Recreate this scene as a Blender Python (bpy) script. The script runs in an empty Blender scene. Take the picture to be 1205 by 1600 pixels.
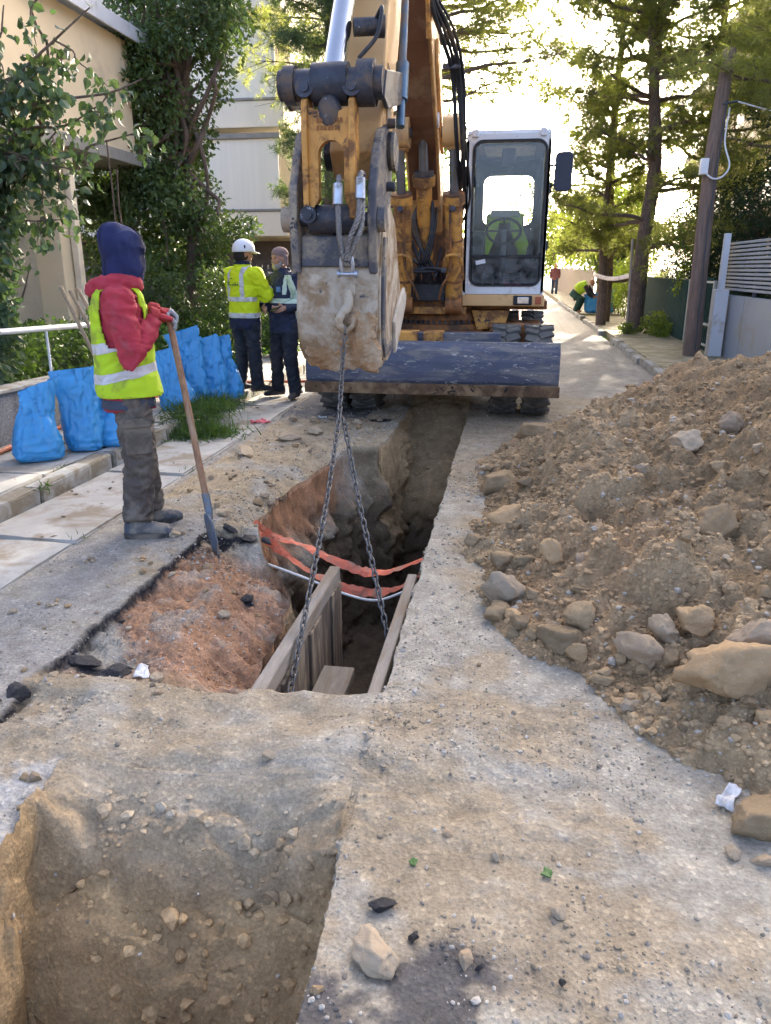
import bpy, bmesh, math, random
import numpy as np
from mathutils import Vector, Matrix
R = math.radians
random.seed(7); RNG = np.random.default_rng(11)
scene = bpy.context.scene
COL = scene.collection
# ------------------------------------------------------------------ camera
cam = bpy.data.cameras.new('camera')
cam.sensor_fit = 'VERTICAL'; cam.sensor_height = 36.0; cam.lens = 36.0 * 1190 / 1600
cam.clip_start = 0.05; cam.clip_end = 3000
camo = bpy.data.objects.new('camera', cam); COL.objects.link(camo)
camo.location = (0, 0, 1.55); camo.rotation_euler = (R(90 - 17.7), 0, R(9.0))
scene.camera = camo
# ------------------------------------------------------------------ sky and sun
SUN_AZ, SUN_EL = 13.0, 19.0          # degrees right of the street's direction, above the horizon
world = bpy.data.worlds.new('World'); scene.world = world; world.use_nodes = True
wn = world.node_tree.nodes; wl = world.node_tree.links; wn.clear()
sky = wn.new('ShaderNodeTexSky'); sky.sky_type = 'NISHITA'; sky.sun_disc = False
sky.sun_elevation = R(SUN_EL); sky.sun_rotation = R(SUN_AZ)
sky.air_density = 0.40; sky.dust_density = 6.0; sky.ozone_density = 0.2; sky.altitude = 50
bg = wn.new('ShaderNodeBackground'); bg.inputs['Strength'].default_value = 0.15
wo = wn.new('ShaderNodeOutputWorld')
wl.new(sky.outputs[0], bg.inputs[0]); wl.new(bg.outputs[0], wo.inputs[0])
sl = bpy.data.lights.new('sun', 'SUN'); sl.energy = 2.2; sl.angle = R(0.6); sl.color = (1.0, 0.90, 0.74)
so = bpy.data.objects.new('sun', sl); COL.objects.link(so); so.location = (8, 40, 30)
_sd = Vector((math.sin(R(SUN_AZ)) * math.cos(R(SUN_EL)), math.cos(R(SUN_AZ)) * math.cos(R(SUN_EL)), math.sin(R(SUN_EL))))
so.rotation_euler = _sd.to_track_quat('Z', 'Y').to_euler()
vs = scene.view_settings; vs.view_transform = 'Standard'; vs.look = 'None'; vs.exposure = 3.05; vs.gamma = 1.0
vs.use_curve_mapping = False
scene.render.engine = 'CYCLES'
cy = scene.cycles
cy.use_denoising = True; cy.max_bounces = 7; cy.diffuse_bounces = 3; cy.glossy_bounces = 3
cy.transmission_bounces = 5; cy.transparent_max_bounces = 8
cy.caustics_reflective = False; cy.caustics_refractive = False
cy.use_adaptive_sampling = True; cy.adaptive_threshold = 0.015

# ------------------------------------------------------------------ numpy noise
_P = np.random.default_rng(3).permutation(256).astype(np.int64); _P = np.concatenate([_P, _P, _P])
_G = np.random.default_rng(5).normal(size=(256, 3)); _G /= np.linalg.norm(_G, axis=1)[:, None]
def pnoise(p):
    p = np.asarray(p, float); i = np.floor(p).astype(np.int64); f = p - i; i &= 255
    u = f * f * f * (f * (f * 6 - 15) + 10); out = 0
    for dx in (0, 1):
        wx = u[..., 0] if dx else 1 - u[..., 0]
        for dy in (0, 1):
            wy = u[..., 1] if dy else 1 - u[..., 1]
            for dz in (0, 1):
                wz = u[..., 2] if dz else 1 - u[..., 2]
                h = _P[_P[_P[(i[..., 0] + dx) & 255] + ((i[..., 1] + dy) & 255)] + ((i[..., 2] + dz) & 255)] & 255
                g = _G[h]
                d = g[..., 0] * (f[..., 0] - dx) + g[..., 1] * (f[..., 1] - dy) + g[..., 2] * (f[..., 2] - dz)
                out = out + wx * wy * wz * d
    return out * 1.5
def fbm(p, s, octv=4, gain=0.5, off=0.0):
    p = np.asarray(p, float) * s + off; a = 1.0; r = 0
    for _ in range(octv):
        r = r + a * pnoise(p); p = p * 2.03 + 7.7; a *= gain
    return r
def ss(a, b, x):
    t = np.clip((np.asarray(x, float) - a) / (b - a), 0, 1); return t * t * (3 - 2 * t)

# ------------------------------------------------------------------ mesh builder
class MB:
    def __init__(s): s.v = []; s.f = []; s.sm = []
    def add(s, v, f, smooth=False):
        o = len(s.v); s.v += [tuple(map(float, q)) for q in v]
        s.f += [tuple(int(i) + o for i in q) for q in f]; s.sm += [smooth] * len(f); return s
    def box(s, c, d, rot=None, taper=1.0):
        x, y, z = (d[0] / 2, d[1] / 2, d[2] / 2)
        vs_ = [Vector((sx * x * (taper if sz > 0 else 1), sy * y * (taper if sz > 0 else 1), sz * z)) for sz in (-1, 1) for sy in (-1, 1) for sx in (-1, 1)]
        if rot is not None:
            m = rot if isinstance(rot, Matrix) else Matrix.Rotation(rot[2], 3, 'Z') @ Matrix.Rotation(rot[1], 3, 'Y') @ Matrix.Rotation(rot[0], 3, 'X')
            vs_ = [m @ q for q in vs_]
        c = Vector(c)
        return s.add([q + c for q in vs_], [(0, 2, 3, 1), (4, 5, 7, 6), (0, 1, 5, 4), (2, 6, 7, 3), (0, 4, 6, 2), (1, 3, 7, 5)])
    def bb(s, x0, x1, y0, y1, z0, z1):
        return s.box(((x0 + x1) / 2, (y0 + y1) / 2, (z0 + z1) / 2), (x1 - x0, y1 - y0, z1 - z0))
    def tube(s, pts, r, n=10, caps=True, smooth=True, squash=None):
        pts = [Vector(p) for p in pts]; k = len(pts)
        rr = r if isinstance(r, (list, tuple)) else [r] * k
        t0 = (pts[1] - pts[0]).normalized()
        up = Vector((0, 0, 1)) if abs(t0.z) < .9 else Vector((0, 1, 0))
        a = t0.cross(up).normalized(); V = []
        for i in range(k):
            t = (pts[min(i + 1, k - 1)] - pts[max(i - 1, 0)]).normalized()
            a = (a - t * a.dot(t)).normalized(); b = t.cross(a)
            for j in range(n):
                g = 2 * math.pi * j / n
                V.append(pts[i] + a * (math.cos(g) * rr[i]) + b * (math.sin(g) * rr[i] * (squash or 1)))
        Fc = [(i * n + j, i * n + (j + 1) % n, (i + 1) * n + (j + 1) % n, (i + 1) * n + j) for i in range(k - 1) for j in range(n)]
        s.add(V, Fc, smooth)
        if caps:
            s.add(V[:n], [tuple(range(n))[::-1]]); s.add(V[-n:], [tuple(range(n))])
        return s
    def cyl(s, p0, p1, r, r1=None, n=20, caps=True):
        return s.tube([p0, p1], [r, r if r1 is None else r1], n, caps)
    def steps(s, p0, p1, prof, n=20):
        """lathe along p0->p1, prof = [(t, radius)...] with sharp shoulders"""
        p0 = Vector(p0); p1 = Vector(p1)
        for (ta, ra), (tb, rb) in zip(prof[:-1], prof[1:]):
            if abs(ta - tb) > 1e-6: s.tube([p0.lerp(p1, ta), p0.lerp(p1, tb)], [ra, rb], n, True)
        return s
    def prism(s, poly, axis, a, b):
        """polygon (list of 2D) extruded along axis 0/1/2 from a to b; the 2D coords are the other two axes in order"""
        def mk(q, w):
            l = list(q); l.insert(axis, w); return l
        n = len(poly)
        V = [mk(q, a) for q in poly] + [mk(q, b) for q in poly]
        Fc = [(i, (i + 1) % n, (i + 1) % n + n, i + n) for i in range(n)]
        return s.add(V, Fc + [tuple(range(n))[::-1], tuple(range(n, 2 * n))])
    def ell(s, c, d, n=16, m=10, rot=None):
        V = []; c = Vector(c)
        for i in range(m + 1):
            th = math.pi * i / m
            for j in range(n):
                ph = 2 * math.pi * j / n
                q = Vector((d[0] * math.sin(th) * math.cos(ph), d[1] * math.sin(th) * math.sin(ph), d[2] * math.cos(th)))
                if rot is not None: q = rot @ q
                V.append(q + c)
        return s.add(V, [(i * n + j, (i + 1) * n + j, (i + 1) * n + (j + 1) % n, i * n + (j + 1) % n) for i in range(m) for j in range(n)], True)
    def grid(s, Pn, smooth=True, wrap=False):
        """Pn: (rows, cols, 3) array"""
        r, c = len(Pn), len(Pn[0])
        V = [q for row in Pn for q in row]
        cc = c if wrap else c - 1
        return s.add(V, [(i * c + j, i * c + (j + 1) % c, (i + 1) * c + (j + 1) % c, (i + 1) * c + j) for i in range(r - 1) for j in range(cc)], smooth)
    def mesh(s, name, origin=(0, 0, 0)):
        me = bpy.data.meshes.new(name); o = Vector(origin)
        me.from_pydata([Vector(q) - o for q in s.v], [], s.f)
        me.polygons.foreach_set('use_smooth', s.sm); me.validate(); me.update()
        bm = bmesh.new(); bm.from_mesh(me); bmesh.ops.recalc_face_normals(bm, faces=bm.faces); bm.to_mesh(me); bm.free()
        return me
def link(o, parent=None):
    COL.objects.link(o)
    if parent is not None: o.parent = parent
    return o
def ORG(parent):
    o = Vector((0, 0, 0)); p = parent
    while p is not None: o += p.location; p = p.parent
    return o
def obj(name, mb, mat, parent=None, origin=None, bevel=0.0, seg=2, label=None):
    """one mesh object; the builder's coordinates are the place's own, parents are only ever moved, never turned, before this"""
    o0 = ORG(parent)
    org = Vector(origin) if origin is not None else o0
    me = mb.mesh(name, org); me.materials.append(mat)
    o = bpy.data.objects.new(name, me); link(o, parent); o.location = org - o0
    if bevel:
        m = o.modifiers.new('bevel', 'BEVEL'); m.width = bevel; m.segments = seg; m.limit_method = 'ANGLE'; m.angle_limit = R(35)
    if label: o['label'] = label
    return o
def raw(name, V, Fc, mat, parent=None, smooth=True, colors=None, loc=None):
    """fast mesh from numpy arrays (faces: list, or int array n x 3 / n x 4)"""
    me = bpy.data.meshes.new(name); V = np.asarray(V, np.float32); Fc = np.asarray(Fc, np.int32)
    k = Fc.shape[1]
    me.vertices.add(len(V)); me.vertices.foreach_set('co', V.ravel())
    me.loops.add(Fc.size); me.loops.foreach_set('vertex_index', Fc.ravel())
    me.polygons.add(len(Fc)); me.polygons.foreach_set('loop_start', np.arange(0, Fc.size, k, dtype=np.int32))
    me.polygons.foreach_set('loop_total', np.full(len(Fc), k, np.int32))
    me.polygons.foreach_set('use_smooth', np.full(len(Fc), smooth))
    if colors is not None:
        ca = me.color_attributes.new('Col', 'FLOAT_COLOR', 'POINT')
        c4 = np.ones((len(V), 4), np.float32); c4[:, :3] = colors; ca.data.foreach_set('color', c4.ravel())
    me.update(calc_edges=True)
    if mat is not None: me.materials.append(mat)
    o = bpy.data.objects.new(name, me); link(o, parent)
    if loc is not None: o.location = loc
    return o
def empty(name, loc, rz=0):
    o = bpy.data.objects.new(name, None); COL.objects.link(o); o.location = loc; o.rotation_euler = (0, 0, rz)
    o.empty_display_size = .1; return o
def tag(o, label, cat, group=None, kind=None):
    o['label'] = label; o['category'] = cat
    if group: o['group'] = group
    if kind: o['kind'] = kind
    return o
def struct(o): o['kind'] = 'structure'; return o
def spline(pts, n=8):
    """Catmull-Rom through the points"""
    P = [Vector(p) for p in pts]; P = [P[0] * 2 - P[1]] + P + [P[-1] * 2 - P[-2]]; out = []
    for i in range(1, len(P) - 2):
        a, b, c, d = P[i - 1:i + 3]
        for k in range(n):
            t = k / n
            out.append(.5 * ((2 * b) + (c - a) * t + (2 * a - 5 * b + 4 * c - d) * t * t + (3 * b - a - 3 * c + d) * t ** 3))
    out.append(P[-2]); return out

# ------------------------------------------------------------------ materials
MATS = {}
def _nodes(name):
    m = bpy.data.materials.new(name); m.use_nodes = True; nt = m.node_tree
    return m, nt, nt.nodes['Principled BSDF'], nt.nodes['Material Output']
def nd(nt, t, **kw):
    n = nt.nodes.new(t)
    for k, v in kw.items():
        if k in n.inputs: n.inputs[k].default_value = v
        else: setattr(n, k, v)
    return n
def ramp(nt, fac, stops):
    r = nt.nodes.new('ShaderNodeValToRGB'); el = r.color_ramp.elements
    while len(el) > 1: el.remove(el[0])
    el[0].position = stops[0][0]; el[0].color = (*stops[0][1], 1)
    for p, c in stops[1:]:
        e = el.new(p); e.color = (*c, 1)
    nt.links.new(fac, r.inputs[0]); return r.outputs[0]
def bw(a, b): return [(a, (0, 0, 0)), (b, (1, 1, 1))]
def mixc(nt, fac, a, b, mode='MIX'):
    m = nt.nodes.new('ShaderNodeMix'); m.data_type = 'RGBA'; m.blend_type = mode
    for sock, val in ((m.inputs[0], fac), (m.inputs[6], a), (m.inputs[7], b)):
        if hasattr(val, 'is_linked') or hasattr(val, 'links'): nt.links.new(val, sock)
        elif isinstance(val, (int, float)): sock.default_value = val
        else: sock.default_value = (*val, 1)
    return m.outputs[2]
def noise(nt, scale, detail=4, rough=.55, vec=None, dist=0.0):
    n = nd(nt, 'ShaderNodeTexNoise'); n.inputs['Scale'].default_value = scale; n.inputs['Detail'].default_value = detail
    n.inputs['Roughness'].default_value = rough; n.inputs['Distortion'].default_value = dist
    if vec is not None: nt.links.new(vec, n.inputs['Vector'])
    return n.outputs['Fac']
def bump(nt, bsdf, height, strength=.3, dist=.01, prev=None):
    b = nt.nodes.new('ShaderNodeBump'); b.inputs['Strength'].default_value = strength; b.inputs['Distance'].default_value = dist
    nt.links.new(height, b.inputs['Height'])
    if prev is not None: nt.links.new(prev, b.inputs['Normal'])
    nt.links.new(b.outputs[0], bsdf.inputs['Normal']); return b.outputs[0]
def objc(nt): return nd(nt, 'ShaderNodeTexCoord').outputs['Object']
def mat(name, col, rough=.7, metal=0.0, var=.25, vscale=6.0, dirt=None, dirt_amt=.0, dscale=3.0, wear=None, wear_amt=0.0, wscale=14.0,
        bmp=.0, bscale=60.0, spec=.4, coat=0.0, stretch=None):
    """paint / cloth / metal / wood with tone variation, dirt patches and chipped wear"""
    if name in MATS: return MATS[name]
    m, nt, b, out = _nodes(name); oc = objc(nt)
    if stretch:
        mp = nd(nt, 'ShaderNodeMapping'); mp.inputs['Scale'].default_value = stretch; nt.links.new(oc, mp.inputs[0]); oc = mp.outputs[0]
    n1 = noise(nt, vscale, 5, .6, oc)
    c = mixc(nt, ramp(nt, n1, bw(.3, .7)), tuple(x * (1 - var) for x in col), tuple(min(1, x * (1 + var)) for x in col))
    rr = None
    if dirt is not None:
        dn = noise(nt, dscale, 8, .68, oc, .4); dm = ramp(nt, dn, bw(.62 - dirt_amt * .5, .72 - dirt_amt * .4)); c = mixc(nt, dm, c, dirt); rr = dm
    if wear is not None:
        wnz = noise(nt, wscale, 9, .7, oc, .8); wm = ramp(nt, wnz, bw(.70 - wear_amt * .4, .73 - wear_amt * .4)); c = mixc(nt, wm, c, wear)
    nt.links.new(c, b.inputs['Base Color'])
    b.inputs['Roughness'].default_value = rough; b.inputs['Metallic'].default_value = metal
    b.inputs['Specular IOR Level'].default_value = spec; b.inputs['Coat Weight'].default_value = coat
    if rr is not None:
        mr = nd(nt, 'ShaderNodeMapRange'); mr.inputs['To Min'].default_value = rough; mr.inputs['To Max'].default_value = min(1, rough + .35)
        nt.links.new(rr, mr.inputs['Value']); nt.links.new(mr.outputs[0], b.inputs['Roughness'])
    if bmp: bump(nt, b, noise(nt, bscale, 6, .65, oc), bmp, .008)
    MATS[name] = m; return m
def attr_mat(name, gscale=90., rough=.95, bmp=.5, spec=.2, bdist=.012):
    """ground: vertex colour carries what the surface is made of, on the road also trench shade; noise adds grains"""
    m, nt, b, out = _nodes(name); oc = objc(nt)
    a = nd(nt, 'ShaderNodeVertexColor'); a.layer_name = 'Col'
    n1 = noise(nt, gscale, 6, .75, oc); n2 = noise(nt, gscale * .12, 6, .65, oc)
    vo = nd(nt, 'ShaderNodeTexVoronoi'); vo.inputs['Scale'].default_value = gscale * .9; nt.links.new(oc, vo.inputs['Vector'])
    c = mixc(nt, 1.0, a.outputs[0], ramp(nt, n1, [(.25, (.60, .59, .58)), (.5, (1, 1, 1)), (.78, (1.4, 1.4, 1.4))]), 'MULTIPLY')
    c = mixc(nt, 1.0, c, ramp(nt, n2, [(.3, (.78, .77, .76)), (.7, (1.2, 1.2, 1.21))]), 'MULTIPLY')
    sep = nd(nt, 'ShaderNodeSeparateColor'); nt.links.new(vo.outputs['Color'], sep.inputs[0])
    c = mixc(nt, ramp(nt, sep.outputs[0], bw(.90, .94)), c, mixc(nt, 1.0, c, (1.3, 1.28, 1.25), 'MULTIPLY'))
    nt.links.new(c, b.inputs['Base Color']); b.inputs['Roughness'].default_value = rough; b.inputs['Specular IOR Level'].default_value = spec
    p = bump(nt, b, n1, bmp, bdist); bump(nt, b, vo.outputs['Distance'], bmp * .5, bdist, p)
    MATS[name] = m; return m
def leaf_mat(name, c1, c2, trans=.35, rough=.5, scale=3.0, tcol=None):
    m, nt, b, out = _nodes(name)
    g = nd(nt, 'ShaderNodeNewGeometry'); rnd = g.outputs['Random Per Island']
    big = noise(nt, scale, 3, .5, objc(nt))
    c = mixc(nt, rnd, c1, c2); c = mixc(nt, 1.0, c, ramp(nt, big, [(.3, (.7, .7, .7)), (.7, (1.3, 1.3, 1.2))]), 'MULTIPLY')
    nt.links.new(c, b.inputs['Base Color']); b.inputs['Roughness'].default_value = rough; b.inputs['Specular IOR Level'].default_value = .35
    tr = nd(nt, 'ShaderNodeBsdfTranslucent'); tc = mixc(nt, 1.0, c, tcol or (2.0, 2.0, .8), 'MULTIPLY'); nt.links.new(tc, tr.inputs[0])
    mx = nd(nt, 'ShaderNodeMixShader'); mx.inputs[0].default_value = trans
    nt.links.new(b.outputs[0], mx.inputs[1]); nt.links.new(tr.outputs[0], mx.inputs[2]); nt.links.new(mx.outputs[0], out.inputs[0])
    MATS[name] = m; return m
def glass_mat(name, tint=(.85, .9, .9), alpha=.05):
    m, nt, b, out = _nodes(name); nt.nodes.remove(b)
    gl = nd(nt, 'ShaderNodeBsdfGlossy'); gl.inputs['Roughness'].default_value = .04
    tr = nd(nt, 'ShaderNodeBsdfTransparent'); tr.inputs[0].default_value = (*tint, 1)
    df = nd(nt, 'ShaderNodeBsdfDiffuse'); df.inputs[0].default_value = (.55, .56, .55, 1)
    fr = nd(nt, 'ShaderNodeFresnel'); fr.inputs[0].default_value = 1.45
    m1 = nd(nt, 'ShaderNodeMixShader'); nt.links.new(fr.outputs[0], m1.inputs[0]); nt.links.new(tr.outputs[0], m1.inputs[1]); nt.links.new(gl.outputs[0], m1.inputs[2])
    m2 = nd(nt, 'ShaderNodeMixShader'); dn = ramp(nt, noise(nt, 7, 6, .7, objc(nt)), [(.35, (0, 0, 0)), (.8, (alpha * 2, alpha * 2, alpha * 2))])
    nt.links.new(dn, m2.inputs[0]); nt.links.new(m1.outputs[0], m2.inputs[1]); nt.links.new(df.outputs[0], m2.inputs[2])
    nt.links.new(m2.outputs[0], out.inputs[0]); MATS[name] = m; return m
# ================================================================== road with the trench, as one continuous surface
M_ground = attr_mat('dusty_ground', 85., .96, .55)
def interp(y, pts):
    xs, vs_ = zip(*pts); return np.interp(y, xs, vs_)
def road_profile(ys):
    XL = interp(ys, [(-2, -1.32), (1.5, -1.33), (1.8, -1.40), (1.95, -1.38), (2.05, -1.2), (2.45, -.99), (2.52, -.97), (2.8, -1.00), (3.2, -1.03), (3.6, -1.10), (3.85, -1.18),
                     (3.98, -1.30), (4.15, -1.42), (4.5, -1.58), (5.1, -1.62), (5.6, -1.60), (6.1, -1.54), (6.5, -1.46), (6.70, -1.40), (6.78, -1.16), (6.95, -1.11), (7.3, -1.10), (8.8, -1.10), (9.5, -1.1)])
    XR = interp(ys, [(-2, -.37), (1.7, -.385), (2.5, -.41), (9, -.41)])
    D = interp(ys, [(-2, 1.1), (1.46, 1.05), (1.485, .56), (1.54, .42), (1.64, .28), (1.74, .17), (1.84, .09), (1.94, .035), (2.06, 0), (2.50, 0), (2.53, .35), (2.56, 1.75), (7.36, 1.75), (7.44, 1.2), (7.56, .68), (8.0, .40), (8.5, .14), (8.75, .02), (8.9, 0), (99, 0)])
    return XL, XR, D
ys = np.concatenate([np.arange(-1.2, 1.0, .06), np.arange(1.0, 1.50, .012), np.arange(1.50, 2.0, .007), np.arange(2.0, 2.48, .010), np.arange(2.48, 2.58, .008), np.arange(2.58, 5.0, .0105),
                     np.arange(5.0, 6.6, .018), np.arange(6.6, 6.9, .010), np.arange(6.9, 7.3, .016), np.arange(7.3, 7.62, .009), np.arange(7.62, 9.0, .022), np.arange(9.0, 14, .08), np.array([14, 15, 16.5, 18, 20, 23, 27, 32, 40, 55, 80, 130, 200.])])
XL, XR, D = road_profile(ys)
nA, nB, nC, nE, nG = 200, 64, 24, 46, 170
ny = len(ys)
u = np.linspace(0, 1, nA); KL, KR = -3.12, 2.22
pinch = ss(.9, 1.6, ys)[:, None]
XLr = XL + .035 * fbm(np.stack([np.zeros(ny), ys, np.zeros(ny)], 1), 3.2, 4) * ss(1.0, 1.5, ys)
XRr = XR + .010 * fbm(np.stack([np.ones(ny) * 5, ys, np.zeros(ny)], 1), 3.5, 4)
ins = (.03 + .09 * ss(.0, 1.2, D))
xa = KL + (XLr[:, None] - KL) * (1 - (1 - u) ** 1.0)[None, :]; za = np.zeros_like(xa)
s = (np.arange(1, nB + 1) / nB)[None, :]
prof = s - .10 * np.sin(s * math.pi)
bulge = .05 * np.sin(s * 6.3)
undercut = ss(4.0, 4.3, ys) * (1 - ss(6.4, 6.9, ys))
xb = XLr[:, None] + ins[:, None] * s + bulge * (D / 1.75)[:, None]; zb = -D[:, None] * s ** .8
s2 = (np.arange(1, nC + 1) / nC)[None, :]
x1 = xb[:, -1:]; x2 = (XRr - .02)[:, None]
xc = x1 + (x2 - x1) * s2; zc = -D[:, None] * np.ones_like(xc)
s3 = (np.arange(1, nE + 1) / nE)[None, :]
xe = x2 + .02 * s3; ze = -D[:, None] * (1 - s3)
u2 = (np.arange(1, nG + 1) / nG)[None, :]
xg = XRr[:, None] + (KR - XRr)[:, None] * u2 ** 1.35; zg = np.zeros_like(xg)
X = np.concatenate([xa, xb, xc, xe, xg], 1); Z = np.concatenate([za, zb, zc, ze, zg], 1)
Y = np.repeat(ys[:, None], X.shape[1], 1)
zone = np.concatenate([np.full(nA, 0), np.full(nB, 1), np.full(nC, 2), np.full(nE, 3), np.full(nG, 4)])[None, :].repeat(ny, 0)
soft = (Y > 1.3) & (Y < 2.2) & (zone > 0) & (zone < 4)
open_ = np.clip((1.74 - Y) / .16, 0, 1) * .5
Z = np.where(soft, Z * ss(-.03, .32, (XRr[:, None] - X) + open_) * ss(-.03, .22, (X - XLr[:, None]) + open_), Z)
P3 = np.stack([X, Y, Z], -1)
n_lo = fbm(P3, 1.3, 4); n_mid = fbm(P3, 6.0, 4, .55, 3.3); n_hi = fbm(P3, 26., 3, .6, 9.1)
# sunken strip where the asphalt was stripped off beside the trench
cutx = -1.80 + .035 * fbm(P3 * [0, 1, 0], 2.6, 6, .62) + .008 * n_hi
win = ss(2.42, 2.60, Y) * (1 - ss(4.22, 4.34, Y)) + ss(2.08, 2.14, Y) * (1 - ss(2.30, 2.40, Y)) * (X < -1.5)
step = np.clip((X - cutx) / .022, 0, 1) * win * (zone <= 1)
ledge = (zone == 0) * ss(2.46, 2.75, Y) * (1 - ss(3.95, 4.2, Y))
edge_d = np.clip((XLr[:, None] - X), 0, 9)                       # distance from the trench lip on the left
fall = ledge * (1 - ss(0, .42, edge_d))
bank = (zone == 0) * ss(4.35, 4.7, Y) * (1 - ss(6.3, 6.7, Y)) * (1 - ss(.0, .25, edge_d))
Z = Z - .055 * step - .24 * fall * (.8 + .8 * n_lo) - .10 * bank + ledge * step * (.045 * n_lo + .018 * n_mid + .014 * n_hi)
rough_z = np.where(zone == 0, np.where(X > cutx, 1.0, .18), np.where(zone == 4, .30, 1.0))
rough_z = np.where((zone == 0) & (X > -2.35) & (Y > 4.3) & (Y < 9.5), .75, rough_z)
flat = (zone == 0) | (zone == 4)
slope_pit = ((zone == 2) | (zone == 1)) & (Y > 1.46) & (Y < 2.1)
bridge = (Y > 1.75) & (Y < 2.62) & (X > -1.75) & (X < .35)
rough_z = np.where(bridge, .85, rough_z)
Zd = rough_z * (.020 * n_lo + .016 * n_mid + .006 * n_hi)
Z = Z + np.where(flat, Zd, np.where(D[:, None] < .02, Zd, 0))
# berm pushed up under the machine at the far end, lip of the pit
Z = Z + .13 * np.exp(-((Y - 9.3) / .55) ** 2 - ((X + .95) / .75) ** 2) * (.8 + .5 * n_mid)
Z = Z + .05 * bridge * np.exp(-((Y - 2.2) / .22) ** 2) * (.6 + n_lo)
# walls: push sideways with lumpy noise
lw = (zone == 1) * ss(.02, .3, D)[:, None]
bigl = fbm(P3, 2.3, 3, .5, 40.)
X = X + lw * np.where(Y < 2.3, .15, 1.0) * (.17 * bigl + .075 * n_mid + .018 * n_hi) * np.minimum(1, np.concatenate([np.zeros((1, nA)), 4 * s, np.ones((1, nC + nE + nG))], 1))
rw = (zone == 3) * ss(.02, .3, D)[:, None]
X = X + rw * (.012 * n_mid + .006 * n_hi)
Y = Y + (((zone == 2) | (zone == 1)) & (Y > 6.85) & (Y < 8.3)) * (.10 * bigl + .05 * n_mid)
Zs = slope_pit * ss(.0, .12, D)[:, None]
Z = Z + Zs * (.09 * bigl + .035 * n_mid + .012 * n_hi + .05 * np.clip(fbm(P3, 9., 3, .5, 61.), 0, 1))
Y = Y + Zs * (.03 * n_mid)
Z = Z + (zone == 2) * (~slope_pit) * (.08 * n_lo + .05 * n_mid) * ss(.1, .5, D)[:, None]
Z = Z - .003
# what the surface is made of, with trench shade and pit brightening mixed in
c_asph = np.array([.30, .28, .245]); c_dust = np.array([.345, .315, .255]); c_dirt = np.array([.32, .262, .18]); c_clay = np.array([.37, .19, .10])
c_soil_shade = np.array([.21, .155, .10]); c_tar = np.array([.022, .022, .026]); c_conc = np.array([.40, .39, .365]); c_road = np.array([.27, .25, .22])
def mixv(a, b, w): return a * (1 - w[..., None]) + b * w[..., None]
C = np.ones(X.shape + (3,)) * c_dust
na = fbm(P3, .9, 4, .55, 70.); nb = fbm(P3, 3.0, 5, .6, 90.)
C = mixv(C, c_dirt, ss(-.10, .40, na + .4 * nb))
# right flat: brown towards the pit's end, grey wheel-packed dust in the middle
C = mixv(C, c_dirt, (zone == 4) * ss(.0, .6, nb + .6 * ss(2.3, 1.6, Y) * ss(.55, .0, X) + .9 * ss(5.0, 5.9, Y) * ss(9.3, 8.6, Y) * ss(1.2, .4, X)) * .9)
C = mixv(C, c_dust * 1.05, (zone == 4) * ss(.22, .02, X + .41) * (1 - ss(5.0, 5.8, Y)) * ss(2.3, 2.6, Y) * .85)
C = mixv(C, c_dirt * 1.02, (bridge * ss(-.45, .35, nb + .25) * .8).astype(float))
leftd = (zone == 0)
C = mixv(C, c_asph, leftd * (X < cutx) * (1 - ss(4.6, 5.2, Y + .6 * na) * ss(-2.55, -2.2, X + .2 * nb)) * ss(-.3, .3, nb + .35) * 1.0)
C = mixv(C, c_dirt * [1.12, 1.1, 1.05], leftd * (X > -2.4) * ss(4.4, 4.9, Y) * (1 - ss(7.6, 8.6, Y)) * ss(-.5, .2, nb + .2))
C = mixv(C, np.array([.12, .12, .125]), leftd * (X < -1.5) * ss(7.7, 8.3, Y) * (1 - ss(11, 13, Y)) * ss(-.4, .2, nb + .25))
clay = ledge * step * ss(-.25, .15, na + .5 * nb + .30 * ss(-1.75, -1.3, X))
C = mixv(C, c_clay, clay * .8); C = mixv(C, c_dust * .95, ledge * step * ss(.1, .6, .5 * n_mid + .7 * nb) * .6)
C = mixv(C, c_clay * [1, .95, .9], (zone == 1) * ss(4.1, 4.5, Y) * (1 - ss(6.2, 6.8, Y)) * ss(-.62, -.28, Z + .12 * nb) * ss(-.02, -.10, Z) * .95)
wallz = (zone == 1) | (zone == 3) | (zone == 2)
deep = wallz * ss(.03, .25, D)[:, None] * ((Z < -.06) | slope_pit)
wc = mixv(np.ones_like(C) * c_dirt * [.95, .90, .84], c_soil_shade, ss(-.3, .4, nb) * np.where(Y < 2.2, .45, 1.0)); wc = mixv(wc, c_soil_shade * .8, ss(-.5, -.95, Z) * (Y > 2.5))  # trench walls darken with depth, shade put into the soil colour
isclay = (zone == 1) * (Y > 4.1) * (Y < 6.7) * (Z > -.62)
wc = np.where((Y < 2.2)[..., None], wc * [1.34, 1.20, .98], wc); wc = mixv(wc, c_dirt * [1.25, 1.08, .85], (Y > 6.8) * ss(-1.2, -.7, Z))  # near pit and far slope coloured lighter and warmer to offset their shade
C = mixv(C, wc, deep * (1 - .85 * isclay)); C = mixv(C, c_dirt * [1.2, 1.05, .85], wallz * ss(6.8, 7.0, Y) * (1 - ss(9.2, 9.8, Y)) * .9 * (Z > -.7))  # far slope colour lifted again against the machine's shade
lipclay = (zone == 1) * ledge.max(1)[:, None] * ss(-.75, -.25, Z)
C = mixv(C, c_clay * [.8, .85, .85], lipclay * ss(-.2, .3, nb + .1) * .7)
C = mixv(C, c_conc * [.95, .94, .92], leftd * (X < -1.36 + .05 * nb) * ss(1.97, 1.90, Y + .10 * nb - .12 * (X + 1.6)) * .95)
tarline = leftd * win * np.exp(-((X - cutx - .010) / .012) ** 2) * (win > .3)
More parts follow.
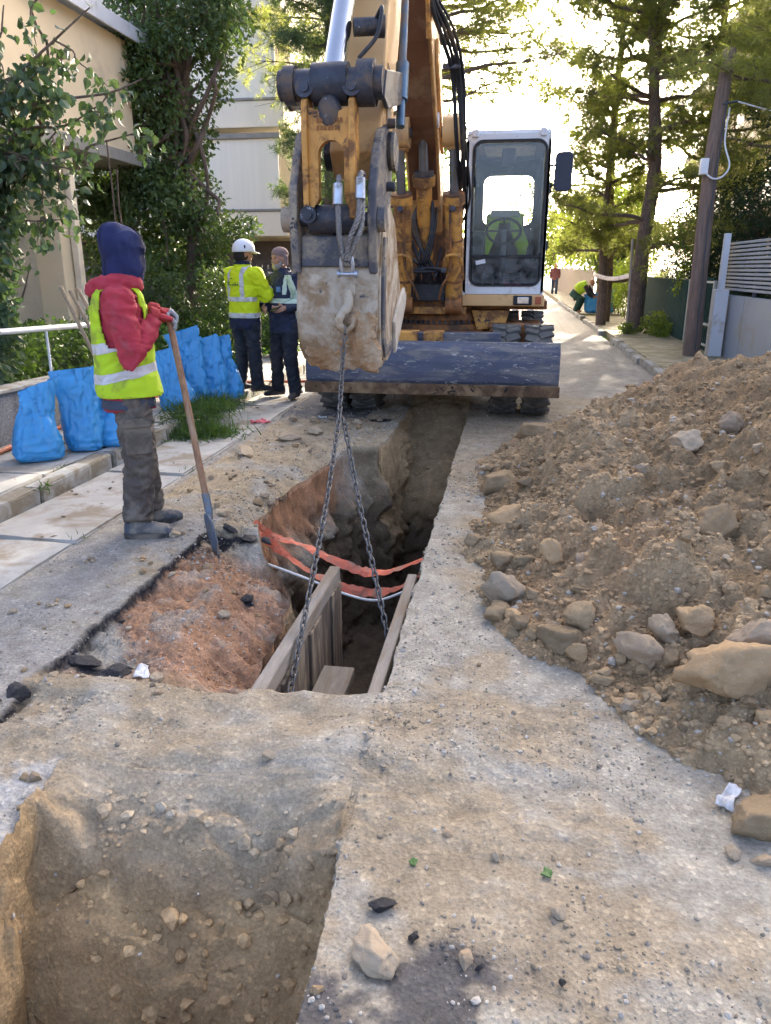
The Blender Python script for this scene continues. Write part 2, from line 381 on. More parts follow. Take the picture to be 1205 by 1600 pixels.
tarblob = leftd * (np.exp(-(((X + 1.62) / .13) ** 2 + ((Y - 2.62) / .05) ** 2) * 1.2) + np.exp(-(((X + 1.62) / .20) ** 2 + ((Y - 4.20) / .10) ** 2) * 1.3) + .9 * np.exp(-(((X + 1.30) / .05) ** 2 + ((Y - 3.55) / .07) ** 2)))
C = mixv(C, c_tar, np.clip(tarline * 1.15 + ss(.42, .6, tarblob * (1 + .8 * nb)), 0, 1))
darkp = np.exp(-(((X + .15) / .28) ** 2 + ((Y - 1.28) / .17) ** 2)) * (zone == 4)
C = mixv(C, np.array([.07, .07, .075]), ss(.30, .75, darkp * (1 + 1.6 * nb)) * .85)
oil = np.exp(-(((X + 1.28) / .18) ** 2 + ((Y - 7.95) / .14) ** 2)) * flat
C = mixv(C, np.array([.02, .02, .02]), ss(.4, .6, oil * (1 + .6 * nb)))
C = mixv(C, c_road, ss(9.3, 10.5, Y) * (.8 + .2 * nb).clip(0, 1) * (X > -1.5))
C *= (1 + .16 * n_mid[..., None] + .10 * n_hi[..., None])
C = np.clip(C, .01, .9)
V = np.stack([X, Y, Z], -1).reshape(-1, 3); nx = X.shape[1]
ii, jj = np.meshgrid(np.arange(ny - 1), np.arange(nx - 1), indexing='ij'); q = (ii * nx + jj).ravel()
Fq = np.stack([q, q + 1, q + nx + 1, q + nx], 1)
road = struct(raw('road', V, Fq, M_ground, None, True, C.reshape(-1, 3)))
ROADX, ROADY, ROADZ, ROADC, ROADZONE = X, Y, Z, C, zone
def ground_z(x, y):
    i = int(np.clip(np.searchsorted(ys, y), 0, ny - 1)); j = int(np.argmin(np.abs(X[i] - x) + 10 * (zone[i] == 3) + 10 * (zone[i] == 1)))
    return float(Z[i, j])
# ---- land beyond the road, one sheet to the horizon, below everything
tm = mat('garden_earth', (.14, .11, .07), .95, var=.3, vscale=1.5, bmp=.5, bscale=12)
struct(obj('terrain', MB().bb(-400, KL - 1.0, -60, 900, -2.1, -.02).bb(KR + 1.0, 400, -60, 900, -2.1, -.02).bb(KL - 1.0, KR + 1.0, 199, 900, -2.1, -.03).bb(KL - 1.0, KR + 1.0, -60, -1.1, -2.1, -.03).bb(KL-1., KR+1., -1.1, 199, -2.2, -1.95), tm))

# ================================================================== stones
def rock_mesh(name, seed, angular=.5, sub=3, m=None):
    rs = np.random.default_rng(seed); bm = bmesh.new(); bmesh.ops.create_icosphere(bm, subdivisions=sub, radius=.5)
    v = np.array([q.co[:] for q in bm.verts])
    v = v * (1 + .22 * fbm(v, 1.7, 2, .5, seed * 3.1))[:, None]
    for _ in range(int(6 + 9 * angular)):
        n = rs.normal(size=3); n /= np.linalg.norm(n); d = rs.uniform(.25, .42)
        e = v @ n - d; v = v - np.clip(e, 0, None)[:, None] * n[None, :] * .9
    r = 1 + .15 * fbm(v, 3.5, 3, .55, seed * 3.1) + .085 * fbm(v, 9, 4, .62, seed * 1.7)
    v = v * r[:, None]; v -= (v.max(0) + v.min(0)) / 2; v /= (v.max(0) - v.min(0)).max()
    for q, c in zip(bm.verts, v): q.co = c
    me = bpy.data.meshes.new(name); bm.to_mesh(me); bm.free()
    me.polygons.foreach_set('use_smooth', [True] * len(me.polygons)); me.set_sharp_from_angle(angle=R(38)) if sub < 3 else None
    if m: me.materials.append(m)
    return me
def stone_mat(name, c1, c2, dust):
    m, nt, b, out = _nodes(name); oc = objc(nt)
    oi = nd(nt, 'ShaderNodeObjectInfo')
    n1 = noise(nt, 2.6, 8, .7, oc); n2 = noise(nt, 16, 6, .7, oc)
    c = mixc(nt, ramp(nt, n1, bw(.35, .65)), c1, c2)
    c = mixc(nt, ramp(nt, n2, bw(.55, .75)), c, dust)
    c = mixc(nt, 1.0, c, ramp(nt, oi.outputs['Random'], [(0, (.75, .75, .76)), (1, (1.25, 1.22, 1.18))]), 'MULTIPLY')
    nt.links.new(c, b.inputs['Base Color']); b.inputs['Roughness'].default_value = .92; b.inputs['Specular IOR Level'].default_value = .25
    bump(nt, b, n2, .5, .012); return m
M_clod = stone_mat('earth_clod', (.25, .182, .105), (.32, .236, .14), (.37, .29, .19))
M_clay = stone_mat('orange_clod', (.34, .23, .12), (.40, .285, .165), (.42, .345, .23))
M_lime = stone_mat('pale_limestone', (.42, .345, .245), (.36, .28, .19), (.48, .42, .33))
M_grey = stone_mat('grey_stone', (.28, .215, .145), (.34, .265, .185), (.40, .33, .25))
M_tarc = mat('bitumen', (.020, .020, .024), .45, var=.5, vscale=14, bmp=.8, bscale=30, spec=.5, wear=(.16, .15, .15), wear_amt=.25, wscale=9)
ROCKS = {k: [rock_mesh('stone', i + sd, ang, 4, m) for i in range(5)] for k, sd, ang, m in (('clod', 1, .25, M_clod), ('clay', 21, .45, M_clay), ('lime', 41, .9, M_lime), ('grey', 61, .9, M_grey), ('tar', 81, .9, M_tarc))}
def rock(kind, loc, size, name, label, cat, group=None, rz=None, i=None):
    me = ROCKS[kind][random.randrange(5) if i is None else i]
    o = bpy.data.objects.new(name, me); COL.objects.link(o)
    o.location = loc; o.scale = size if isinstance(size, (tuple, list)) else (size, size * random.uniform(.75, 1), size * random.uniform(.6, .85))
    o.rotation_euler = (random.uniform(-.3, .3), random.uniform(-.3, .3), random.uniform(0, 6.28) if rz is None else rz)
    return tag(o, label, cat, group)

# ================================================================== heap of dug earth
M_heap = attr_mat('heap_earth', 60., .97, .7, .12, .02)
bp = np.array([(-.08, 6.9), (-.17, 6.0), (-.16, 5.1), (-.15, 4.3), (-.08, 3.7), (-.02, 3.25), (.24, 2.88), (.42, 2.62), (.58, 2.40), (.80, 2.20), (1.1, 2.02), (1.6, 1.85), (2.6, 1.9), (3.7, 2.4), (4.6, 4.0), (4.4, 8.2), (3.4, 9.3), (2.2, 9.4), (1.2, 8.6), (.45, 7.7)])
gx = np.arange(-.45, 3.69, .0155); gy = np.concatenate([np.arange(1.75, 5.0, .0155), np.arange(5.0, 9.6, .028)])
GX, GY = np.meshgrid(gx, gy)
def poly_d(px_, py_, poly):
    d = np.full(px_.shape, 1e9); ins_ = np.zeros(px_.shape, bool); n = len(poly)
    for k in range(n):
        a = poly[k]; b = poly[(k + 1) % n]; e = b - a
        t = np.clip(((px_ - a[0]) * e[0] + (py_ - a[1]) * e[1]) / (e @ e), 0, 1)
        d = np.minimum(d, np.hypot(px_ - a[0] - t * e[0], py_ - a[1] - t * e[1]))
        c = (a[1] > py_) != (b[1] > py_)
        ins_ ^= c & (px_ < (b[0] - a[0]) * (py_ - a[1]) / (b[1] - a[1] + 1e-12) + a[0])
    return np.where(ins_, d, -d)
G3 = np.stack([GX, GY, np.zeros_like(GX)], -1)
hl, hm, hh = fbm(G3, 1.1, 4, .5, 20.), fbm(G3, 4.2, 4, .6, 30.), fbm(G3, 17., 4, .65, 50.)
dd = poly_d(GX, GY, bp) + .10 * hl + .05 * hm
base = np.interp(dd, [-1, -.02, 0, .25, .6, 1.2, 1.9, 3], [-.30, -.03, .0, .11, .30, .62, .86, 1.0])
pk = .72 * np.exp(-(((GX - 2.78) / .30) ** 2 + ((GY - 6.3) / .45) ** 2)) + .22 * np.exp(-(((GX - 2.0) / .45) ** 2 + ((GY - 4.2) / .6) ** 2)) - .15 * np.exp(-(((GX - 1.25) / .4) ** 2 + ((GY - 3.5) / .5) ** 2))
amp = ss(-.02, .5, dd)
HZ = base + pk * ss(0, .8, dd) + amp * (.11 * hl + .050 * hm + .010 * hh) + ss(-.02, .1, dd) * (.03 * np.abs(hm) + .010 * hh)
hc = mixv(np.ones(GX.shape + (3,)) * np.array([.26, .182, .102]), np.array([.335, .242, .14]), ss(-.3, .4, hl + .5 * hm)); hc = mixv(hc, np.array([.35, .235, .13]), ss(.15, .5, fbm(G3, .8, 4, .5, 77.)) * .6)
hc *= (1 + .22 * hm + .16 * hh)[..., None]
nyh, nxh = GX.shape
hi_, hj_ = np.meshgrid(np.arange(nyh - 1), np.arange(nxh - 1), indexing='ij'); q = (hi_ * nxh + hj_).ravel()
keep = (dd[:-1, :-1].ravel() > -.12)
Fh = np.stack([q, q + 1, q + nxh + 1, q + nxh], 1)[keep]
heap = raw('earth_heap', np.stack([GX, GY, HZ], -1).reshape(-1, 3), Fh, M_heap, None, True, np.clip(hc, .02, .8).reshape(-1, 3))
tag(heap, 'long heap of dug brown earth along the right side of the trench', 'earth heap')
def heap_z(x, y):
    i = int(np.clip(np.searchsorted(gy, y), 0, nyh - 1)); j = int(np.clip(np.searchsorted(gx, x), 0, nxh - 1)); return float(HZ[i, j])
def on_ground(x, y):
    z = ground_z(x, y)
    if -.45 < x < 3.45 and 1.75 < y < 9.5: z = max(z, heap_z(x, y))
    return z
BIG = [  # kind, x, y, (sx, sy, sz), lift, label
    ('clay', .80, 2.50, (.34, .28, .25), .10, 'largest orange boulder at the foot of the earth heap'),
    ('lime', .03, 3.42, (.225, .19, .20), .08, 'pale blocky boulder standing alone at the heap edge by the trench'),
    ('clay', .05, 4.38, (.27, .22, .20), .07, 'rough brown boulder at the heap edge beyond the pale block'),
    ('lime', 2.02, 4.92, (.62, .42, .36), .10, 'broad pale slab-sided boulder high on the earth heap'),
    ('clay', 2.06, 4.05, (.42, .30, .36), .08, 'reddish boulder on the heap below the pale slab'),
    ('clay', 1.45, 3.0, (.30, .25, .26), .06, 'brown boulder above the largest one on the heap'),
    ('clay', .98, 3.52, (.26, .2, .24), .05, 'upright tan boulder half buried mid slope of the heap'),
    ('grey', .56, 2.80, (.13, .25, .14), .06, 'long grey stone leaning at the foot of the heap'),
    ('lime', .66, 2.86, (.10, .20, .15), .07, 'pale wedge-shaped stone beside the long grey stone'),
    ('grey', .95, 2.66, (.26, .16, .16), .10, 'flat grey rock resting over the largest boulder'),
    ('clay', .78, 2.86, (.17, .15, .13), .06, 'small orange rock among the stones at the heap foot'),
    ('clod', .36, 3.06, (.17, .14, .13), .04, 'rounded brown clod at the heap edge near the trench'),
    ('clod', .22, 3.0, (.12, .10, .10), .03, 'small brown clod rolled out from the heap edge'),
    ('clay', .33, 2.88, (.10, .09, .10), .04, 'lone orange clod on the dusty ground before the heap'),
    ('clay', .26, 3.62, (.15, .13, .13), .04, 'reddish round clod behind the pale block'),
    ('clod', .02, 3.78, (.16, .13, .11), .04, 'grey-brown clod between pale block and rough boulder'),
    ('lime', 1.05, 4.55, (.22, .2, .17), .05, 'pale angular stone on the middle of the heap slope'),
    ('grey', 1.30, 4.62, (.18, .15, .16), .05, 'grey cube-like stone on the middle of the heap slope'),
    ('clod', -.02, 5.35, (.30, .22, .20), .06, 'flat brown clod at the far left foot of the heap'),
    ('clod', .25, 6.3, (.30, .3, .22), .06, 'big brown clod at the back of the heap near the machine'),
    ('clod', 2.70, 6.25, (.62, .5, .40), .10, 'rounded earth lump crowning the top of the heap'),
    ('clod', .80, 1.98, (.22, .16, .13), .05, 'brown lump of earth on the ground near the white scrap'),
    ('lime', .68, 1.86, (.06, .05, .05), .01, 'small pale stone in front of the brown earth lump'),
    ('grey', .76, 1.84, (.07, .05, .05), .01, 'small grey stone in front of the brown earth lump'),
    ('lime', -.245, 1.37, (.145, .105, .085), .03, 'smooth pale boulder on the rim of the near pit'),
    ('lime', -.72, 2.07, (.075, .055, .045), .01, 'white chipped stone on the dirt bridge between the pits'),
    ('lime', .19, 1.57, (.05, .05, .035), .01, 'rounded pale pebble on the grey ground'),
    ('grey', -.03, 1.40, (.06, .04, .04), .01, 'pale grey pebble right of the smooth boulder'),
    ('lime', .03, 1.74, (.045, .03, .03), .01, 'small cream pebble standing on the dirt'),
]
for k, x, y, s_, lift, lab in BIG:
    rock(k, (x, y, on_ground(x, y) + lift * .6), s_, 'boulder' if max(s_) > .2 else 'stone', lab, 'boulder' if max(s_) > .2 else 'stone')
# clods lying thick on the heap: larger ones are things of their own, crumbs are one mass
KW = dict(clod='brown earth clod', clay='orange-brown lump', grey='grey stone', lime='pale stone')
def heap_label(k, x, y, e, sz):
    sw_ = 'pebble-sized' if sz < .055 else 'fist-sized' if sz < .095 else 'head-sized'
    w1 = 'at the near foot of the heap' if e < .3 and y < 3.4 else 'along the heap edge facing the trench' if e < .3 else 'on the near slope of the heap' if y < 3.6 else 'on the middle slope of the heap' if y < 5.2 else 'on the far part of the heap'
    return f'{sw_} {KW[k]} lying {w1}'
cand = np.argwhere((dd > .0) & (GY < 8.3) & (GX < 3.3)); RNG.shuffle(cand); n = 0
for i, j in cand:
    x, y = GX[i, j], GY[i, j]; e = dd[i, j]
    if RNG.random() > (1.5 * np.exp(-e / .22) + .12) / max(1, y / 3.2): continue
    sz = float(np.clip(RNG.lognormal(-2.75, .42), .035, .20)) * (1.0 if e > .3 else 1.15)
    if y > 4 and sz < .07: continue
    k = RNG.choice(['clod', 'clay', 'grey', 'lime'], p=[.64, .27, .06, .03])
    rock(k, (x, y, HZ[i, j] + sz * .06), sz, 'clod', heap_label(k, x, y, e, sz), 'stone', 'loose clods on the earth heap'); n += 1
    if n >= 290: break
# small stones strewn over the ground
n = 0; strew = []
cand = np.argwhere(((zone == 4) | (zone == 0)) & (ROADY > 1.15) & (ROADY < 8) & (ROADX < 1.6) & (ROADX > -2.4)); RNG.shuffle(cand)
for i, j in cand:
    x, y, z = ROADX[i, j], ROADY[i, j], ROADZ[i, j]
    if poly_d(np.array([x]), np.array([y]), bp)[0] > 0: continue
    wgt = .04 + .30 * (y < 1.9) * (x < .3) + .6 * (-2.3 < x < -1.2) * (y > 2.4) + .35 * (2.0 < y < 2.6) * (x < -.5)
    if RNG.random() > wgt: continue
    sz = float(np.clip(RNG.lognormal(-3.55, .38), .018, .075)) * (1.5 if y > 4.3 else 1)
    k = RNG.choice(['lime', 'grey', 'clod', 'clay'], p=[.42, .30, .18, .1]); w1 = 'on the ground right of the near pit' if x > -.4 and y < 2.2 else 'on the ground between trench and heap' if x > -.4 else 'on the dirt bridge between the pits' if y < 2.6 else 'left of the trench near the worker' if y < 4.6 else 'left of the trench towards the machine'
    rock(k, (x, y, z + sz * .15), sz, 'pebble', f"{'tiny' if sz < .028 else 'small' if sz < .045 else 'larger'} loose {KW[k]} {w1}", 'stone', 'loose stones on the ground'); n += 1
    if n >= 150: break
# crumbs and gravel: one mass each
def crumbs(name, pts, sizes, cols, material, label):
    n = len(pts); bm = bmesh.new(); bmesh.ops.create_icosphere(bm, subdivisions=1, radius=.5)
    bv = np.array([q.co[:] for q in bm.verts]); bf = np.array([[q.index for q in f.verts] for f in bm.faces]); bm.free()
    jit = 1 + RNG.uniform(-.28, .28, (n, len(bv), 1)); a = RNG.uniform(0, 6.28, n); sc = np.stack([np.ones(n), RNG.uniform(.6, 1, n), RNG.uniform(.5, .9, n)], 1)
    v = bv[None] * jit * sc[:, None, :]
    ca, sa = np.cos(a)[:, None], np.sin(a)[:, None]
    v = np.stack([v[..., 0] * ca - v[..., 1] * sa, v[..., 0] * sa + v[..., 1] * ca, v[..., 2]], -1) * sizes[:, None, None] + pts[:, None, :]
    f = bf[None] + (np.arange(n) * len(bv))[:, None, None]
    o = raw(name, v.reshape(-1, 3), f.reshape(-1, 3), material, None, False, np.repeat(cols, len(bv), 0))
    return tag(o, label, 'gravel', None, 'stuff')
def pick(mask, n, w=None):
    idx = np.argwhere(mask); p = None if w is None else w[mask] / w[mask].sum()
    return idx[RNG.choice(len(idx), n, replace=False, p=p)]
inheap = poly_d(ROADX, ROADY, bp) > .05
vis = (ROADY > 1.05) & (ROADY < 8.8) & (ROADX > -2.5) & (ROADX < 2) & ~inheap & (ROADZ > -1.0)
cluster = np.clip(.10 + ss(-.15, .5, fbm(P3, 1.9, 4, .6, 200.)), .03, 1) * np.where(zone == 4, .55, 1.0) * np.where((ROADY < 2.6), 1.5, 1) * np.where((zone == 1) | (zone == 2), np.where(Y > 2.3, .05, .10), 1) * np.where((zone == 0) & (X < cutx), .35, 1)
area = np.abs(np.gradient(X, axis=1)) * np.abs(np.gradient(ys))[:, None] + np.abs(np.gradient(Z, axis=1)) * np.abs(np.gradient(ys))[:, None] * .5
ix = pick(vis, 17000, cluster * area)
pts = np.stack([ROADX[ix[:, 0], ix[:, 1]], ROADY[ix[:, 0], ix[:, 1]], ROADZ[ix[:, 0], ix[:, 1]]], 1)
sz = np.clip(RNG.lognormal(-4.85, .5, len(pts)), .004, .024) * np.where(pts[:, 1] > 3.5, 1.35, 1)
base_c = ROADC[ix[:, 0], ix[:, 1]]; t = RNG.random((len(pts), 1))
cc = np.where(t < .30, np.array([.42, .385, .33]), np.where(t < .42, np.array([.23, .20, .165]), base_c * 1.05)) * RNG.uniform(.75, 1.2, (len(pts), 1))
M_crumb = attr_mat('gravel_stone', 60., .92, .3)
crumbs('gravel', pts + [0, 0, .001], sz, cc, M_crumb, 'fine gravel and crumbs of stone scattered over the broken road')
ix = pick((dd > -.03) & (GY < 8.5) & (GX < 3.3), 20000, np.clip(np.exp(-np.clip(dd, 0, 9) / .5) + .45 + .5 * hm, .05, 2) / np.clip(GY / 3, 1, 3) ** 1.3)
pts = np.stack([GX[ix[:, 0], ix[:, 1]], GY[ix[:, 0], ix[:, 1]], HZ[ix[:, 0], ix[:, 1]]], 1)
sz = np.clip(RNG.lognormal(-4.15, .55, len(pts)), .007, .055) * np.where(pts[:, 1] > 4.5, 1.3, 1)
t = RNG.random((len(pts), 1)); cc = np.where(t < .07, np.array([.38, .34, .28]), hc[ix[:, 0], ix[:, 1]] * RNG.uniform(.85, 1.25, (len(pts), 1)))
_hp = (pts, sz, cc)
crumbs('earth_crumbs', pts, sz, cc, M_crumb, 'small crumbs of earth and stone covering the heap')

# clods sticking out of the near pit's slope
pm = slope_pit & (D[:, None] > .05) & (Y > 1.50) & (X > -1.2); ix = pick(pm, 150, area)
pts = np.stack([ROADX[ix[:, 0], ix[:, 1]], ROADY[ix[:, 0], ix[:, 1]], ROADZ[ix[:, 0], ix[:, 1]]], 1); sz = np.clip(RNG.lognormal(-3.7, .5, len(pts)), .012, .07)
cc = ROADC[ix[:, 0], ix[:, 1]] * RNG.uniform(.9, 1.35, (len(pts), 1))
crumbs('pit_clods', pts, sz, cc, M_crumb, 'clods of earth sticking out of the near pit slope')
# ================================================================== pavements
M_conc = mat('worn_concrete', (.40, .39, .36), .93, var=.16, vscale=3, dirt=(.26, .22, .165), dirt_amt=.30, dscale=2.4, bmp=.45, bscale=70, wear=(.5, .49, .46), wear_amt=.05)
M_kerb = mat('kerb_concrete', (.36, .36, .345), .93, var=.2, vscale=5, dirt=(.22, .19, .14), dirt_amt=.35, dscale=4, bmp=.5, bscale=50)
M_slab = mat('paving_slab', (.40, .385, .35), .9, var=.14, vscale=2.2, dirt=(.27, .245, .20), dirt_amt=.28, dscale=1.8, bmp=.3, bscale=90)
pav = struct(obj('pavement', MB().bb(-4.2, -3.27, -1, 60, -.3, .11), mat('pavement_bed', (.20, .18, .14), .95, bmp=.6, bscale=40)))
def slab_mesh(name, lx, ly, lz, m, jit, seed):
    rs = np.random.default_rng(seed); bm = bmesh.new(); bmesh.ops.create_cube(bm, size=1)
    for v in bm.verts: v.co = Vector((v.co.x * lx, v.co.y * ly, v.co.z * lz)) + Vector(rs.uniform(-jit, jit, 3))
    bmesh.ops.bevel(bm, geom=bm.edges, offset=.012, segments=2, affect='EDGES')
    bmesh.ops.subdivide_edges(bm, edges=[e for e in bm.edges if e.calc_length() > .2], cuts=3, use_grid_fill=True)
    for v in bm.verts: v.co += Vector(rs.normal(0, .0022, 3))
    me = bpy.data.meshes.new(name); bm.to_mesh(me); bm.free(); me.materials.append(m); me.polygons.foreach_set('use_smooth', [True] * len(me.polygons)); me.set_sharp_from_angle(angle=R(45)); return me
ks = [slab_mesh('kerb_stone', .15, .98, .30, M_kerb, .008, i) for i in range(3)]
ps = [slab_mesh('paving_slab', .90, .985, .06, M_slab, .004, i + 9) for i in range(3)]
gs = [slab_mesh('gutter_slab', .64, 1.54, .05, M_conc, .006, i + 19) for i in range(3)]
for i in range(26):
    y = 1.1 + i * 1.0
    o = bpy.data.objects.new('kerb_stone', ks[i % 3]); link(o, pav); o.location = (-3.195 + random.uniform(-.008, .008), y, -.02 + random.uniform(-.008, .006)); o.rotation_euler = (random.uniform(-.008, .008), random.uniform(-.02, .02), random.uniform(-.01, .01))
    if y < 16:
        o = bpy.data.objects.new('paving_slab', ps[i % 3]); link(o, pav); o.location = (-3.735, y + .3, .092 + random.uniform(-.004, .004)); o.rotation_euler = (random.uniform(-.006, .006), random.uniform(-.006, .006), 0)
for i in range(6):
    o = bpy.data.objects.new('gutter_slab', gs[i % 3]); link(o, road); o.location = (-2.79, 1.55 + 1.56 * i, -.008 + random.uniform(-.004, .004)); o.rotation_euler = (random.uniform(-.004, .004), random.uniform(-.006, .006), random.uniform(-.006, .006))
M_verge = mat('dry_verge', (.34, .29, .20), .95, var=.25, vscale=2, dirt=(.22, .19, .10), dirt_amt=.35, dscale=2.5, bmp=.5, bscale=30)  # beige verge tone with darker patches
pavr = struct(obj('right_pavement', MB().bb(2.36, 4.2, -1, 26.5, -.3, .10).bb(2.30, 4.2, 26.5, 130, -.3, .14), M_verge))
for i in range(30):
    y = 9.2 + i * 1.0
    if i in (9, 10, 16): continue
    o = bpy.data.objects.new('kerb_stone', ks[i % 3]); link(o, pavr); o.location = (2.285 + random.uniform(-.02, .02), y, -.04 + random.uniform(-.02, .01)); o.rotation_euler = (0, random.uniform(-.03, .03), random.uniform(-.025, .025))

# ================================================================== left: low wall, rail, house, flats
M_peb = mat('pebble_dash', (.20, .20, .205), .95, var=.35, vscale=60, bmp=.9, bscale=90, dirt=(.12, .10, .07), dirt_amt=.2, dscale=2, wear=(.42, .42, .43), wear_amt=.33, wscale=90)
w = empty('garden_wall', (-4.25, 6, 0)); tag(w, 'low grey pebble-dashed garden wall behind the blue bags', 'wall')
obj('wall_body', MB().prism([(3.0, .05), (8.8, .05), (8.8, .50), (3.0, .60)], 0, -4.36, -4.18), M_peb, w, bevel=.01)
obj('coping', MB().prism([(3.0, .60), (8.8, .50), (8.8, .535), (3.0, .635)], 0, -4.39, -4.15), M_kerb, w, bevel=.008)
M_white = mat('white_paint_metal', (.72, .73, .74), .45, var=.06, dirt=(.40, .36, .30), dirt_amt=.12, wear=(.25, .17, .12), wear_amt=.06)
rl = empty('handrail', (-4.27, 6.5, .55)); tag(rl, 'white tubular handrail on thin posts above the low grey wall', 'handrail')
obj('rail', MB().tube([(-4.27, 5.2, 1.07), (-4.27, 6.2, 1.035), (-4.27, 7.62, 1.0)], .026, 12), M_white, rl)
for y in (5.5, 6.70, 7.5): obj('post', MB().tube([(-4.27, y, .55), (-4.27, y, 1.035)], .013, 8), M_white, rl)
M_wood_h = mat('tool_handle_wood', (.38, .29, .20), .7, var=.3, vscale=9, stretch=(8, 8, 1), bmp=.2)
for i, (a, b, lab) in enumerate((((-4.02, 6.62, 1.40), (-3.92, 7.30, .15), 'leftmost wooden tool handle leaning at the low wall'), ((-4.04, 6.80, 1.36), (-3.80, 7.36, .15), 'middle wooden tool handle leaning at the low wall'), ((-4.0, 6.86, 1.38), (-3.70, 7.40, .15), 'rightmost wooden tool handle leaning at the low wall'))):
    a = Vector(a); b = Vector(b); t = empty('leaning_shovel', b); tag(t, lab, 'shovel', 'tools leaning at the wall')
    obj('handle', MB().tube([a, a.lerp(b, .5), b.lerp(a, .25)], [.017, .018, .019], 10), M_wood_h, t)
    m1 = b.lerp(a, .27); d = (b - a).normalized(); sx = Vector((.12, .02, 0))
    obj('blade', MB().grid([[m1 - sx * .4, m1 + Vector((0, .02, 0)), m1 + sx * .4], [m1 + d * .18 - sx, m1 + d * .18 + Vector((0, .03, 0)), m1 + d * .18 + sx], [b - sx * .5, b, b + sx * .5]]), mat('tool_steel', (.16, .16, .17), .55, .6, var=.3), t).modifiers.new('s', 'SOLIDIFY').thickness = .004
M_hose_o = mat('orange_hose', (.55, .15, .07), .55, var=.2, dirt=(.3, .2, .15), dirt_amt=.25)
hs = obj('orange_hose', MB().tube(spline([(-4.0, 3.6, .145), (-4.02, 4.6, .145), (-4.0, 5.3, .145), (-4.08, 6.2, .145), (-4.05, 7.6, .145), (-3.95, 8.6, .145), (-3.4, 9.5, .145), (-2.7, 10.4, .06), (-2.2, 11.2, .03)], 10), .022, 8), M_hose_o)
tag(hs, 'flat orange hose running along the left pavement by the wall', 'hose')
M_cream = mat('cream_plaster', (.86, .69, .45), .9, var=.07, vscale=.8, dirt=(.74, .59, .40), dirt_amt=.12, dscale=.7, bmp=.15, bscale=120)
M_cream2 = mat('pale_plaster', (.82, .71, .54), .9, var=.06, vscale=.6, dirt=(.55, .46, .34), dirt_amt=.15, dscale=.5, bmp=.12, bscale=90)
M_soff = mat('grey_soffit', (.26, .25, .23), .9, var=.12)
M_roofw = mat('white_metal_sheet', (.62, .64, .68), .6, var=.08, vscale=1.2, dirt=(.45, .42, .38), dirt_amt=.15)
M_dark = mat('dark_glass', (.02, .025, .03), .12, var=.1, spec=.6)
M_shut = mat('shutter_grey', (.45, .42, .37), .7, var=.08)
h = empty('cream_house', (-8.5, 9, 0)); tag(h, 'cream plastered house with overhanging upper floor behind the left trees', 'house')
obj('upper_floor', MB().bb(-13, -6.5, 2.5, 13.55, 3.40, 5.15), M_cream, h, bevel=.02)
obj('floor_slab', MB().bb(-13, -6.35, 2.4, 13.75, 3.22, 3.397), M_soff, h, bevel=.01)
obj('ground_floor_wall', MB().bb(-13, -7.9, 3.0, 12.6, 0, 3.217), M_cream2, h)
obj('column', MB().bb(-7.05, -6.62, 11.05, 11.42, 0, 3.217), M_cream, h, bevel=.015)
obj('column', MB().bb(-6.60, -6.50, 11.30, 11.44, 0, 3.217), M_cream2, h, bevel=.01)
obj('column', MB().bb(-7.05, -6.62, 7.0, 7.4, 0, 3.217), M_cream, h, bevel=.015)
rf = obj('roof', MB().prism([(-13.2, 7.2), (-6.3, 5.16), (-6.3, 5.30), (-13.2, 7.36)], 1, 2.2, 14.5), M_roofw, h, bevel=.01)
obj('fascia', MB().bb(-6.295, -6.26, 2.2, 14.5, 5.10, 5.32), M_roofw, rf, bevel=.008)
obj('barge_board', MB().prism([(-13.2, 7.1), (-6.25, 5.04), (-6.25, 5.34), (-13.2, 7.40)], 1, 14.503, 14.56), mat('grey_trim', (.22, .22, .23), .6), rf)
for y0 in (4.0, 7.4):
    wdw = obj('window', MB().bb(-6.497, -6.46, y0, y0 + 1.3, 3.75, 4.9), M_shut, h, bevel=.01); obj('pane', MB().bb(-6.458, -6.45, y0 + .1, y0 + 1.2, 3.85, 4.8), M_dark, wdw)
wdw = obj('window', MB().bb(-7.897, -7.86, 8.2, 10.0, .9, 2.4), M_shut, h, bevel=.01); obj('pane', MB().bb(-7.857, -7.85, 8.3, 9.9, 1.0, 2.3), M_dark, wdw)
# flats far behind
M_beige = mat('beige_render', (.80, .72, .59), .92, var=.05, vscale=.4, dirt=(.62, .54, .42), dirt_amt=.12, dscale=.35, bmp=.08, bscale=60)
M_awn = mat('beige_awning_cloth', (.80, .75, .65), .95, var=.05, vscale=.9, stretch=(7, 7, .3))
f = empty('block_of_flats', (-10, 26, 0)); tag(f, 'beige block of flats with drawn balcony awnings beyond the big tree', 'building')
obj('wall', MB().bb(-16, -6.9, 25.2, 36, 0, 16), M_beige, f)
for k in range(5):
    z = 2.75 + 3.0 * k
    bl = obj('balcony', MB().bb(-15.5, -6.75, 23.75, 25.195, z - .25, z + .45), M_beige, f, bevel=.02)
    obj('coping', MB().bb(-15.55, -6.70, 23.70, 23.98, z + .453, z + .52), M_soff, bl, bevel=.01)
    obj('awning', MB().bb(-9.55, -6.98, 23.82, 23.85, z + .523, z + 2.45), M_awn, f)
    obj('awning', MB().bb(-14.6, -9.75, 23.82, 23.85, z + .523, z + 2.45), M_awn, f)
    obj('awning_box', MB().bb(-15.4, -6.9, 23.72, 23.94, z + 2.453, z + 2.60), M_soff, f, bevel=.02)
obj('carport_back', MB().bb(-15, -7, 25.1, 25.19, .0, 2.4), mat('carport_shade', (.10, .08, .07), .9), f)  # dark sheet stands for the shade inside the carport

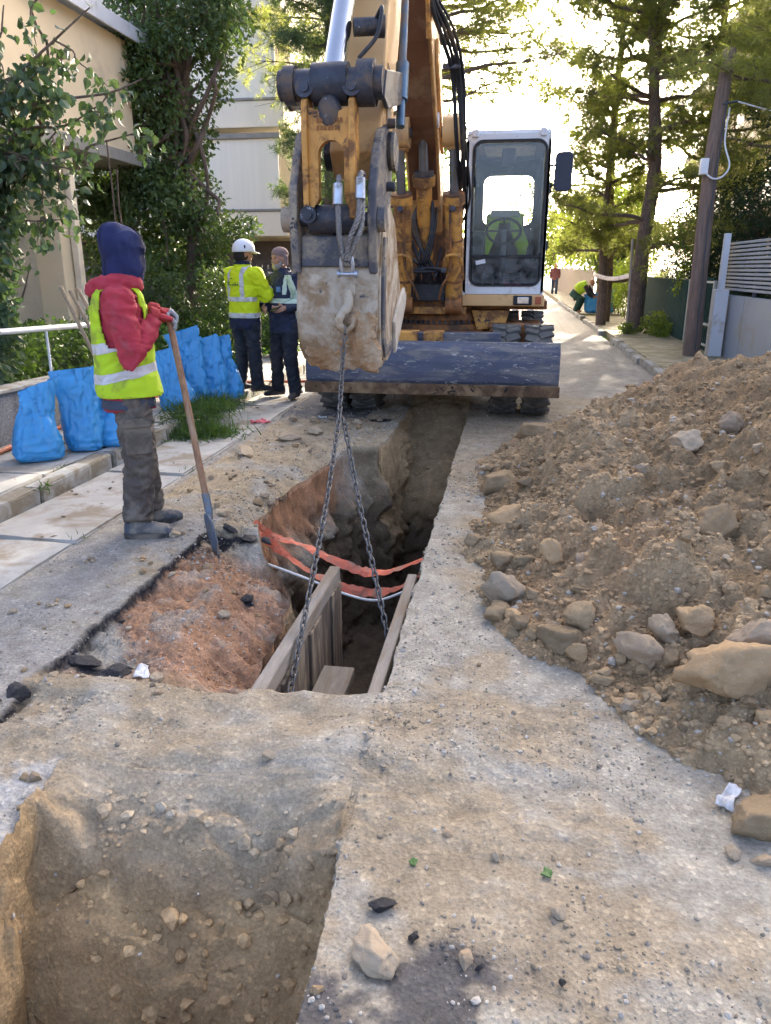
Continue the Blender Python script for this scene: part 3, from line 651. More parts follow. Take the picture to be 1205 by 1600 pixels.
# ================================================================== right: fence, gate, pole, houses
M_fgrey = mat('grey_coated_metal', (.30, .33, .37), .5, var=.05, vscale=.8, dirt=(.36, .33, .28), dirt_amt=.12, dscale=1.2)
M_fwhite = mat('white_wall_paint', (.62, .64, .67), .8, var=.05, vscale=.8, dirt=(.45, .42, .36), dirt_amt=.14)
M_dkmet = mat('dark_grey_metal', (.06, .07, .08), .5, var=.1)
fn = empty('slatted_boundary_fence', (3.75, 12, 0)); tag(fn, 'grey boundary wall topped with horizontal slats behind the earth heap', 'fence')
for i in range(6): obj('wall_panel', MB().bb(3.70, 3.82, 5.42 + 1.6 * i, 7.0 + 1.6 * i, .0, 1.12), M_fgrey if i > 3 else M_fwhite, fn, bevel=.006)
sm = None
for i in range(13):
    z = 1.20 + .062 * i
    if sm is None:
        so_ = obj('slat', MB().bb(3.72, 3.75, 5.4, 14.8, z, z + .040), M_fgrey, fn, bevel=.004); sm = so_
    else:
        c = sm.copy(); COL.objects.link(c); c.parent = fn; c.location = sm.location + Vector((0, 0, .062 * i))
for i in range(7): obj('post', MB().bb(3.755, 3.80, 5.42 + 1.55 * i, 5.47 + 1.55 * i, 1.12, 2.0), M_dkmet, fn)
pl = obj('gate_pillar', MB().bb(3.44, 3.66, 14.2, 14.45, .05, 1.22), M_fwhite, bevel=.01); tag(pl, 'short white gate pillar between the leaning pole and the grey fence', 'pillar')
pl2 = obj('gate_post', MB().bb(3.50, 3.60, 14.28, 14.38, 1.22, 2.12), M_fwhite, bevel=.006); tag(pl2, 'slim pale metal post standing on the white gate pillar', 'post')
M_gate = mat('green_gate_metal', (.035, .07, .06), .9, var=.2, spec=.1)
gt = empty('garden_gate', (3.6, 16, 0)); tag(gt, 'dark green metal garden gate behind the telegraph pole', 'gate')
gf = MB()
for y in (15.0, 17.0): gf.bb(3.585, 3.635, y - .03, y + .03, .1, 1.35)
for z in (.18, .55, 1.30): gf.bb(3.59, 3.63, 15.03, 16.97, z, z + .04)
obj('frame', gf, mat('pale_frame_metal', (.42, .45, .42), .5), gt)
for i in range(15): obj('bar', MB().bb(3.60, 3.62, 15.10 + .128 * i, 15.13 + .128 * i, .1, 1.40), M_gate, gt)
gf2 = empty('green_slat_fence', (3.6, 20, 0)); tag(gf2, 'dark green upright-slat fence behind the tall pine', 'fence')
for i in range(46): obj('slat', MB().bb(3.58, 3.61, 17.15 + .135 * i, 17.245 + .135 * i, .12, 1.34), M_gate, gf2)
obj('rail', MB().bb(3.615, 3.645, 17.1, 23.4, .35, .40).bb(3.615, 3.645, 17.1, 23.4, 1.1, 1.15), M_gate, gf2)
M_oldw = mat('weathered_board', (.30, .25, .20), .9, var=.25, vscale=5, stretch=(4, 4, .5), bmp=.3)
wf = empty('old_board_fence', (3.3, 45, 0)); tag(wf, 'weathered grey board fence far down the street', 'fence')
for i in range(40):
    o = obj('board', MB().bb(3.25, 3.29, 33 + .62 * i, 33.55 + .62 * i, .1, 1.55 + random.uniform(-.08, .1)), M_oldw, wf)
# utility pole
M_pole = mat('weathered_pole_wood', (.17, .125, .10), .9, var=.35, vscale=5, stretch=(9, 9, .6), bmp=.6, bscale=20, dirt=(.26, .16, .12), dirt_amt=.2)
up = empty('utility_pole', (3.19, 14.3, 0)); tag(up, 'weathered wooden utility pole with cable loop by the right fence', 'utility pole')
obj('pole', MB().tube([(3.19, 14.3, -.2), (3.16, 14.3, 1.6), (3.14, 14.3, 3.2), (3.22, 14.3, 4.85)], [.15, .135, .12, .10], 14), M_pole, up)
obj('junction_box', MB().bb(2.95, 3.07, 14.12, 14.26, 3.02, 3.26), M_white, up, bevel=.01)
obj('cable_loop', MB().tube(spline([(3.30, 14.2, 4.0), (3.28, 14.16, 3.5), (3.38, 14.1, 3.15), (3.30, 14.1, 2.98), (3.16, 14.12, 2.95), (3.02, 14.15, 3.05)], 8), .014, 6), M_white, up)
obj('cable', MB().tube([(3.245, 14.17, 4.1), (3.17, 14.14, 2.2), (3.2, 14.12, .2)], .012, 6), M_dkmet, up)
obj('bracket', MB().tube([(3.18, 14.2, 4.05), (3.40, 14.15, 4.08)], .018, 8), M_dkmet, up)
for i, (a, b, sag, lab) in enumerate((((3.4, 14.15, 4.07), (9.5, 13.5, 3.1), .25, 'white service cable running from the pole to the right'), ((3.2, 14.3, 4.7), (3.0, 46, 6.0), .5, 'thin overhead wire running from the pole down the street'))):
    a = Vector(a); b = Vector(b)
    tag(obj('overhead_wire', MB().tube([a.lerp(b, k / 12) - Vector((0, 0, sag * 4 * (k / 12) * (1 - k / 12))) for k in range(13)], .012 if i == 0 else .008, 5), M_white if i == 0 else M_dkmet), lab, 'wire')
# houses on the right behind the trees; they keep the low sun off the near road
def house(name, x0, x1, y0, y1, H, material, lab, side):
    e = empty(name, ((x0 + x1) / 2, (y0 + y1) / 2, 0)); tag(e, lab, 'building')
    obj('wall', MB().bb(x0, x1, y0, y1, 0, H), material, e)
    obj('roof', MB().bb(x0 - .3, x1 + .3, y0 - .3, y1 + .3, H + .003, H + .28), M_roofw, e, bevel=.02)
    n = int(H // 3)
    for k in range(n):
        z = .9 + 3.0 * k
        xf = x0 if side < 0 else x1
        y = y0 + 1
        while y < y1 - 1.6:
            wd = obj('window', MB().bb(*(sorted((xf - .004 * 1, xf + side * .05))), y, y + 1.3, z, z + 1.4), M_shut, e); obj('pane', MB().bb(*(sorted((xf + side * .053, xf + side * .06))), y + .1, y + 1.2, z + .1, z + 1.3), M_dark, wd); y += 2.6
        x = x0 + 1
        while x < x1 - 1.6:
            wd = obj('window', MB().bb(x, x + 1.3, y0 - .05, y0 - .004, z, z + 1.4), M_shut, e); obj('pane', MB().bb(x + .1, x + 1.2, y0 - .06, y0 - .053, z + .1, z + 1.3), M_dark, wd); x += 2.8
        if k: obj('balcony', MB().bb(x0 - (1.2 if side < 0 else -.003), x0 - .003 if side < 0 else x1 + 1.2, y0 + .5, y1 - .5, z - 1.0, z - .1), material, e, bevel=.02)
    return e
house('peach_house', 9.3, 18, 15.5, 27, 10.0, M_cream2, 'peach house with balconies behind the right-hand trees', -1)
house('white_house', 9.5, 18, 29, 44, 12.0, M_cream2, 'pale house farther along the right side of the street', -1)
house('far_left_house', -18, -7.5, 40, 60, 10, M_beige, 'pale house far down the left side of the street', 1)
# ================================================================== wheeled excavator, facing the camera
RUST = (.13, .065, .03); MUD = (.36, .29, .20)
M_yel = mat('worn_orange_paint', (.60, .29, .06), .5, var=.2, vscale=3, dirt=(.20, .095, .04), dirt_amt=.36, dscale=6, wear=(.06, .04, .03), wear_amt=.24, wscale=12, bmp=.12, bscale=40)
M_tan = mat('faded_orange_paint', (.68, .41, .17), .45, var=.12, vscale=2, dirt=(.34, .20, .10), dirt_amt=.22, dscale=2.2, wear=(.10, .055, .03), wear_amt=.10, wscale=8)
M_rust = mat('rusty_orange_steel', (.30, .125, .04), .8, var=.3, vscale=6, dirt=(.11, .065, .04), dirt_amt=.35, dscale=5, wear=(.05, .035, .03), wear_amt=.2, bmp=.3, bscale=50)
M_brn = mat('boom_underside_brown', (.15, .065, .03), .8, var=.25, vscale=4, dirt=(.22, .13, .07), dirt_amt=.2)  # dark brown for the thin sheet along the boom's lower face
M_grs = mat('greasy_dark_steel', (.045, .05, .065), .5, .35, var=.4, vscale=7, dirt=(.16, .12, .09), dirt_amt=.25, dscale=6, wear=(.30, .31, .33), wear_amt=.16, wscale=10, bmp=.3, bscale=40)
M_mudst = mat('mud_caked_steel', (.50, .43, .33), .93, var=.2, vscale=4, dirt=(.27, .185, .105), dirt_amt=.42, dscale=4.5, wear=(.08, .08, .085), wear_amt=.20, wscale=9, bmp=.7, bscale=22)
M_mudst2 = mat('mud_caked_steel_dark', (.085, .085, .095), .7, var=.35, vscale=5, dirt=(.34, .28, .20), dirt_amt=.30, dscale=4, wear=(.04, .045, .06), wear_amt=.30, wscale=8, bmp=.6, bscale=26)
M_claym = mat('sticky_clay', (.33, .20, .10), .95, var=.25, vscale=6, bmp=1.0, bscale=16, dirt=(.42, .32, .21), dirt_amt=.3, dscale=6)
M_blue = mat('worn_blue_paint', (.070, .080, .118), .6, var=.25, vscale=2.5, dirt=(.19, .18, .17), dirt_amt=.28, dscale=4.0, wear=(.42, .40, .37), wear_amt=.25, wscale=15, bmp=.15, bscale=40, stretch=(.55, 2, 2.2))
M_lip = mat('muddy_cutting_edge', (.11, .065, .035), .9, var=.4, vscale=8, dirt=(.24, .16, .09), dirt_amt=.3, dscale=5, bmp=.7, bscale=30, wear=(.02, .018, .016), wear_amt=.28, wscale=12)
M_cabw = mat('white_cab_paint', (.66, .68, .68), .4, var=.05, vscale=2, dirt=(.42, .37, .30), dirt_amt=.16, dscale=3, wear=(.06, .055, .05), wear_amt=.09, wscale=13)
M_rub = mat('black_rubber', (.018, .019, .022), .6, var=.3, dirt=(.10, .09, .07), dirt_amt=.15)
M_hose = mat('hydraulic_hose', (.020, .022, .027), .5, var=.3, dirt=(.12, .09, .06), dirt_amt=.2)
M_chrome = mat('chromed_rod', (.60, .62, .66), .16, 1.0, var=.08, vscale=3)
M_rod = mat('dull_rod', (.22, .24, .28), .30, .9, var=.2, vscale=5)
M_tyre = mat('dusty_tyre', (.10, .097, .09), .9, var=.15, vscale=9, dirt=(.20, .18, .15), dirt_amt=.3, dscale=5)
M_int = mat('dark_cab_interior', (.035, .036, .042), .6, var=.25, dirt=(.12, .11, .10), dirt_amt=.15)
M_glass = glass_mat('dusty_cab_glass', (.86, .90, .89), .10)
M_glass2 = glass_mat('grimy_lower_glass', (.62, .66, .68), .16)
EX = empty('wheeled_excavator', (-.8, 10.1, 0)); tag(EX, 'orange wheeled excavator with white cab standing across the trench', 'excavator')
BX = -1.02                                                   # plane of boom and arm
def part(name, mb, m, bevel=.006, parent=EX, **k): return obj(name, mb, m, parent, bevel=bevel, **k)
# ---- blade
bp_ = [(7.70, .855), (7.62, .78), (7.585, .68), (7.575, .58), (7.58, .49), (7.60, .455)]
bl = part('dozer_blade', MB().prism(bp_ + [(y + .035, z) for y, z in bp_[::-1]], 0, -2.02, .50), M_blue, .004)
part('top_flange', MB().bb(-2.02, .50, 7.70, 7.80, .835, .86), M_blue, .004, bl)
part('cutting_edge', MB().bb(-2.03, .51, 7.545, 7.60, .355, .462), M_lip, .006, bl)
for x in (-1.99, .455): part('end_plate', MB().prism([(7.66, .83), (7.85, .80), (7.85, .45), (7.645, .46)], 0, x, x + .02), M_blue, .003, bl)
part('blade_beam', MB().bb(-1.55, -.08, 7.92, 8.10, .74, .93), M_blue)
for x in (-1.12, -.86): part('blade_lug', MB().bb(x, x + .20, 7.86, 8.115, .70, .945), M_yel, .012)
for x in (-1.35, -.45): part('blade_arm', MB().bb(x, x + .12, 7.66, 8.9, .52, .66), M_blue)
# ---- chassis and wheels
part('chassis', MB().bb(-1.3, -.3, 8.45, 12.3, .58, .86).bb(-1.05, -.55, 8.2, 8.45, .60, .80), M_rust, .02)
for y in (8.68, 11.6): part('axle', MB().cyl((-2.05, y, .50), (.45, y, .50), .10, n=14).bb(-1.1, -.5, y - .22, y + .22, .34, .70), M_rust, .01)
part('axle_bracket', MB().prism([(-.22, .66), (.28, .80), (.28, .95), (.10, .98), (-.22, .90)], 1, 8.75, 9.0), M_rust, .01)
part('fender_step', MB().bb(-.25, .36, 9.1, 9.9, .90, .95), M_rust, .008)
def make_wheel():
    R0, Wd = .49, .27; w_ = empty('wheel', (0, 0, 0))
    prof = [(-.5, .26), (-.52, .36), (-.48, .44), (-.38, .462), (0, .468), (.38, .462), (.48, .44), (.52, .36), (.5, .26)]
    n = 40; t = MB(); t.grid([[(px_ * Wd, r * math.sin(2 * math.pi * j / n), r * math.cos(2 * math.pi * j / n)) for j in range(n)] for px_, r in prof], True, True)
    for k in range(22):
        for sgn in (-1, 1):
            a = 2 * math.pi * (k + (.5 if sgn > 0 else 0)) / 22
            rot = Matrix.Rotation(-a, 3, 'X') @ Matrix.Rotation(sgn * .42, 3, 'Z')
            t.box(Matrix.Rotation(-a, 3, 'X') @ Vector((sgn * .075, 0, .470)), (.15, .068, .036), rot)
    part('tyre', t, M_tyre, .004, w_)
    rm = MB(); rm.steps((-.13, 0, 0), (.13, 0, 0), [(0, .265), (.1, .265), (.1, .22), (.85, .22), (.85, .265), (1, .265)], 28).cyl((-.06, 0, 0), (.06, 0, 0), .21, n=28).cyl((-.10, 0, 0), (.11, 0, 0), .09, n=18)
    part('rim', rm, M_yel, .004, w_)
    return w_
w0 = make_wheel(); w0.parent = EX; first = True
for x in (.32, -.03, -1.57, -1.92):
    for y in (8.68, 11.6):
        if first: ww = w0; first = False
        else:
            ww = w0.copy(); COL.objects.link(ww); ww.parent = EX
            for c in w0.children:
                d = c.copy(); COL.objects.link(d); d.parent = ww
        ww.location = Vector((x, y, .485)) - EX.location; ww.rotation_euler = (random.uniform(0, 6), 0, 0)
# ---- slew ring and upper frame
part('slew_ring', MB().steps((-.82, 9.95, .84), (-.82, 9.95, 1.10), [(0, .72), (.3, .72), (.3, .66), (.5, .66), (.5, .70), (.8, .70), (.8, .64), (1, .64)], 48), M_rust, .006)
tg = MB()
for k in range(60):
    a = 2 * math.pi * k / 60; tg.box((-.82 + .675 * math.sin(a), 9.95 + .675 * math.cos(a), .945), (.03, .03, .035), (0, 0, -a))
part('ring_teeth', tg, M_grs, 0)
part('upper_frame', MB().bb(-1.95, .42, 9.32, 12.6, 1.10, 1.20).bb(-1.40, -.56, 9.15, 9.32, 1.09, 1.19), M_rust, .01)
part('frame_lip', MB().bb(-1.5, -.50, 9.10, 9.145, 1.05, 1.13), M_yel, .008)
part('cab_mount', MB().prism([(-.45, 1.09), (.0, 1.09), (-.06, .90), (-.38, .86)], 1, 9.3, 9.6), M_yel, .01)
eng = part('engine_cover', MB().bb(-1.95, -1.28, 9.62, 12.5, 1.2, 1.95), M_tan, .03)
part('grab_rail', MB().tube([(-1.9, 9.58, 1.97), (-1.9, 9.58, 2.25), (-1.35, 9.58, 2.25), (-1.35, 9.58, 1.97)], .016, 8), M_hose, 0, eng)
part('tool_box', MB().bb(-1.92, -1.30, 9.22, 9.6, 1.2, 1.62), M_tan, .02)
part('counterweight', MB().bb(-1.9, .40, 12.2, 12.9, 1.15, 2.0), M_tan, .08)
part('rear_cover', MB().bb(-1.28, .35, 11.2, 12.2, 1.2, 1.85), M_tan, .03)
# ---- boom feet, boom
for x in (-1.32, -.76): part('boom_bracket', MB().prism([(9.25, 1.19), (10.4, 1.19), (10.1, 2.05), (9.7, 2.05), (9.3, 1.6)], 0, x, x + .06), M_rust, .008)
part('front_plate', MB().bb(-1.26, -.76, 9.36, 9.40, 1.19, 2.35), M_rust, .004)
bprof = [(9.95, 1.62), (9.55, 1.70), (9.10, 2.30), (8.78, 2.72), (8.40, 3.02), (7.85, 3.55), (7.1, 4.55), (6.5, 5.3), (6.35, 5.75), (6.9, 5.85), (7.6, 5.0), (8.35, 4.05), (8.95, 3.25), (9.55, 2.50), (10.1, 1.85)]
BM = part('boom', MB().prism(bprof, 0, BX - .16, BX + .20), M_tan, .012)
part('boom_underside', MB().prism([(9.08, 2.29), (8.77, 2.705), (8.39, 3.005), (7.84, 3.535), (7.09, 4.535), (7.08, 4.525), (7.83, 3.523), (8.38, 2.993), (8.76, 2.693), (9.07, 2.278)], 0, BX - .13, BX + .17), M_brn, 0, BM)
part('boom_rib', MB().prism([(8.95, 2.72), (8.2, 3.42), (8.15, 3.62), (8.35, 3.62), (9.1, 2.9)], 0, BX + .205, BX + .235).prism([(8.95, 2.72), (8.2, 3.42), (8.15, 3.62), (8.35, 3.62), (9.1, 2.9)], 0, BX - .195, BX - .165), M_tan, .006, BM)
for s_, xa, xb in ((-1, -1.30, -1.085), (1, -.745, -.535)):
    part('cylinder_lug', MB().cyl((xa, 8.42, 2.86), (xb, 8.42, 2.86), .145, n=28).bb(min(xa, xb) + .03, max(xa, xb) - .03, 8.40, 8.60, 2.70, 3.02), M_tan, .018, BM)
    part('pin', MB().cyl((xa - .02, 8.42, 2.86), (xb + .02, 8.42, 2.86), .05, n=16), M_grs, .004, BM)
for x, name in ((-1.195, 'boom_cylinder'), (-.64, 'boom_cylinder')):
    a = Vector((x, 9.02, 1.17)); b = Vector((x, 8.42, 2.86)); L = b - a
    c = part(name, MB().steps(a, a + L * .66, [(0, .085), (.08, .085), (.08, .095), (.93, .095), (.93, .118), (1, .118)], 24), M_yel, .004)
    part('rod', MB().cyl(a + L * .66, a + L * .97, .048, n=18), M_rod, 0, c)
    part('rod_seal', MB().cyl(a + L * .655, a + L * .675, .112, n=18), M_rust, .006, c)
    part('clamp', MB().cyl(a + L * .40, a + L * .41, .102, n=22).cyl(a + L * .15, a + L * .165, .102, n=22), M_rust, 0, c)
    part('base_eye', MB().cyl((x - .09, 9.02, 1.17), (x + .09, 9.02, 1.17), .11, n=20), M_rust, .006, c)
    o1 = Vector((.03 if x < -1 else -.03, -.12, 0))
    part('oil_pipe', MB().tube(spline([a + L * .60 + o1, a + L * .45 + o1, a + L * .22 + o1 * 1.1, a + L * .12 + o1 * 1.2 + Vector((.08 if x < -1 else -.08, 0, 0)), a + L * .03 + o1 + Vector((.13 if x < -1 else -.13, .05, 0))], 8), .014, 8), M_rust, 0, c)
    part('oil_pipe', MB().tube(spline([a + L * .22 + Vector((-.10, -.10, 0)), a + L * .29 + Vector((-.08, -.16, 0)), a + L * .31 + Vector((0, -.17, 0)), a + L * .28 + Vector((.09, -.16, 0)), a + L * .16 + Vector((.11, -.12, 0))], 8), .017, 8), M_yel, 0, c)
    part('fitting', MB().cyl(a + L * .58 + Vector((0, -.09, 0)), a + L * .58 + Vector((0, -.16, 0)), .03, n=10), M_grs, .004, c); part('fitting', MB().box(a + L * .22 + Vector((-.10, -.11, 0)), (.06, .05, .06)), M_grs, .004, c)
a = Vector((BX + .045, 9.10, 1.55)); b = Vector((BX + .045, 8.60, 2.98)); L = b - a
c = part('adjusting_cylinder', MB().steps(a, a + L * .66, [(0, .085), (.9, .085), (.9, .115), (1, .125)], 24), M_yel, .004)
part('rod', MB().cyl(a + L * .66, b, .052, n=18), M_rod, 0, c)
part('gland', MB().cyl(a + L * .655, a + L * .69, .108, n=18), M_grs, .006, c)
part('rod_eye', MB().cyl((BX - .12, 8.60, 2.98), (BX + .21, 8.60, 2.98), .06, n=16), M_grs, .006, c)
for x in (BX - .115, BX + .13): part('pin_collar', MB().cyl((x, 8.56, 2.99), (x + .085, 8.56, 2.99), .072, n=14), M_white, .004, c)
# manifold and hoses between the cylinders
mf = part('valve_block', MB().bb(-1.10, -.74, 9.02, 9.14, 1.20, 1.42), M_rub, .01)
for k in range(9):
    x0 = -1.08 + .04 * k; x1 = BX + .04 + random.uniform(-.18, .18); zt = random.uniform(1.6, 2.2)
    part('hose', MB().tube(spline([(x0, 9.0, 1.40), (x0 + random.uniform(-.06, .06), 8.90, 1.52), (x1, 8.88 - .0 * k, zt - .15), (x1 + random.uniform(-.05, .05), 9.2, zt + .15)], 8), random.choice((.014, .018, .022)), 8), M_hose, 0, mf)
for k in range(3): part('hose', MB().tube(spline([(-1.12 + .02 * k, 8.98, 1.65), (-1.0 + .03 * k, 8.84, 1.62), (-.90 + .02 * k, 8.80, 1.9), (-.885, 8.84, 2.25)], 8), .016, 8), M_hose, 0, mf)
part('hose_guard', MB().tube(spline([(-1.12, 8.95, 1.25), (-1.10, 8.88, 1.50), (-.92, 8.86, 1.56), (-.74, 8.88, 1.50), (-.70, 8.95, 1.25)], 8), .02, 8), M_hose, 0, mf)
for k in range(4):
    xo = .042 * k; j1, j2 = random.uniform(-.05, .05), random.uniform(-.08, .08)
    part('hose', MB().tube(spline([(-.66 + xo * .6, 9.3, 2.05), (-.60 + xo + j1, 8.75, 2.35 + j2), (-.60 + xo + j2 * .6, 8.2, 2.75 + j1), (-.63 + xo * .8, 8.0, 3.25), (-.70 + xo * .7, 7.7, 3.48 + .03 * k), (-.79, 7.35, 3.75 + .04 * k), (-.80, 6.9, 4.4)], 8), (.020, .016, .022, .013)[k], 8), M_hose, 0, BM)
part('hose_clamp', MB().box((-.64, 7.95, 3.33), (.17, .08, .05)), M_grs, .008, BM)
for k in range(3): part('oil_pipe', MB().tube([(BX + .22, 7.6 - .1 * k, 3.75 - .16 * k), (BX + .23, 7.0, 4.4 - .1 * k)], .018, 8), M_yel, 0, BM)
# ---- arm, bucket cylinder, links
aprof = [(5.22, 2.10), (5.50, 2.12), (5.72, 2.6), (6.02, 3.2), (6.6, 4.6), (6.9, 5.4), (6.5, 5.7), (6.15, 5.2), (5.85, 4.4), (5.52, 3.3), (5.28, 2.65), (5.10, 2.25)]
AR = part('arm', MB().prism(aprof, 0, BX - .145, BX + .175), M_tan, .015)
part('arm_nose', MB().cyl((BX - .20, 5.30, 2.27), (BX + .23, 5.30, 2.27), .115, n=24), M_grs, .01, AR)
part('scraped_patch', MB().prism([(5.32, 2.35), (5.48, 2.4), (5.6, 2.75), (5.42, 2.8)], 0, BX + .176, BX + .181), M_mudst, 0, AR)
part('hydraulic_pipe', MB().tube([(BX + .24, 5.55, 2.45), (BX + .235, 5.62, 2.62)], .030, 12).tube([(BX + .235, 5.62, 2.62), (BX + .23, 5.72, 2.86)], .045, 12).tube([(BX + .23, 5.72, 2.86), (BX + .21, 6.05, 3.6), (BX + .2, 6.4, 4.4)], .026, 12), mat('blue_grey_pipe', (.10, .16, .22), .35, .5, var=.3, dirt=(.2, .18, .16), dirt_amt=.2), 0, AR)
a = Vector((BX - .075, 4.93, 2.62)); b = Vector((BX - .03, 5.62, 3.75))
c = part('bucket_cylinder', MB().cyl(b, b + (b - a) * .9, .105, n=24).cyl(b - (b - a) * .03, b + (b - a) * .04, .125, n=24), M_tan, .006, AR)
part('rod', MB().cyl(a, b, .066, n=24), M_chrome, 0, c)
part('rod_eye', MB().cyl((BX - .18, 4.90, 2.58), (BX + .03, 4.90, 2.58), .115, n=28).ell((BX - .075, 4.83, 2.42), (.075, .05, .10)), M_grs, .012, c)
part('pipe_stub', MB().cyl((BX + .02, 5.10, 2.92), (BX + .16, 5.14, 2.93), .05, n=16).cyl((BX + .16, 5.14, 2.93), (BX + .20, 5.15, 2.93), .062, n=16), M_grs, .006, AR)
part('grease_hose', MB().tube(spline([(BX + .15, 5.12, 2.96), (BX + .20, 5.05, 3.0), (BX + .18, 4.98, 2.84), (BX + .08, 4.94, 2.72)], 8), .012, 8), M_hose, 0, AR)
LK = empty('tipping_link', (BX, 4.88, 2.2)); LK.parent = EX; LK.location = Vector((BX, 4.88, 2.2)) - EX.location
part('top_pin', MB().steps((-1.405, 4.90, 2.58), (-.785, 4.90, 2.58), [(0, .085), (.05, .085), (.05, .105), (.16, .105), (.16, .085), (.32, .085), (.32, .10), (.62, .10), (.62, .085), (.76, .085), (.76, .125), (.92, .125), (.92, .09), (1, .09)], 28), M_grs, .006, LK)
part('bolt_boss', MB().cyl((-1.235, 4.79, 2.55), (-1.235, 4.88, 2.55), .055, n=18).cyl((-1.235, 4.775, 2.55), (-1.235, 4.80, 2.55), .030, n=8), M_grs, .004, LK)
part('bolt_boss', MB().cyl((-.955, 4.79, 2.55), (-.955, 4.88, 2.55), .055, n=18).cyl((-.955, 4.775, 2.55), (-.955, 4.80, 2.55), .030, n=8), M_grs, .004, LK)
# cast H-link with arched opening: outer outline and hole joined in rings
def arch(cx, z0, z1, hw, n):
    pts = [(cx - hw, z0)]
    for k in range(n + 1):
        a_ = math.pi * (1 - k / n); pts.append((cx + hw * math.cos(a_), z1 - hw + hw * math.sin(a_)))
    pts.append((cx + hw, z0)); return pts
hole = arch(-1.085, 1.95, 2.27, .078, 10); n_ = len(hole)
outer = [(-1.245, 1.83)] + [(-1.245 + .0 * k, 2.0 + .08 * k) for k in range(4)] + [(-1.235, 2.45), (-1.19, 2.44), (-1.085, 2.33 + .07), (-.99, 2.44), (-.955, 2.45)] + [(-.945, 2.24 - .08 * k) for k in range(n_ - 11)] + [(-.945, 1.83)]
outer = outer[:n_ - 1] + [(-.945, 1.83)]
lk = MB()
for yv in (4.80, 4.86): lk.add([(x, yv, z) for x, z in outer] + [(x, yv, z) for x, z in hole], [(i, i + 1, n_ + i + 1, n_ + i) for i in range(n_ - 1)])
lk.add([(x, 4.80, z) for x, z in outer] + [(x, 4.86, z) for x, z in outer], [(i, (i + 1) % n_, n_ + (i + 1) % n_, n_ + i) for i in range(n_)])
lk.add([(x, 4.80, z) for x, z in hole] + [(x, 4.86, z) for x, z in hole], [(i, i + 1, n_ + i + 1, n_ + i) for i in range(n_ - 1)])
part('cast_link', lk, M_yel, 0, LK)
for x0 in (-1.255, -.975): part('link_flange', MB().prism([(4.775, 1.84), (4.765, 2.3), (4.78, 2.48), (4.93, 2.55), (4.95, 1.80)], 0, x0, x0 + .035), M_yel, .008, LK)
cm = MB()
for r_ in range(2):
    x_ = -1.16
    while x_ < -1.02:
        ww_ = random.uniform(.012, .022); cm.box((x_, 4.798, 2.375 - .04 * r_), (ww_ * .8, .008, .024)); x_ += ww_ + .004
part('cast_mark', cm, M_rust, 0, LK)
part('lower_pin', MB().cyl((-1.39, 4.88, 1.84), (-.80, 4.88, 1.84), .042, n=16).cyl((-1.24, 4.88, 1.84), (-.95, 4.88, 1.84), .085, n=24), M_grs, .005, LK)
part('bolt_boss', MB().cyl((-1.225, 4.76, 1.86), (-1.225, 4.84, 1.86), .05, n=18).cyl((-1.225, 4.745, 1.86), (-1.225, 4.78, 1.86), .028, n=8), M_grs, .004, LK)
for x in (-1.415, -.83): part('guide_link', MB().prism([(4.86, 2.50), (4.96, 2.66), (5.60, 2.78), (5.66, 2.66), (5.55, 2.58), (5.0, 2.46)], 0, x + .03, x + .055), M_grs, .006, LK)
# ---- bucket, hanging with its back to the camera
BK = empty('bucket', (BX, 5.2, 1.5)); BK.parent = EX; BK.location = Vector((BX, 5.2, 1.5)) - EX.location
sp_ = [(4.98, 1.78), (4.90, 1.62), (4.84, 1.42), (4.815, 1.22), (4.86, 1.05), (4.98, .955), (5.16, .935), (5.36, .99), (5.55, 1.10), (5.80, 1.28)]
XA, XB = -1.325, -.815
NU = 26; rows = []
sps = spline([(0, y, z) for y, z in sp_], 5)
for p in sps:
    row = []
    for k in range(NU + 1):
        x = XA + (XB - XA) * k / NU
        row.append((x, p.y, p.z))
    rows.append([(XA + (XB - XA) / 2 + (q[0] - XA - (XB - XA) / 2) * (.90 + .10 * float(ss(.95, 1.25, q[2]))), q[1], q[2]) for q in row])
A_ = np.array([[list(q) for q in r] for r in rows]); nz = fbm(A_, 5, 4, .6, 12.); A_[..., 1] -= .012 * nz + .02 * np.clip(fbm(A_, 3, 3, .5, 31.), 0, 1) * ss(1.5, 1.0, A_[..., 2])
bs = part('back_sheet', MB().grid(A_.tolist()), M_mudst, 0, BK); sd = bs.modifiers.new('s', 'SOLIDIFY'); sd.thickness = .025; sd.offset = 0
side = [(4.99, 1.80), (4.92, 1.64), (4.86, 1.43), (4.838, 1.23), (4.88, 1.07), (4.99, .98), (5.16, .96), (5.36, 1.012), (5.55, 1.12), (5.83, 1.31), (5.62, 1.62), (5.50, 1.85), (5.25, 1.95)]
for x in (XA - .012, XB - .012):
    part('side_plate', MB().prism(side, 0, x, x + .024), M_mudst, .004, BK)
part('side_wear_plate', MB().prism([(5.40, .985), (5.58, 1.09), (5.90, 1.29), (5.93, 1.36), (5.84, 1.42), (5.5, 1.30), (5.34, 1.2)], 0, XB + .013, XB + .036), mat('pale_dusty_steel', (.50, .45, .37), .9, var=.15, dirt=(.34, .27, .19), dirt_amt=.2, bmp=.3), .006, BK)
part('reinforcing_strip', MB().prism([(4.97, 1.74), (5.06, 1.74), (4.98, 1.4), (4.96, 1.2), (5.02, 1.06), (5.3, 1.08), (5.3, 1.03), (4.98, 1.0), (4.90, 1.1), (4.88, 1.3), (4.90, 1.5)], 0, XB + .013, XB + .03), M_mudst2, .004, BK)
for x in (-1.09, -1.0, -.90): pass
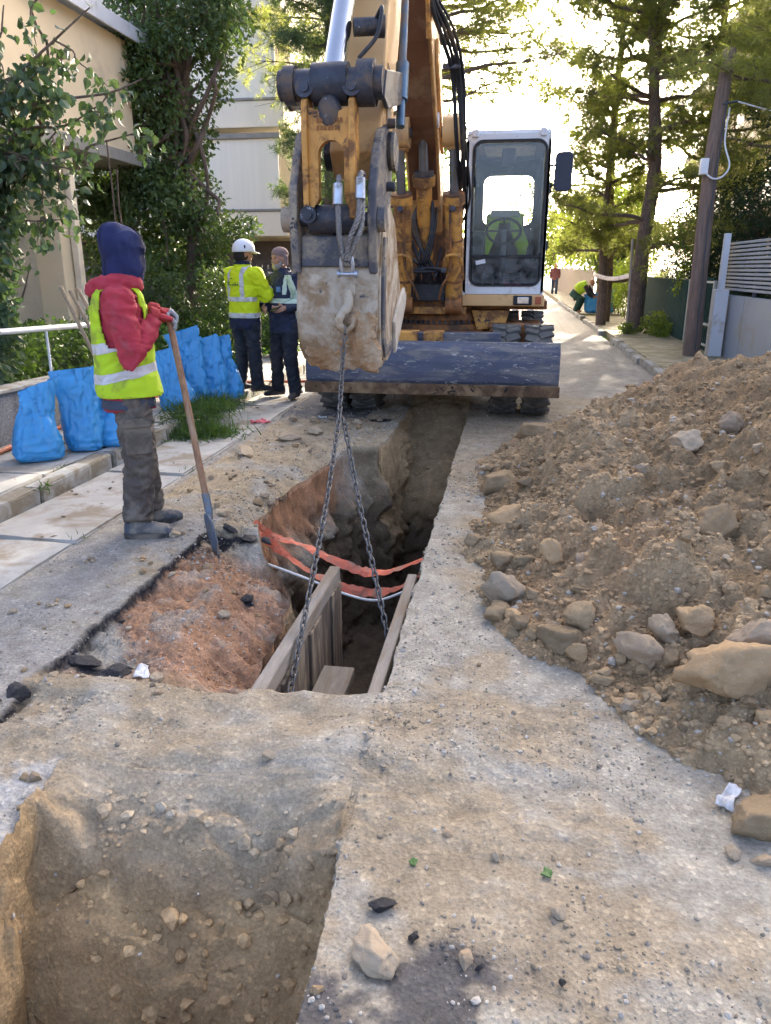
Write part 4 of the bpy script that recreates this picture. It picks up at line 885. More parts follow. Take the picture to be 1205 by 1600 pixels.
ear = [(4.83, 1.52), (4.80, 1.66), (4.78, 1.84), (4.80, 2.0), (4.92, 2.22), (5.08, 2.36), (5.26, 2.42), (5.40, 2.38), (5.46, 2.26), (5.42, 2.08), (5.36, 1.90), (5.2, 1.70), (5.0, 1.55)]
for x in (-1.352, -.868):
    part('ear', MB().prism(ear, 0, x, x + .052), M_mudst2, .010, BK)
for xa, xb in ((-1.41, -1.355), (-.813, -.77)):
    part('pin_boss', MB().cyl((xa, 5.30, 2.27), (xb, 5.30, 2.27), .115, n=24), M_mudst2, .012, BK); part('pin_boss', MB().cyl((xa, 4.88, 1.84), (xb, 4.88, 1.84), .075, n=20), M_mudst2, .012, BK)
part('lock_bolt', MB().cyl((-.815, 5.2, 2.05), (-.76, 5.2, 2.05), .03, n=10).cyl((-.815, 5.24, 2.42), (-.765, 5.24, 2.42), .03, n=10), M_grs, .004, BK)
part('top_box', MB().prism([(4.86, 1.74), (4.84, 1.56), (5.3, 1.66), (5.45, 1.86), (5.2, 1.84)], 0, -1.30, -.868), M_mudst2, .012, BK)
for x in (-1.28, -1.10, -.93): part('tooth', MB().prism([(5.74, 1.20), (5.98, 1.40), (5.76, 1.32)], 0, x, x + .08), M_mudst2, .005, BK)
# lifting eye welded on the back
part('lifting_hook', MB().tube(spline([(-1.0, 4.79, 1.42), (-.985, 4.77, 1.34), (-1.03, 4.755, 1.28), (-1.045, 4.75, 1.225), (-1.0, 4.745, 1.185), (-.955, 4.75, 1.22), (-.955, 4.755, 1.265)], 8), [.030] * 14 + [.026] * 20 + [.016] * 15, 10).box((-1.0, 4.825, 1.43), (.10, .04, .07)), M_mudst, .006, BK)
# clay stuck to the bottom
cl = MB()
rs = np.random.default_rng(4)
for k in range(46):
    x = rs.uniform(XA + .05, XB - .03); t = rs.uniform(.35, 1); y, z = 4.82 + .10 * t * rs.uniform(.2, 1), 1.14 - .19 * t
    if x > -1.02: z += rs.uniform(0, .12); 
    s_ = rs.uniform(.02, .06); cl.ell((x, y, z), (s_ * 1.4, s_ * .5, s_), 10, 7)
for k in range(26):
    x = rs.uniform(-.98, -.83); z = rs.uniform(.96, 1.24); cl.ell((x, 4.81, z), (.06, .04, .055), 10, 7)
cm_ = part('stuck_clay', cl, M_claym, 0, BK); rm = cm_.modifiers.new('r', 'REMESH'); rm.mode = 'VOXEL'; rm.voxel_size = .014
tx = bpy.data.textures.new('lumps', 'CLOUDS'); tx.noise_scale = .035; dm = cm_.modifiers.new('d', 'DISPLACE'); dm.texture = tx; dm.strength = .035; dm.mid_level = .5
# ---- cab
CB = empty('cab', (-.1, 9.9, 1.15)); CB.parent = EX; CB.location = Vector((-.1, 9.9, 1.15)) - EX.location
def rrect(x0, x1, z0, z1, r, n=6):
    pts = []
    for cx, cz, a0 in ((x1 - r, z1 - r, 0), (x0 + r, z1 - r, 90), (x0 + r, z0 + r, 180), (x1 - r, z0 + r, 270)):
        for k in range(n + 1):
            a_ = R(a0 + 90 * k / n); pts.append((cx + r * math.cos(a_), cz + r * math.sin(a_)))
    return pts
def ring(outer, inner, axis, a_, b_):
    mb = MB(); n = len(outer)
    def mk(q, w):
        l = list(q); l.insert(axis, w); return l
    for w in (a_, b_): mb.add([mk(q, w) for q in outer] + [mk(q, w) for q in inner], [(i, (i + 1) % n, n + (i + 1) % n, n + i) for i in range(n)])
    for lp in (outer, inner): mb.add([mk(q, a_) for q in lp] + [mk(q, b_) for q in lp], [(i, (i + 1) % n, n + (i + 1) % n, n + i) for i in range(n)])
    return mb
x0, x1, z0, z1 = -.555, .36, 1.275, 2.94
fo = rrect(x0, x1, z0, z1, .06); fi = rrect(x0 + .075, x1 - .04, z0 + .09, z1 - .06, .11)
part('front_frame', ring(fo, fi, 1, 9.17, 9.24), M_cabw, .006, CB)
part('window_seal', ring(rrect(x0 + .068, x1 - .033, z0 + .083, z1 - .053, .115), rrect(x0 + .090, x1 - .055, z0 + .105, z1 - .075, .10), 1, 9.158, 9.169), M_rub, .003, CB)
wsu = part('upper_windscreen', MB().bb(x0 + .10, x1 - .065, 9.195, 9.20, 1.70, z1 - .085), M_glass, 0, CB)
wsl = part('lower_windscreen', MB().bb(x0 + .10, x1 - .065, 9.195, 9.20, z0 + .115, 1.665), M_glass2, 0, CB)
part('windscreen_bar', MB().bb(x0 + .08, x1 - .05, 9.18, 9.21, 1.668, 1.697), M_rub, .003, CB)
part('lower_panel', MB().bb(x0, x1 + .02, 9.165, 9.30, 1.14, 1.272), M_tan, .012, CB)
hl_ = part('headlight', MB().bb(.03, .24, 9.14, 9.166, 1.155, 1.26), M_rub, .008, CB)
part('lens', MB().bb(.075, .205, 9.125, 9.142, 1.17, 1.245), mat('lamp_lens', (.62, .62, .60), .12, .6, var=.25, vscale=30), .008, hl_)
part('indicator', MB().bb(.275, .345, 9.14, 9.166, 1.165, 1.25), mat('orange_lens', (.40, .10, .04), .3), .008, CB)
so1 = rrect(9.17, 10.85, 1.14, z1, .06); si1 = rrect(9.29, 10.72, 1.75, z1 - .12, .10)
for x, nm in ((x0 + .001, 'left_side'), (x1 - .032, 'right_side')):
    sp1 = part('side_frame', ring([(y_, z_) for y_, z_ in so1], si1, 0, x, x + .03), M_cabw, .004, CB)
    part('side_glass', MB().bb(x + .012, x + .017, 9.27, 10.74, 1.73, z1 - .10), M_glass, 0, sp1)
    part('inner_lining', MB().bb(x + (.031 if x < 0 else -.006), x + (.036 if x < 0 else -.001), 9.26, 10.8, 1.2, 1.74), M_int, 0, sp1)
ro = rrect(x0, x1, 1.14, z1, .06); ri = rrect(x0 + .14, x1 - .13, 2.10, z1 - .24, .10)
part('rear_frame', ring(ro, ri, 1, 10.86, 10.90), M_cabw, .004, CB)
part('rear_lining', ring(rrect(x0 + .03, x1 - .03, 1.14, z1 - .02, .06), rrect(x0 + .135, x1 - .125, 2.095, z1 - .235, .10), 1, 10.845, 10.858), M_int, 0, CB)
part('roof', MB().prism([(9.19, z1 + .003), (9.22, z1 + .05), (10.8, z1 + .06), (10.9, z1 + .003)], 0, x0 + .01, x1 - .01), M_cabw, .012, CB)
part('roof_hatch', MB().bb(x0 + .18, x1 - .16, 9.5, 10.4, z1 - .075, z1 - .06), mat('pale_hatch', (.45, .46, .45), .5), 0, CB)
part('roof_lining', MB().bb(x0 + .035, x1 - .035, 9.25, 10.84, z1 - .055, z1 - .03), M_int, 0, CB)
part('wiper_motor', MB().bb(-.17, -.02, 9.26, 9.36, z1 - .30, z1 - .13).bb(-.42, .26, 9.28, 9.32, z1 - .25, z1 - .21), M_int, .012, CB)
part('air_filter', MB().bb(x0 + .05, x0 + .13, 9.4, 9.55, z1 - .50, z1 - .40), M_int, .01, CB)
part('floor', MB().bb(x0 + .03, x1 - .03, 9.24, 10.84, 1.14, 1.22), M_int, 0, CB)
part('roof_lamp', MB().bb(x0 + .06, x0 + .13, 9.14, 9.20, z1 - .03, z1 + .05).bb(x1 - .13, x1 - .06, 9.14, 9.20, z1 - .03, z1 + .05), M_cabw, .01, CB)
for z in (1.75, 2.35): part('hinge', MB().bb(x1 + .001, x1 + .025, 9.2, 9.3, z, z + .10), M_rub, .004, CB)
st = part('seat', MB().bb(-.36, .12, 9.95, 10.45, 1.45, 1.60), M_int, .05, CB)
part('seat_back', MB().prism([(10.38, 1.58), (10.50, 1.58), (10.66, 2.22), (10.56, 2.24)], 0, -.36, .12), M_int, .04, st)
part('seat_base', MB().bb(-.28, .04, 10.0, 10.4, 1.22, 1.45), M_int, .01, st)
sw = part('steering_wheel', MB().tube([(-.12 + .20 * math.cos(2 * math.pi * k / 28), 9.72 + .10 * math.sin(2 * math.pi * k / 28), 1.98 + .09 * math.sin(2 * math.pi * k / 28) * 1.6) for k in range(29)], .016, 8), M_rub, 0, CB)
part('spoke', MB().cyl((-.32, 9.72, 1.98), (.08, 9.72, 1.98), .012, n=8).cyl((-.12, 9.72, 1.98), (-.12, 9.80, 2.11), .012, n=8), M_rub, 0, sw)
part('steering_column', MB().cyl((-.12, 9.45, 1.22), (-.12, 9.72, 1.98), .035, n=12), mat('grey_plastic', (.20, .20, .21), .5, var=.1), 0, sw)
cn = part('left_console', MB().bb(x0 + .04, -.34, 9.55, 10.0, 1.70, 1.98), mat('console_grey', (.17, .18, .19), .5, var=.1), .02, CB)
part('air_vent', MB().cyl((-.43, 9.53, 1.86), (-.43, 9.56, 1.86), .06, n=20), M_rub, .004, cn)
jy = part('joystick', MB().tube([(.20, 9.7, 1.62), (.20, 9.72, 1.82)], [.06, .03], 12).tube([(.20, 9.72, 1.82), (.20, 9.70, 2.0)], [.022, .03], 12).bb(.12, .32, 9.6, 10.1, 1.55, 1.64), M_rub, .006, CB)
for x in (-.22, -.02): part('pedal', MB().box((x, 9.50, 1.32), (.09, .16, .02), (R(35), 0, 0)), mat('pedal_steel', (.22, .2, .18), .5, .5), .004, CB)
for k in range(3): part('floor_lever', MB().tube([(-.35 + .12 * k, 9.4, 1.24), (-.33 + .12 * k, 9.45, 1.50)], .012, 6), M_rod, 0, CB)
mr = part('mirror', MB().prism(rrect(.40, .585, 2.345, 2.735, .05), 1, 9.02, 9.09), mat('blue_black_plastic', (.025, .03, .05), .5, var=.15), .012, CB)
part('mirror_arm', MB().tube([(x1, 9.2, 2.62), (.43, 9.12, 2.62), (.49, 9.095, 2.60)], .012, 8).tube([(x1, 9.2, 2.40), (.43, 9.12, 2.44)], .010, 8), M_rub, 0, mr)
part('sticker', MB().box((-.36, 9.185, 1.625), (.11, .002, .045), (0, -.2, 0)), M_white, 0, wsl)
# things left in the cab
VST = mat('lime_vest_cloth', (.58, .82, .07), .8, var=.12, vscale=9, bmp=.2, bscale=30)
hv = empty('draped_vest', (-.12, 10.3, 1.6)); tag(hv, 'lime hi-vis vest hung over the seat inside the white cab', 'vest')
for s_ in (-1, 1):
    rows = []
    for k in range(9):
        t = k / 8; w_ = .075 + .03 * t
        cx = -.12 + s_ * (.13 + .15 * t ** 1.5); rows.append([(cx + w_ * (j / 4 - .5) * 2 * .9, 10.36 - .30 * t - .02 * math.sin(j + k), 2.18 - .46 * t + .01 * math.sin(3 * j + 2 * k)) for j in range(5)])
    o = obj('vest_panel', MB().grid(rows), VST, hv); o.modifiers.new('s', 'SOLIDIFY').thickness = .01
obj('vest_collar', MB().bb(-.34, .10, 10.34, 10.42, 2.10, 2.21), VST, hv, bevel=.02)
obj('reflective_band', MB().bb(-.30, .06, 10.325, 10.338, 2.17, 2.25), mat('silver_tape', (.62, .64, .62), .4, var=.08), hv, bevel=.004)
pg = MB().ell((.05, 9.36, 1.36), (.07, .05, .035))
for k in range(4): pg.tube([(.0 - .01 * k, 9.35 + .02 * k, 1.365), (-.09, 9.33 + .022 * k, 1.41 - .008 * k)], [.014, .011], 8)
pg.tube([(.06, 9.33, 1.37), (.02, 9.29, 1.40)], [.014, .012], 8)
tag(obj('work_glove', pg, mat('pink_cloth', (.55, .12, .22), .85, var=.15)), 'pink work glove lying behind the lower cab window', 'glove')

# ================================================================== sling, shackle, chain
M_wire = mat('steel_wire_rope', (.24, .23, .22), .45, .8, var=.4, vscale=120, stretch=(1, 1, .25), bmp=.8, bscale=160)
M_zinc = mat('zinc_steel', (.42, .45, .50), .38, .8, var=.2, vscale=9, dirt=(.22, .19, .15), dirt_amt=.2, dscale=8)
sg = empty('wire_rope_sling', (-.98, 4.75, 1.6)); tag(sg, 'twisted steel wire rope sling looped through the bucket link', 'sling')
def rope(name, pts, r, parent):
    P_ = spline(pts, 14); mb = MB(); ph = 0
    for s_ in range(4):
        path = []
        for i, p in enumerate(P_):
            t = (P_[min(i + 1, len(P_) - 1)] - P_[max(i - 1, 0)]).normalized(); a_ = t.cross(Vector((0, 1, 0))).normalized(); b_ = t.cross(a_)
            g_ = i * .55 + s_ * math.pi / 2; path.append(p + a_ * (math.cos(g_) * r * .5) + b_ * (math.sin(g_) * r * .5))
        mb.tube(path, r * .58, 6)
    return obj(name, mb, M_wire, parent)
for pts in ([(-1.03, 4.72, 1.97), (-1.025, 4.70, 1.82), (-1.02, 4.70, 1.72), (-1.0, 4.715, 1.60)], [(-.90, 4.72, 2.0), (-.905, 4.69, 1.84), (-.955, 4.69, 1.72), (-.99, 4.715, 1.60)], [(-.885, 4.74, 1.98), (-.89, 4.71, 1.80), (-.925, 4.70, 1.70), (-.975, 4.72, 1.60)], [(-1.05, 4.84, 2.05), (-1.03, 4.76, 2.06), (-1.03, 4.72, 1.97)], [(-.90, 4.84, 2.08), (-.90, 4.76, 2.08), (-.90, 4.72, 2.0)]):
    rope('rope', pts, .017, sg)
for x, z in ((-1.03, 1.97), (-.895, 2.0)): obj('ferrule', MB().tube([(x, 4.722, z + .055), (x, 4.71, z - .06)], [.030, .032], 14), M_zinc, sg, bevel=.006)
sh = empty('bow_shackle', (-.99, 4.73, 1.5)); tag(sh, 'zinc bow shackle joining the wire sling to the bucket hook', 'shackle')
obj('bow', MB().tube(spline([(-1.015, 4.74, 1.53), (-1.02, 4.73, 1.57), (-1.012, 4.725, 1.62), (-.985, 4.72, 1.64), (-.958, 4.725, 1.62), (-.95, 4.73, 1.57), (-.955, 4.74, 1.53)], 8), .013, 10), M_zinc, sh)
obj('pin', MB().cyl((-1.035, 4.74, 1.52), (-.935, 4.74, 1.52), .014, n=12).cyl((-.94, 4.74, 1.52), (-.92, 4.74, 1.52), .023, n=8).cyl((-1.045, 4.74, 1.52), (-1.03, 4.74, 1.52), .023, n=8), M_zinc, sh, bevel=.003)
M_chain = mat('chain_steel', (.13, .135, .145), .42, .75, var=.35, vscale=40, dirt=(.25, .21, .16), dirt_amt=.3, dscale=14)
lm = MB(); st_ = []
for k in range(20):
    a_ = 2 * math.pi * k / 20; st_.append((.0125 * math.cos(a_), 0, .0155 * math.sin(a_) + (.0105 if math.sin(a_) > 0 else -.0105)))
st_.append(st_[0]); lm.tube(st_, .0052, 7, caps=False); LINK = lm.mesh('link'); LINK.materials.append(M_chain)
def chain(label, runs, group=None):
    root_ = empty('lifting_chain', runs[0][0]); tag(root_, label, 'chain', group); par = 0; pitch = .0405
    for pts in runs:
        P_ = [Vector(p) for p in pts]
        seg = [(P_[i + 1] - P_[i]).length for i in range(len(P_) - 1)]; tot = sum(seg); d = 0
        while d < tot:
            q = d; i = 0
            while i < len(seg) - 1 and q > seg[i]: q -= seg[i]; i += 1
            dr = (P_[i + 1] - P_[i]).normalized(); pos = P_[i] + dr * q
            o = bpy.data.objects.new('link', LINK); link(o, root_); o.location = pos - root_.location
            qt = dr.to_track_quat('Z', 'Y') @ Matrix.Rotation(R(45 + 90 * par + random.uniform(-14, 14)), 3, 'Z').to_quaternion()
            o.rotation_euler = qt.to_euler(); o.scale = (1, 1, 1.02); par ^= 1; d += pitch
J = Vector((-.945, 4.26, .73)); hook = Vector((-1.0, 4.72, 1.19))
chain('grey steel lifting chain hanging from the bucket into the trench', [[hook, Vector((-1.01, 4.70, 1.05)), J], [J, Vector((-.90, 3.7, .37)), Vector((-.845, 2.76, -.15)), Vector((-.85, 2.74, -.22))], [J + Vector((.02, .03, -.02)), Vector((-.80, 4.0, .40)), Vector((-.52, 3.36, -.18)), Vector((-.50, 3.33, -.26))]])
# ================================================================== people
def ringloft(mb, rings, n=24, e=2.4):
    """rings: (centre, semi-axis vector a, semi-axis vector b); closed with points at both ends"""
    rows = []
    for c, a, b in rings:
        c = Vector(c); a = Vector(a); b = Vector(b); row = []
        for j in range(n):
            g = 2 * math.pi * j / n; cg, sg_ = math.cos(g), math.sin(g)
            row.append(c + a * (abs(cg) ** (2 / e) * (1 if cg >= 0 else -1)) + b * (abs(sg_) ** (2 / e) * (1 if sg_ >= 0 else -1)))
        rows.append(row)
    mb.grid(rows, True, True); mb.add(rows[0], [tuple(range(n))[::-1]]); mb.add(rows[-1], [tuple(range(n))]); return mb
def bake(o):
    dg = bpy.context.evaluated_depsgraph_get(); dg.update()
    me = bpy.data.meshes.new_from_object(o.evaluated_get(dg), depsgraph=dg); o.modifiers.clear(); o.data = me; return o
def cloth(name, mb, m, parent, voxel=.011, it=6, fold=.0, fs=(9, 9, 16), seed=0., fine=.0):
    o = obj(name, mb, m, parent); r_ = o.modifiers.new('r', 'REMESH'); r_.mode = 'VOXEL'; r_.voxel_size = voxel
    s_ = o.modifiers.new('s', 'SMOOTH'); s_.factor = .5; s_.iterations = it
    bake(o); me = o.data; nv = len(me.vertices); co = np.empty(nv * 3, np.float32); me.vertices.foreach_get('co', co); co = co.reshape(-1, 3)
    if fold:
        no = np.empty(nv * 3, np.float32); me.vertices.foreach_get('normal', no); no = no.reshape(-1, 3)
        q = co * np.array(fs); q = q + .6 * np.stack([fbm(co, 5, 2, .5, seed + 5), fbm(co, 5, 2, .5, seed + 9), fbm(co, 5, 2, .5, seed + 13)], 1)
        f_ = 1 - np.abs(fbm(q, 1.0, 2, .5, seed)) * 2.2
        co = co + no * (fold * f_)[:, None]
        me.vertices.foreach_set('co', co.astype(np.float32).ravel())
    me.polygons.foreach_set('use_smooth', np.ones(len(me.polygons), bool)); me.update()
    if not me.materials: me.materials.append(m)
    return o
def band(name, src, p, nrm, w_, m, parent, off=.004, keep=None):
    """strip of the garment between two planes, laid just proud of it"""
    bm = bmesh.new(); bm.from_mesh(src.data); nrm = Vector(nrm).normalized(); p = Vector(p) - ORG(parent) if parent else Vector(p)
    o0 = Vector(p)
    for sgn in (1, -1):
        bmesh.ops.bisect_plane(bm, geom=bm.verts[:] + bm.edges[:] + bm.faces[:], plane_co=o0 + nrm * (sgn * w_ / 2), plane_no=nrm * sgn, clear_outer=True)
    if keep is not None:
        for kp, kn in keep: bmesh.ops.bisect_plane(bm, geom=bm.verts[:] + bm.edges[:] + bm.faces[:], plane_co=Vector(kp) - ORG(parent), plane_no=Vector(kn), clear_outer=True)
    bm.normal_update()
    for v in bm.verts: v.co += v.normal * off
    me = bpy.data.meshes.new(name); bm.to_mesh(me); bm.free(); me.materials.append(m)
    for pl_ in me.polygons: pl_.use_smooth = True
    o = bpy.data.objects.new(name, me); link(o, parent); return o
class Fr:
    """a person's frame: forward, left, up"""
    def __init__(s, loc, yaw): s.l = Vector(loc); s.f = Vector((math.cos(R(yaw)), math.sin(R(yaw)), 0)); s.s = Vector((-math.sin(R(yaw)), math.cos(R(yaw)), 0)); s.u = Vector((0, 0, 1))
    def __call__(s, f, l, z): return s.l + s.f * f + s.s * l + s.u * z
    def turned(s, yaw): q = Fr(s.l, 0); c, n = math.cos(R(yaw)), math.sin(R(yaw)); q.f = s.f * c + s.s * n; q.s = s.s * c - s.f * n; return q
def torso(mb, F, rows):
    """rows: (forward shift, z, half width, half depth)"""
    ringloft(mb, [(F(f_, 0, z), F.s * hw, F.f * hd) for f_, z, hw, hd in rows], 28); return mb
def head(mb, F, c, s_=1.0):
    """skull, jaw, brow, nose, lips, ears, around head centre c"""
    rot = Matrix((F.f, F.s, F.u)).transposed()
    mb.ell(c + F.u * .025 * s_, (.098 * s_, .076 * s_, .100 * s_), 24, 16, rot)
    mb.ell(c + F.f * .022 * s_ - F.u * .045 * s_, (.070 * s_, .058 * s_, .075 * s_), 20, 12, rot)
    mb.ell(c + F.f * .062 * s_ - F.u * .092 * s_, (.028 * s_, .03 * s_, .022 * s_), 12, 8, rot)
    mb.tube([c + F.f * .088 * s_ + F.u * .018 * s_, c + F.f * .108 * s_ - F.u * .022 * s_, c + F.f * .098 * s_ - F.u * .034 * s_], [.010 * s_, .015 * s_, .013 * s_], 10)
    mb.ell(c + F.f * .084 * s_ + F.u * .034 * s_, (.014 * s_, .055 * s_, .010 * s_), 14, 8, rot)
    mb.ell(c + F.f * .088 * s_ - F.u * .060 * s_, (.010 * s_, .024 * s_, .009 * s_), 12, 8, rot)
    for d in (-1, 1):
        mb.ell(c + F.s * d * .078 * s_ - F.f * .008 * s_ - F.u * .005 * s_, (.022 * s_, .010 * s_, .034 * s_), 10, 8, rot); mb.ell(c + F.f * .060 * s_ + F.s * d * .042 * s_ - F.u * .022 * s_, (.026 * s_, .022 * s_, .022 * s_), 12, 8, rot)
def hand(mb, wrist, d, pn, thumb, curl=.6, s_=1.0):
    """palm from the wrist along d; pn = palm normal, thumb = side direction of the thumb"""
    d = Vector(d).normalized(); pn = Vector(pn).normalized(); t = Vector(thumb).normalized()
    k = wrist + d * .085 * s_
    ringloft(mb, [(wrist, t * .026 * s_, pn * .019 * s_), (wrist + d * .04 * s_, t * .040 * s_, pn * .018 * s_), (k, t * .042 * s_, pn * .014 * s_)], 16)
    for i, L in enumerate((.072, .080, .075, .058)):
        b = k + t * (.031 - .0205 * i) * s_ - d * .006; p1 = b + (d * math.cos(curl * .7) + pn * math.sin(curl * .7)) * L * .45 * s_
        p2 = p1 + (d * math.cos(curl * 1.7) + pn * math.sin(curl * 1.7)) * L * .32 * s_; p3 = p2 + (d * math.cos(curl * 2.5) + pn * math.sin(curl * 2.5)) * L * .25 * s_
        mb.tube([b, p1, p2, p3], [.0105 * s_, .0098 * s_, .009 * s_, .0075 * s_], 8)
    b = wrist + d * .022 * s_ + t * .028 * s_; p1 = b + (d * .55 + t * .75 + pn * .2).normalized() * .035 * s_; p2 = p1 + (d * .8 + t * .25 + pn * .5).normalized() * .03 * s_
    mb.tube([b, p1, p2], [.014 * s_, .012 * s_, .009 * s_], 8)
def shoe(mb, ankle, d, s_=1.0):
    d = Vector(d); d.z = 0; d.normalize(); sd_ = Vector((-d.y, d.x, 0)); u_ = Vector((0, 0, 1)); g = Vector((ankle.x, ankle.y, ankle.z - .09))
    ringloft(mb, [(g - d * .085 + u_ * .045, sd_ * .03, u_ * .04), (g - d * .05 + u_ * .05, sd_ * .042, u_ * .048), (g + d * .03 + u_ * .052, sd_ * .043, u_ * .05), (g + d * .10 + u_ * .040, sd_ * .048, u_ * .038), (g + d * .16 + u_ * .032, sd_ * .046, u_ * .030), (g + d * .195 + u_ * .026, sd_ * .028, u_ * .02)], 18)
    mb.tube([ankle + u_ * .05, ankle - u_ * .02, ankle - u_ * .05], [.052, .055, .05], 14)
M_skin = mat('weathered_skin', (.42, .22, .14), .55, var=.12, vscale=30, bmp=.1, bscale=120)
M_red = mat('dusty_red_jacket', (.40, .035, .055), .85, var=.18, vscale=7, dirt=(.36, .07, .08), dirt_amt=.15, dscale=6, bmp=.3, bscale=300)
M_navy = mat('navy_fleece', (.018, .025, .085), .95, var=.2, vscale=8, bmp=.5, bscale=260, dirt=(.035, .045, .11), dirt_amt=.15, dscale=5)
M_nvs = mat('navy_seam', (.010, .014, .05), .95)
M_vest = mat('yellow_green_vest', (.46, .66, .02), .8, var=.10, vscale=6, dirt=(.30, .36, .05), dirt_amt=.24, dscale=5, bmp=.25, bscale=320)
M_tape2 = mat('reflective_tape', (.58, .57, .58), .45, var=.06, dirt=(.38, .36, .30), dirt_amt=.2, dscale=9)
M_trou = mat('dusty_work_trousers', (.085, .070, .060), .92, var=.18, vscale=6, dirt=(.17, .145, .115), dirt_amt=.30, dscale=5, bmp=.4, bscale=260)
M_blk = mat('dark_trousers', (.018, .021, .032), .9, var=.2, vscale=6, dirt=(.05, .05, .055), dirt_amt=.25, dscale=4)
M_boot = mat('dusty_grey_boot', (.075, .085, .105), .85, var=.25, vscale=12, dirt=(.22, .20, .17), dirt_amt=.30, dscale=9, bmp=.3)
M_sole = mat('boot_sole', (.03, .03, .032), .9, dirt=(.18, .15, .12), dirt_amt=.3)
M_ngrey = mat('slate_panel_cloth', (.055, .065, .095), .9, var=.15)
# ---- worker with the shovel
P1 = empty('person', (-2.185, 4.19, 0)); tag(P1, 'worker in navy hood, red jacket and lime vest leaning on a shovel', 'person')
F = Fr(P1.location, 31); ft = Vector((-1.955, 4.30, 1.285))            # top of the shovel handle
gz = ground_z(-2.1, 4.2); F.l.z = gz
hipL, hipR = F(0, .09, .90), F(0, -.09, .90); kL, kR = F(.03, .10, .50), F(.01, -.10, .49); aL, aR = F(.06, .12, .10), F(-.03, -.11, .10)
sL, sR = F(-.02, .18, 1.415), F(-.03, -.18, 1.41); eL, eR = F(.08, .25, 1.13), F(.01, -.265, 1.085)
wR = ft + F.f * -.075 + F.s * -.045 + Vector((0, 0, .012)); wL = ft + F.f * -.055 + F.s * .07 + Vector((0, 0, .035))
hc_ = F(.035, .0, 1.635); HF = F.turned(28)
b_ = MB(); torso(b_, F, [(0, .84, .12, .09), (0, 1.0, .13, .10), (0, 1.25, .15, .11), (-.01, 1.42, .13, .08), (0, 1.48, .06, .06), (.02, 1.56, .055, .06)])
head(b_, HF, hc_, .95)
for s_, e_, w_ in ((sL, eL, wL), (sR, eR, wR)): b_.tube([s_, e_, w_], [.045, .04, .03], 12)
for h_, k_, a_ in ((hipL, kL, aL), (hipR, kR, aR)): b_.tube([h_, k_, a_], [.07, .05, .04], 12)
cloth('body', b_, M_skin, P1, .011, 3)
j_ = MB(); torso(j_, F, [(-.01, .775, .172, .142), (-.01, .86, .170, .142), (-.01, 1.0, .158, .135), (-.01, 1.2, .160, .135), (-.015, 1.36, .172, .125), (-.015, 1.43, .15, .105), (0, 1.48, .10, .095), (.005, 1.515, .085, .085)])
for s_, e_, w_ in ((sL, eL, wL), (sR, eR, wR)):
    m_ = e_.lerp(w_, .5)
    j_.tube([s_.lerp(F(0, 0, 1.36), .25), s_, s_.lerp(e_, .5), e_, m_, w_.lerp(e_, .12)], [.075, .088, .080, .074, .062, .046], 16)
rolls = [F(-.10, -.06, 1.46), F(-.13, 0, 1.44), F(-.10, .07, 1.46), F(.0, .10, 1.49), F(.07, .04, 1.48), F(.07, -.05, 1.475), F(-.02, -.10, 1.475), F(-.10, -.06, 1.46)]
j_.tube(spline(rolls, 6), .048, 12)
jk = cloth('jacket', j_, M_red, P1, .009, 5, .012, (6, 6, 15), 3.)
band('hem_panel', jk, F(0, 0, .815), (0, 0, 1), .055, M_ngrey, P1, .003)
v_ = MB(); torso(v_, F, [(.0, .840, .190, .178), (-.005, .92, .186, .170), (-.01, 1.0, .174, .158), (-.01, 1.15, .170, .155), (-.015, 1.30, .162, .150), (-.018, 1.40, .152, .136), (-.015, 1.452, .128, .115)])
vs1 = cloth('safety_vest', v_, M_vest, P1, .009, 4, .010, (5, 5, 8), 8.)
# open neck and straps: cut the top and the arm side away
bm = bmesh.new(); bm.from_mesh(vs1.data); o0_ = ORG(P1)
def inside(c):
    q = c + o0_ - F.l; f_ = q.dot(F.f); l_ = q.dot(F.s); z_ = q.z
    if z_ < .852 or z_ > 1.50: return True
    if z_ > 1.13 and abs(l_) > .11 and abs(f_ - .01) < .135 - .03 * ((z_ - 1.30) / .17) ** 2 and abs(l_) > .12: return (z_ - 1.10) > .9 * max(0, abs(f_) - .06)
    if z_ > 1.36 and abs(l_) < .062 + .25 * (z_ - 1.36): return True
    return False
bmesh.ops.delete(bm, geom=[f for f in bm.faces if inside(f.calc_center_median())], context='FACES'); bm.to_mesh(vs1.data); bm.free()
so2 = vs1.modifiers.new('s', 'SOLIDIFY'); so2.thickness = .007; so2.offset = 1
tilt = F.u * 1.0 - F.f * .22 + F.s * .03
band('reflective_band', vs1, F(0, 0, 1.155), tilt, .055, M_tape2, P1, .010, [(F(0, 0, 1.3), (0, 0, 1))]); band('reflective_band', vs1, F(0, 0, .985), tilt, .055, M_tape2, P1, .010)
h_ = MB(); rot = Matrix((HF.f, HF.s, HF.u)).transposed()
h_.ell(hc_ + Vector((0, 0, .03)), (.128, .108, .118), 24, 16, rot); h_.ell(hc_ - HF.f * .045 + Vector((0, 0, .085)), (.085, .078, .078), 20, 12, rot)
h_.tube([hc_ + Vector((0, 0, .02)), hc_ - Vector((0, 0, .07)), hc_ - F.f * .01 - Vector((0, 0, .135)), hc_ - F.f * .02 - Vector((0, 0, .165))], [.108, .112, .108, .10], 20); h_.ell(hc_ + HF.f * .06 - Vector((0, 0, .05)), (.07, .085, .085), 16, 10, rot)
cloth('hood', h_, M_navy, P1, .010, 8, .007, (5, 5, 9), 21.)
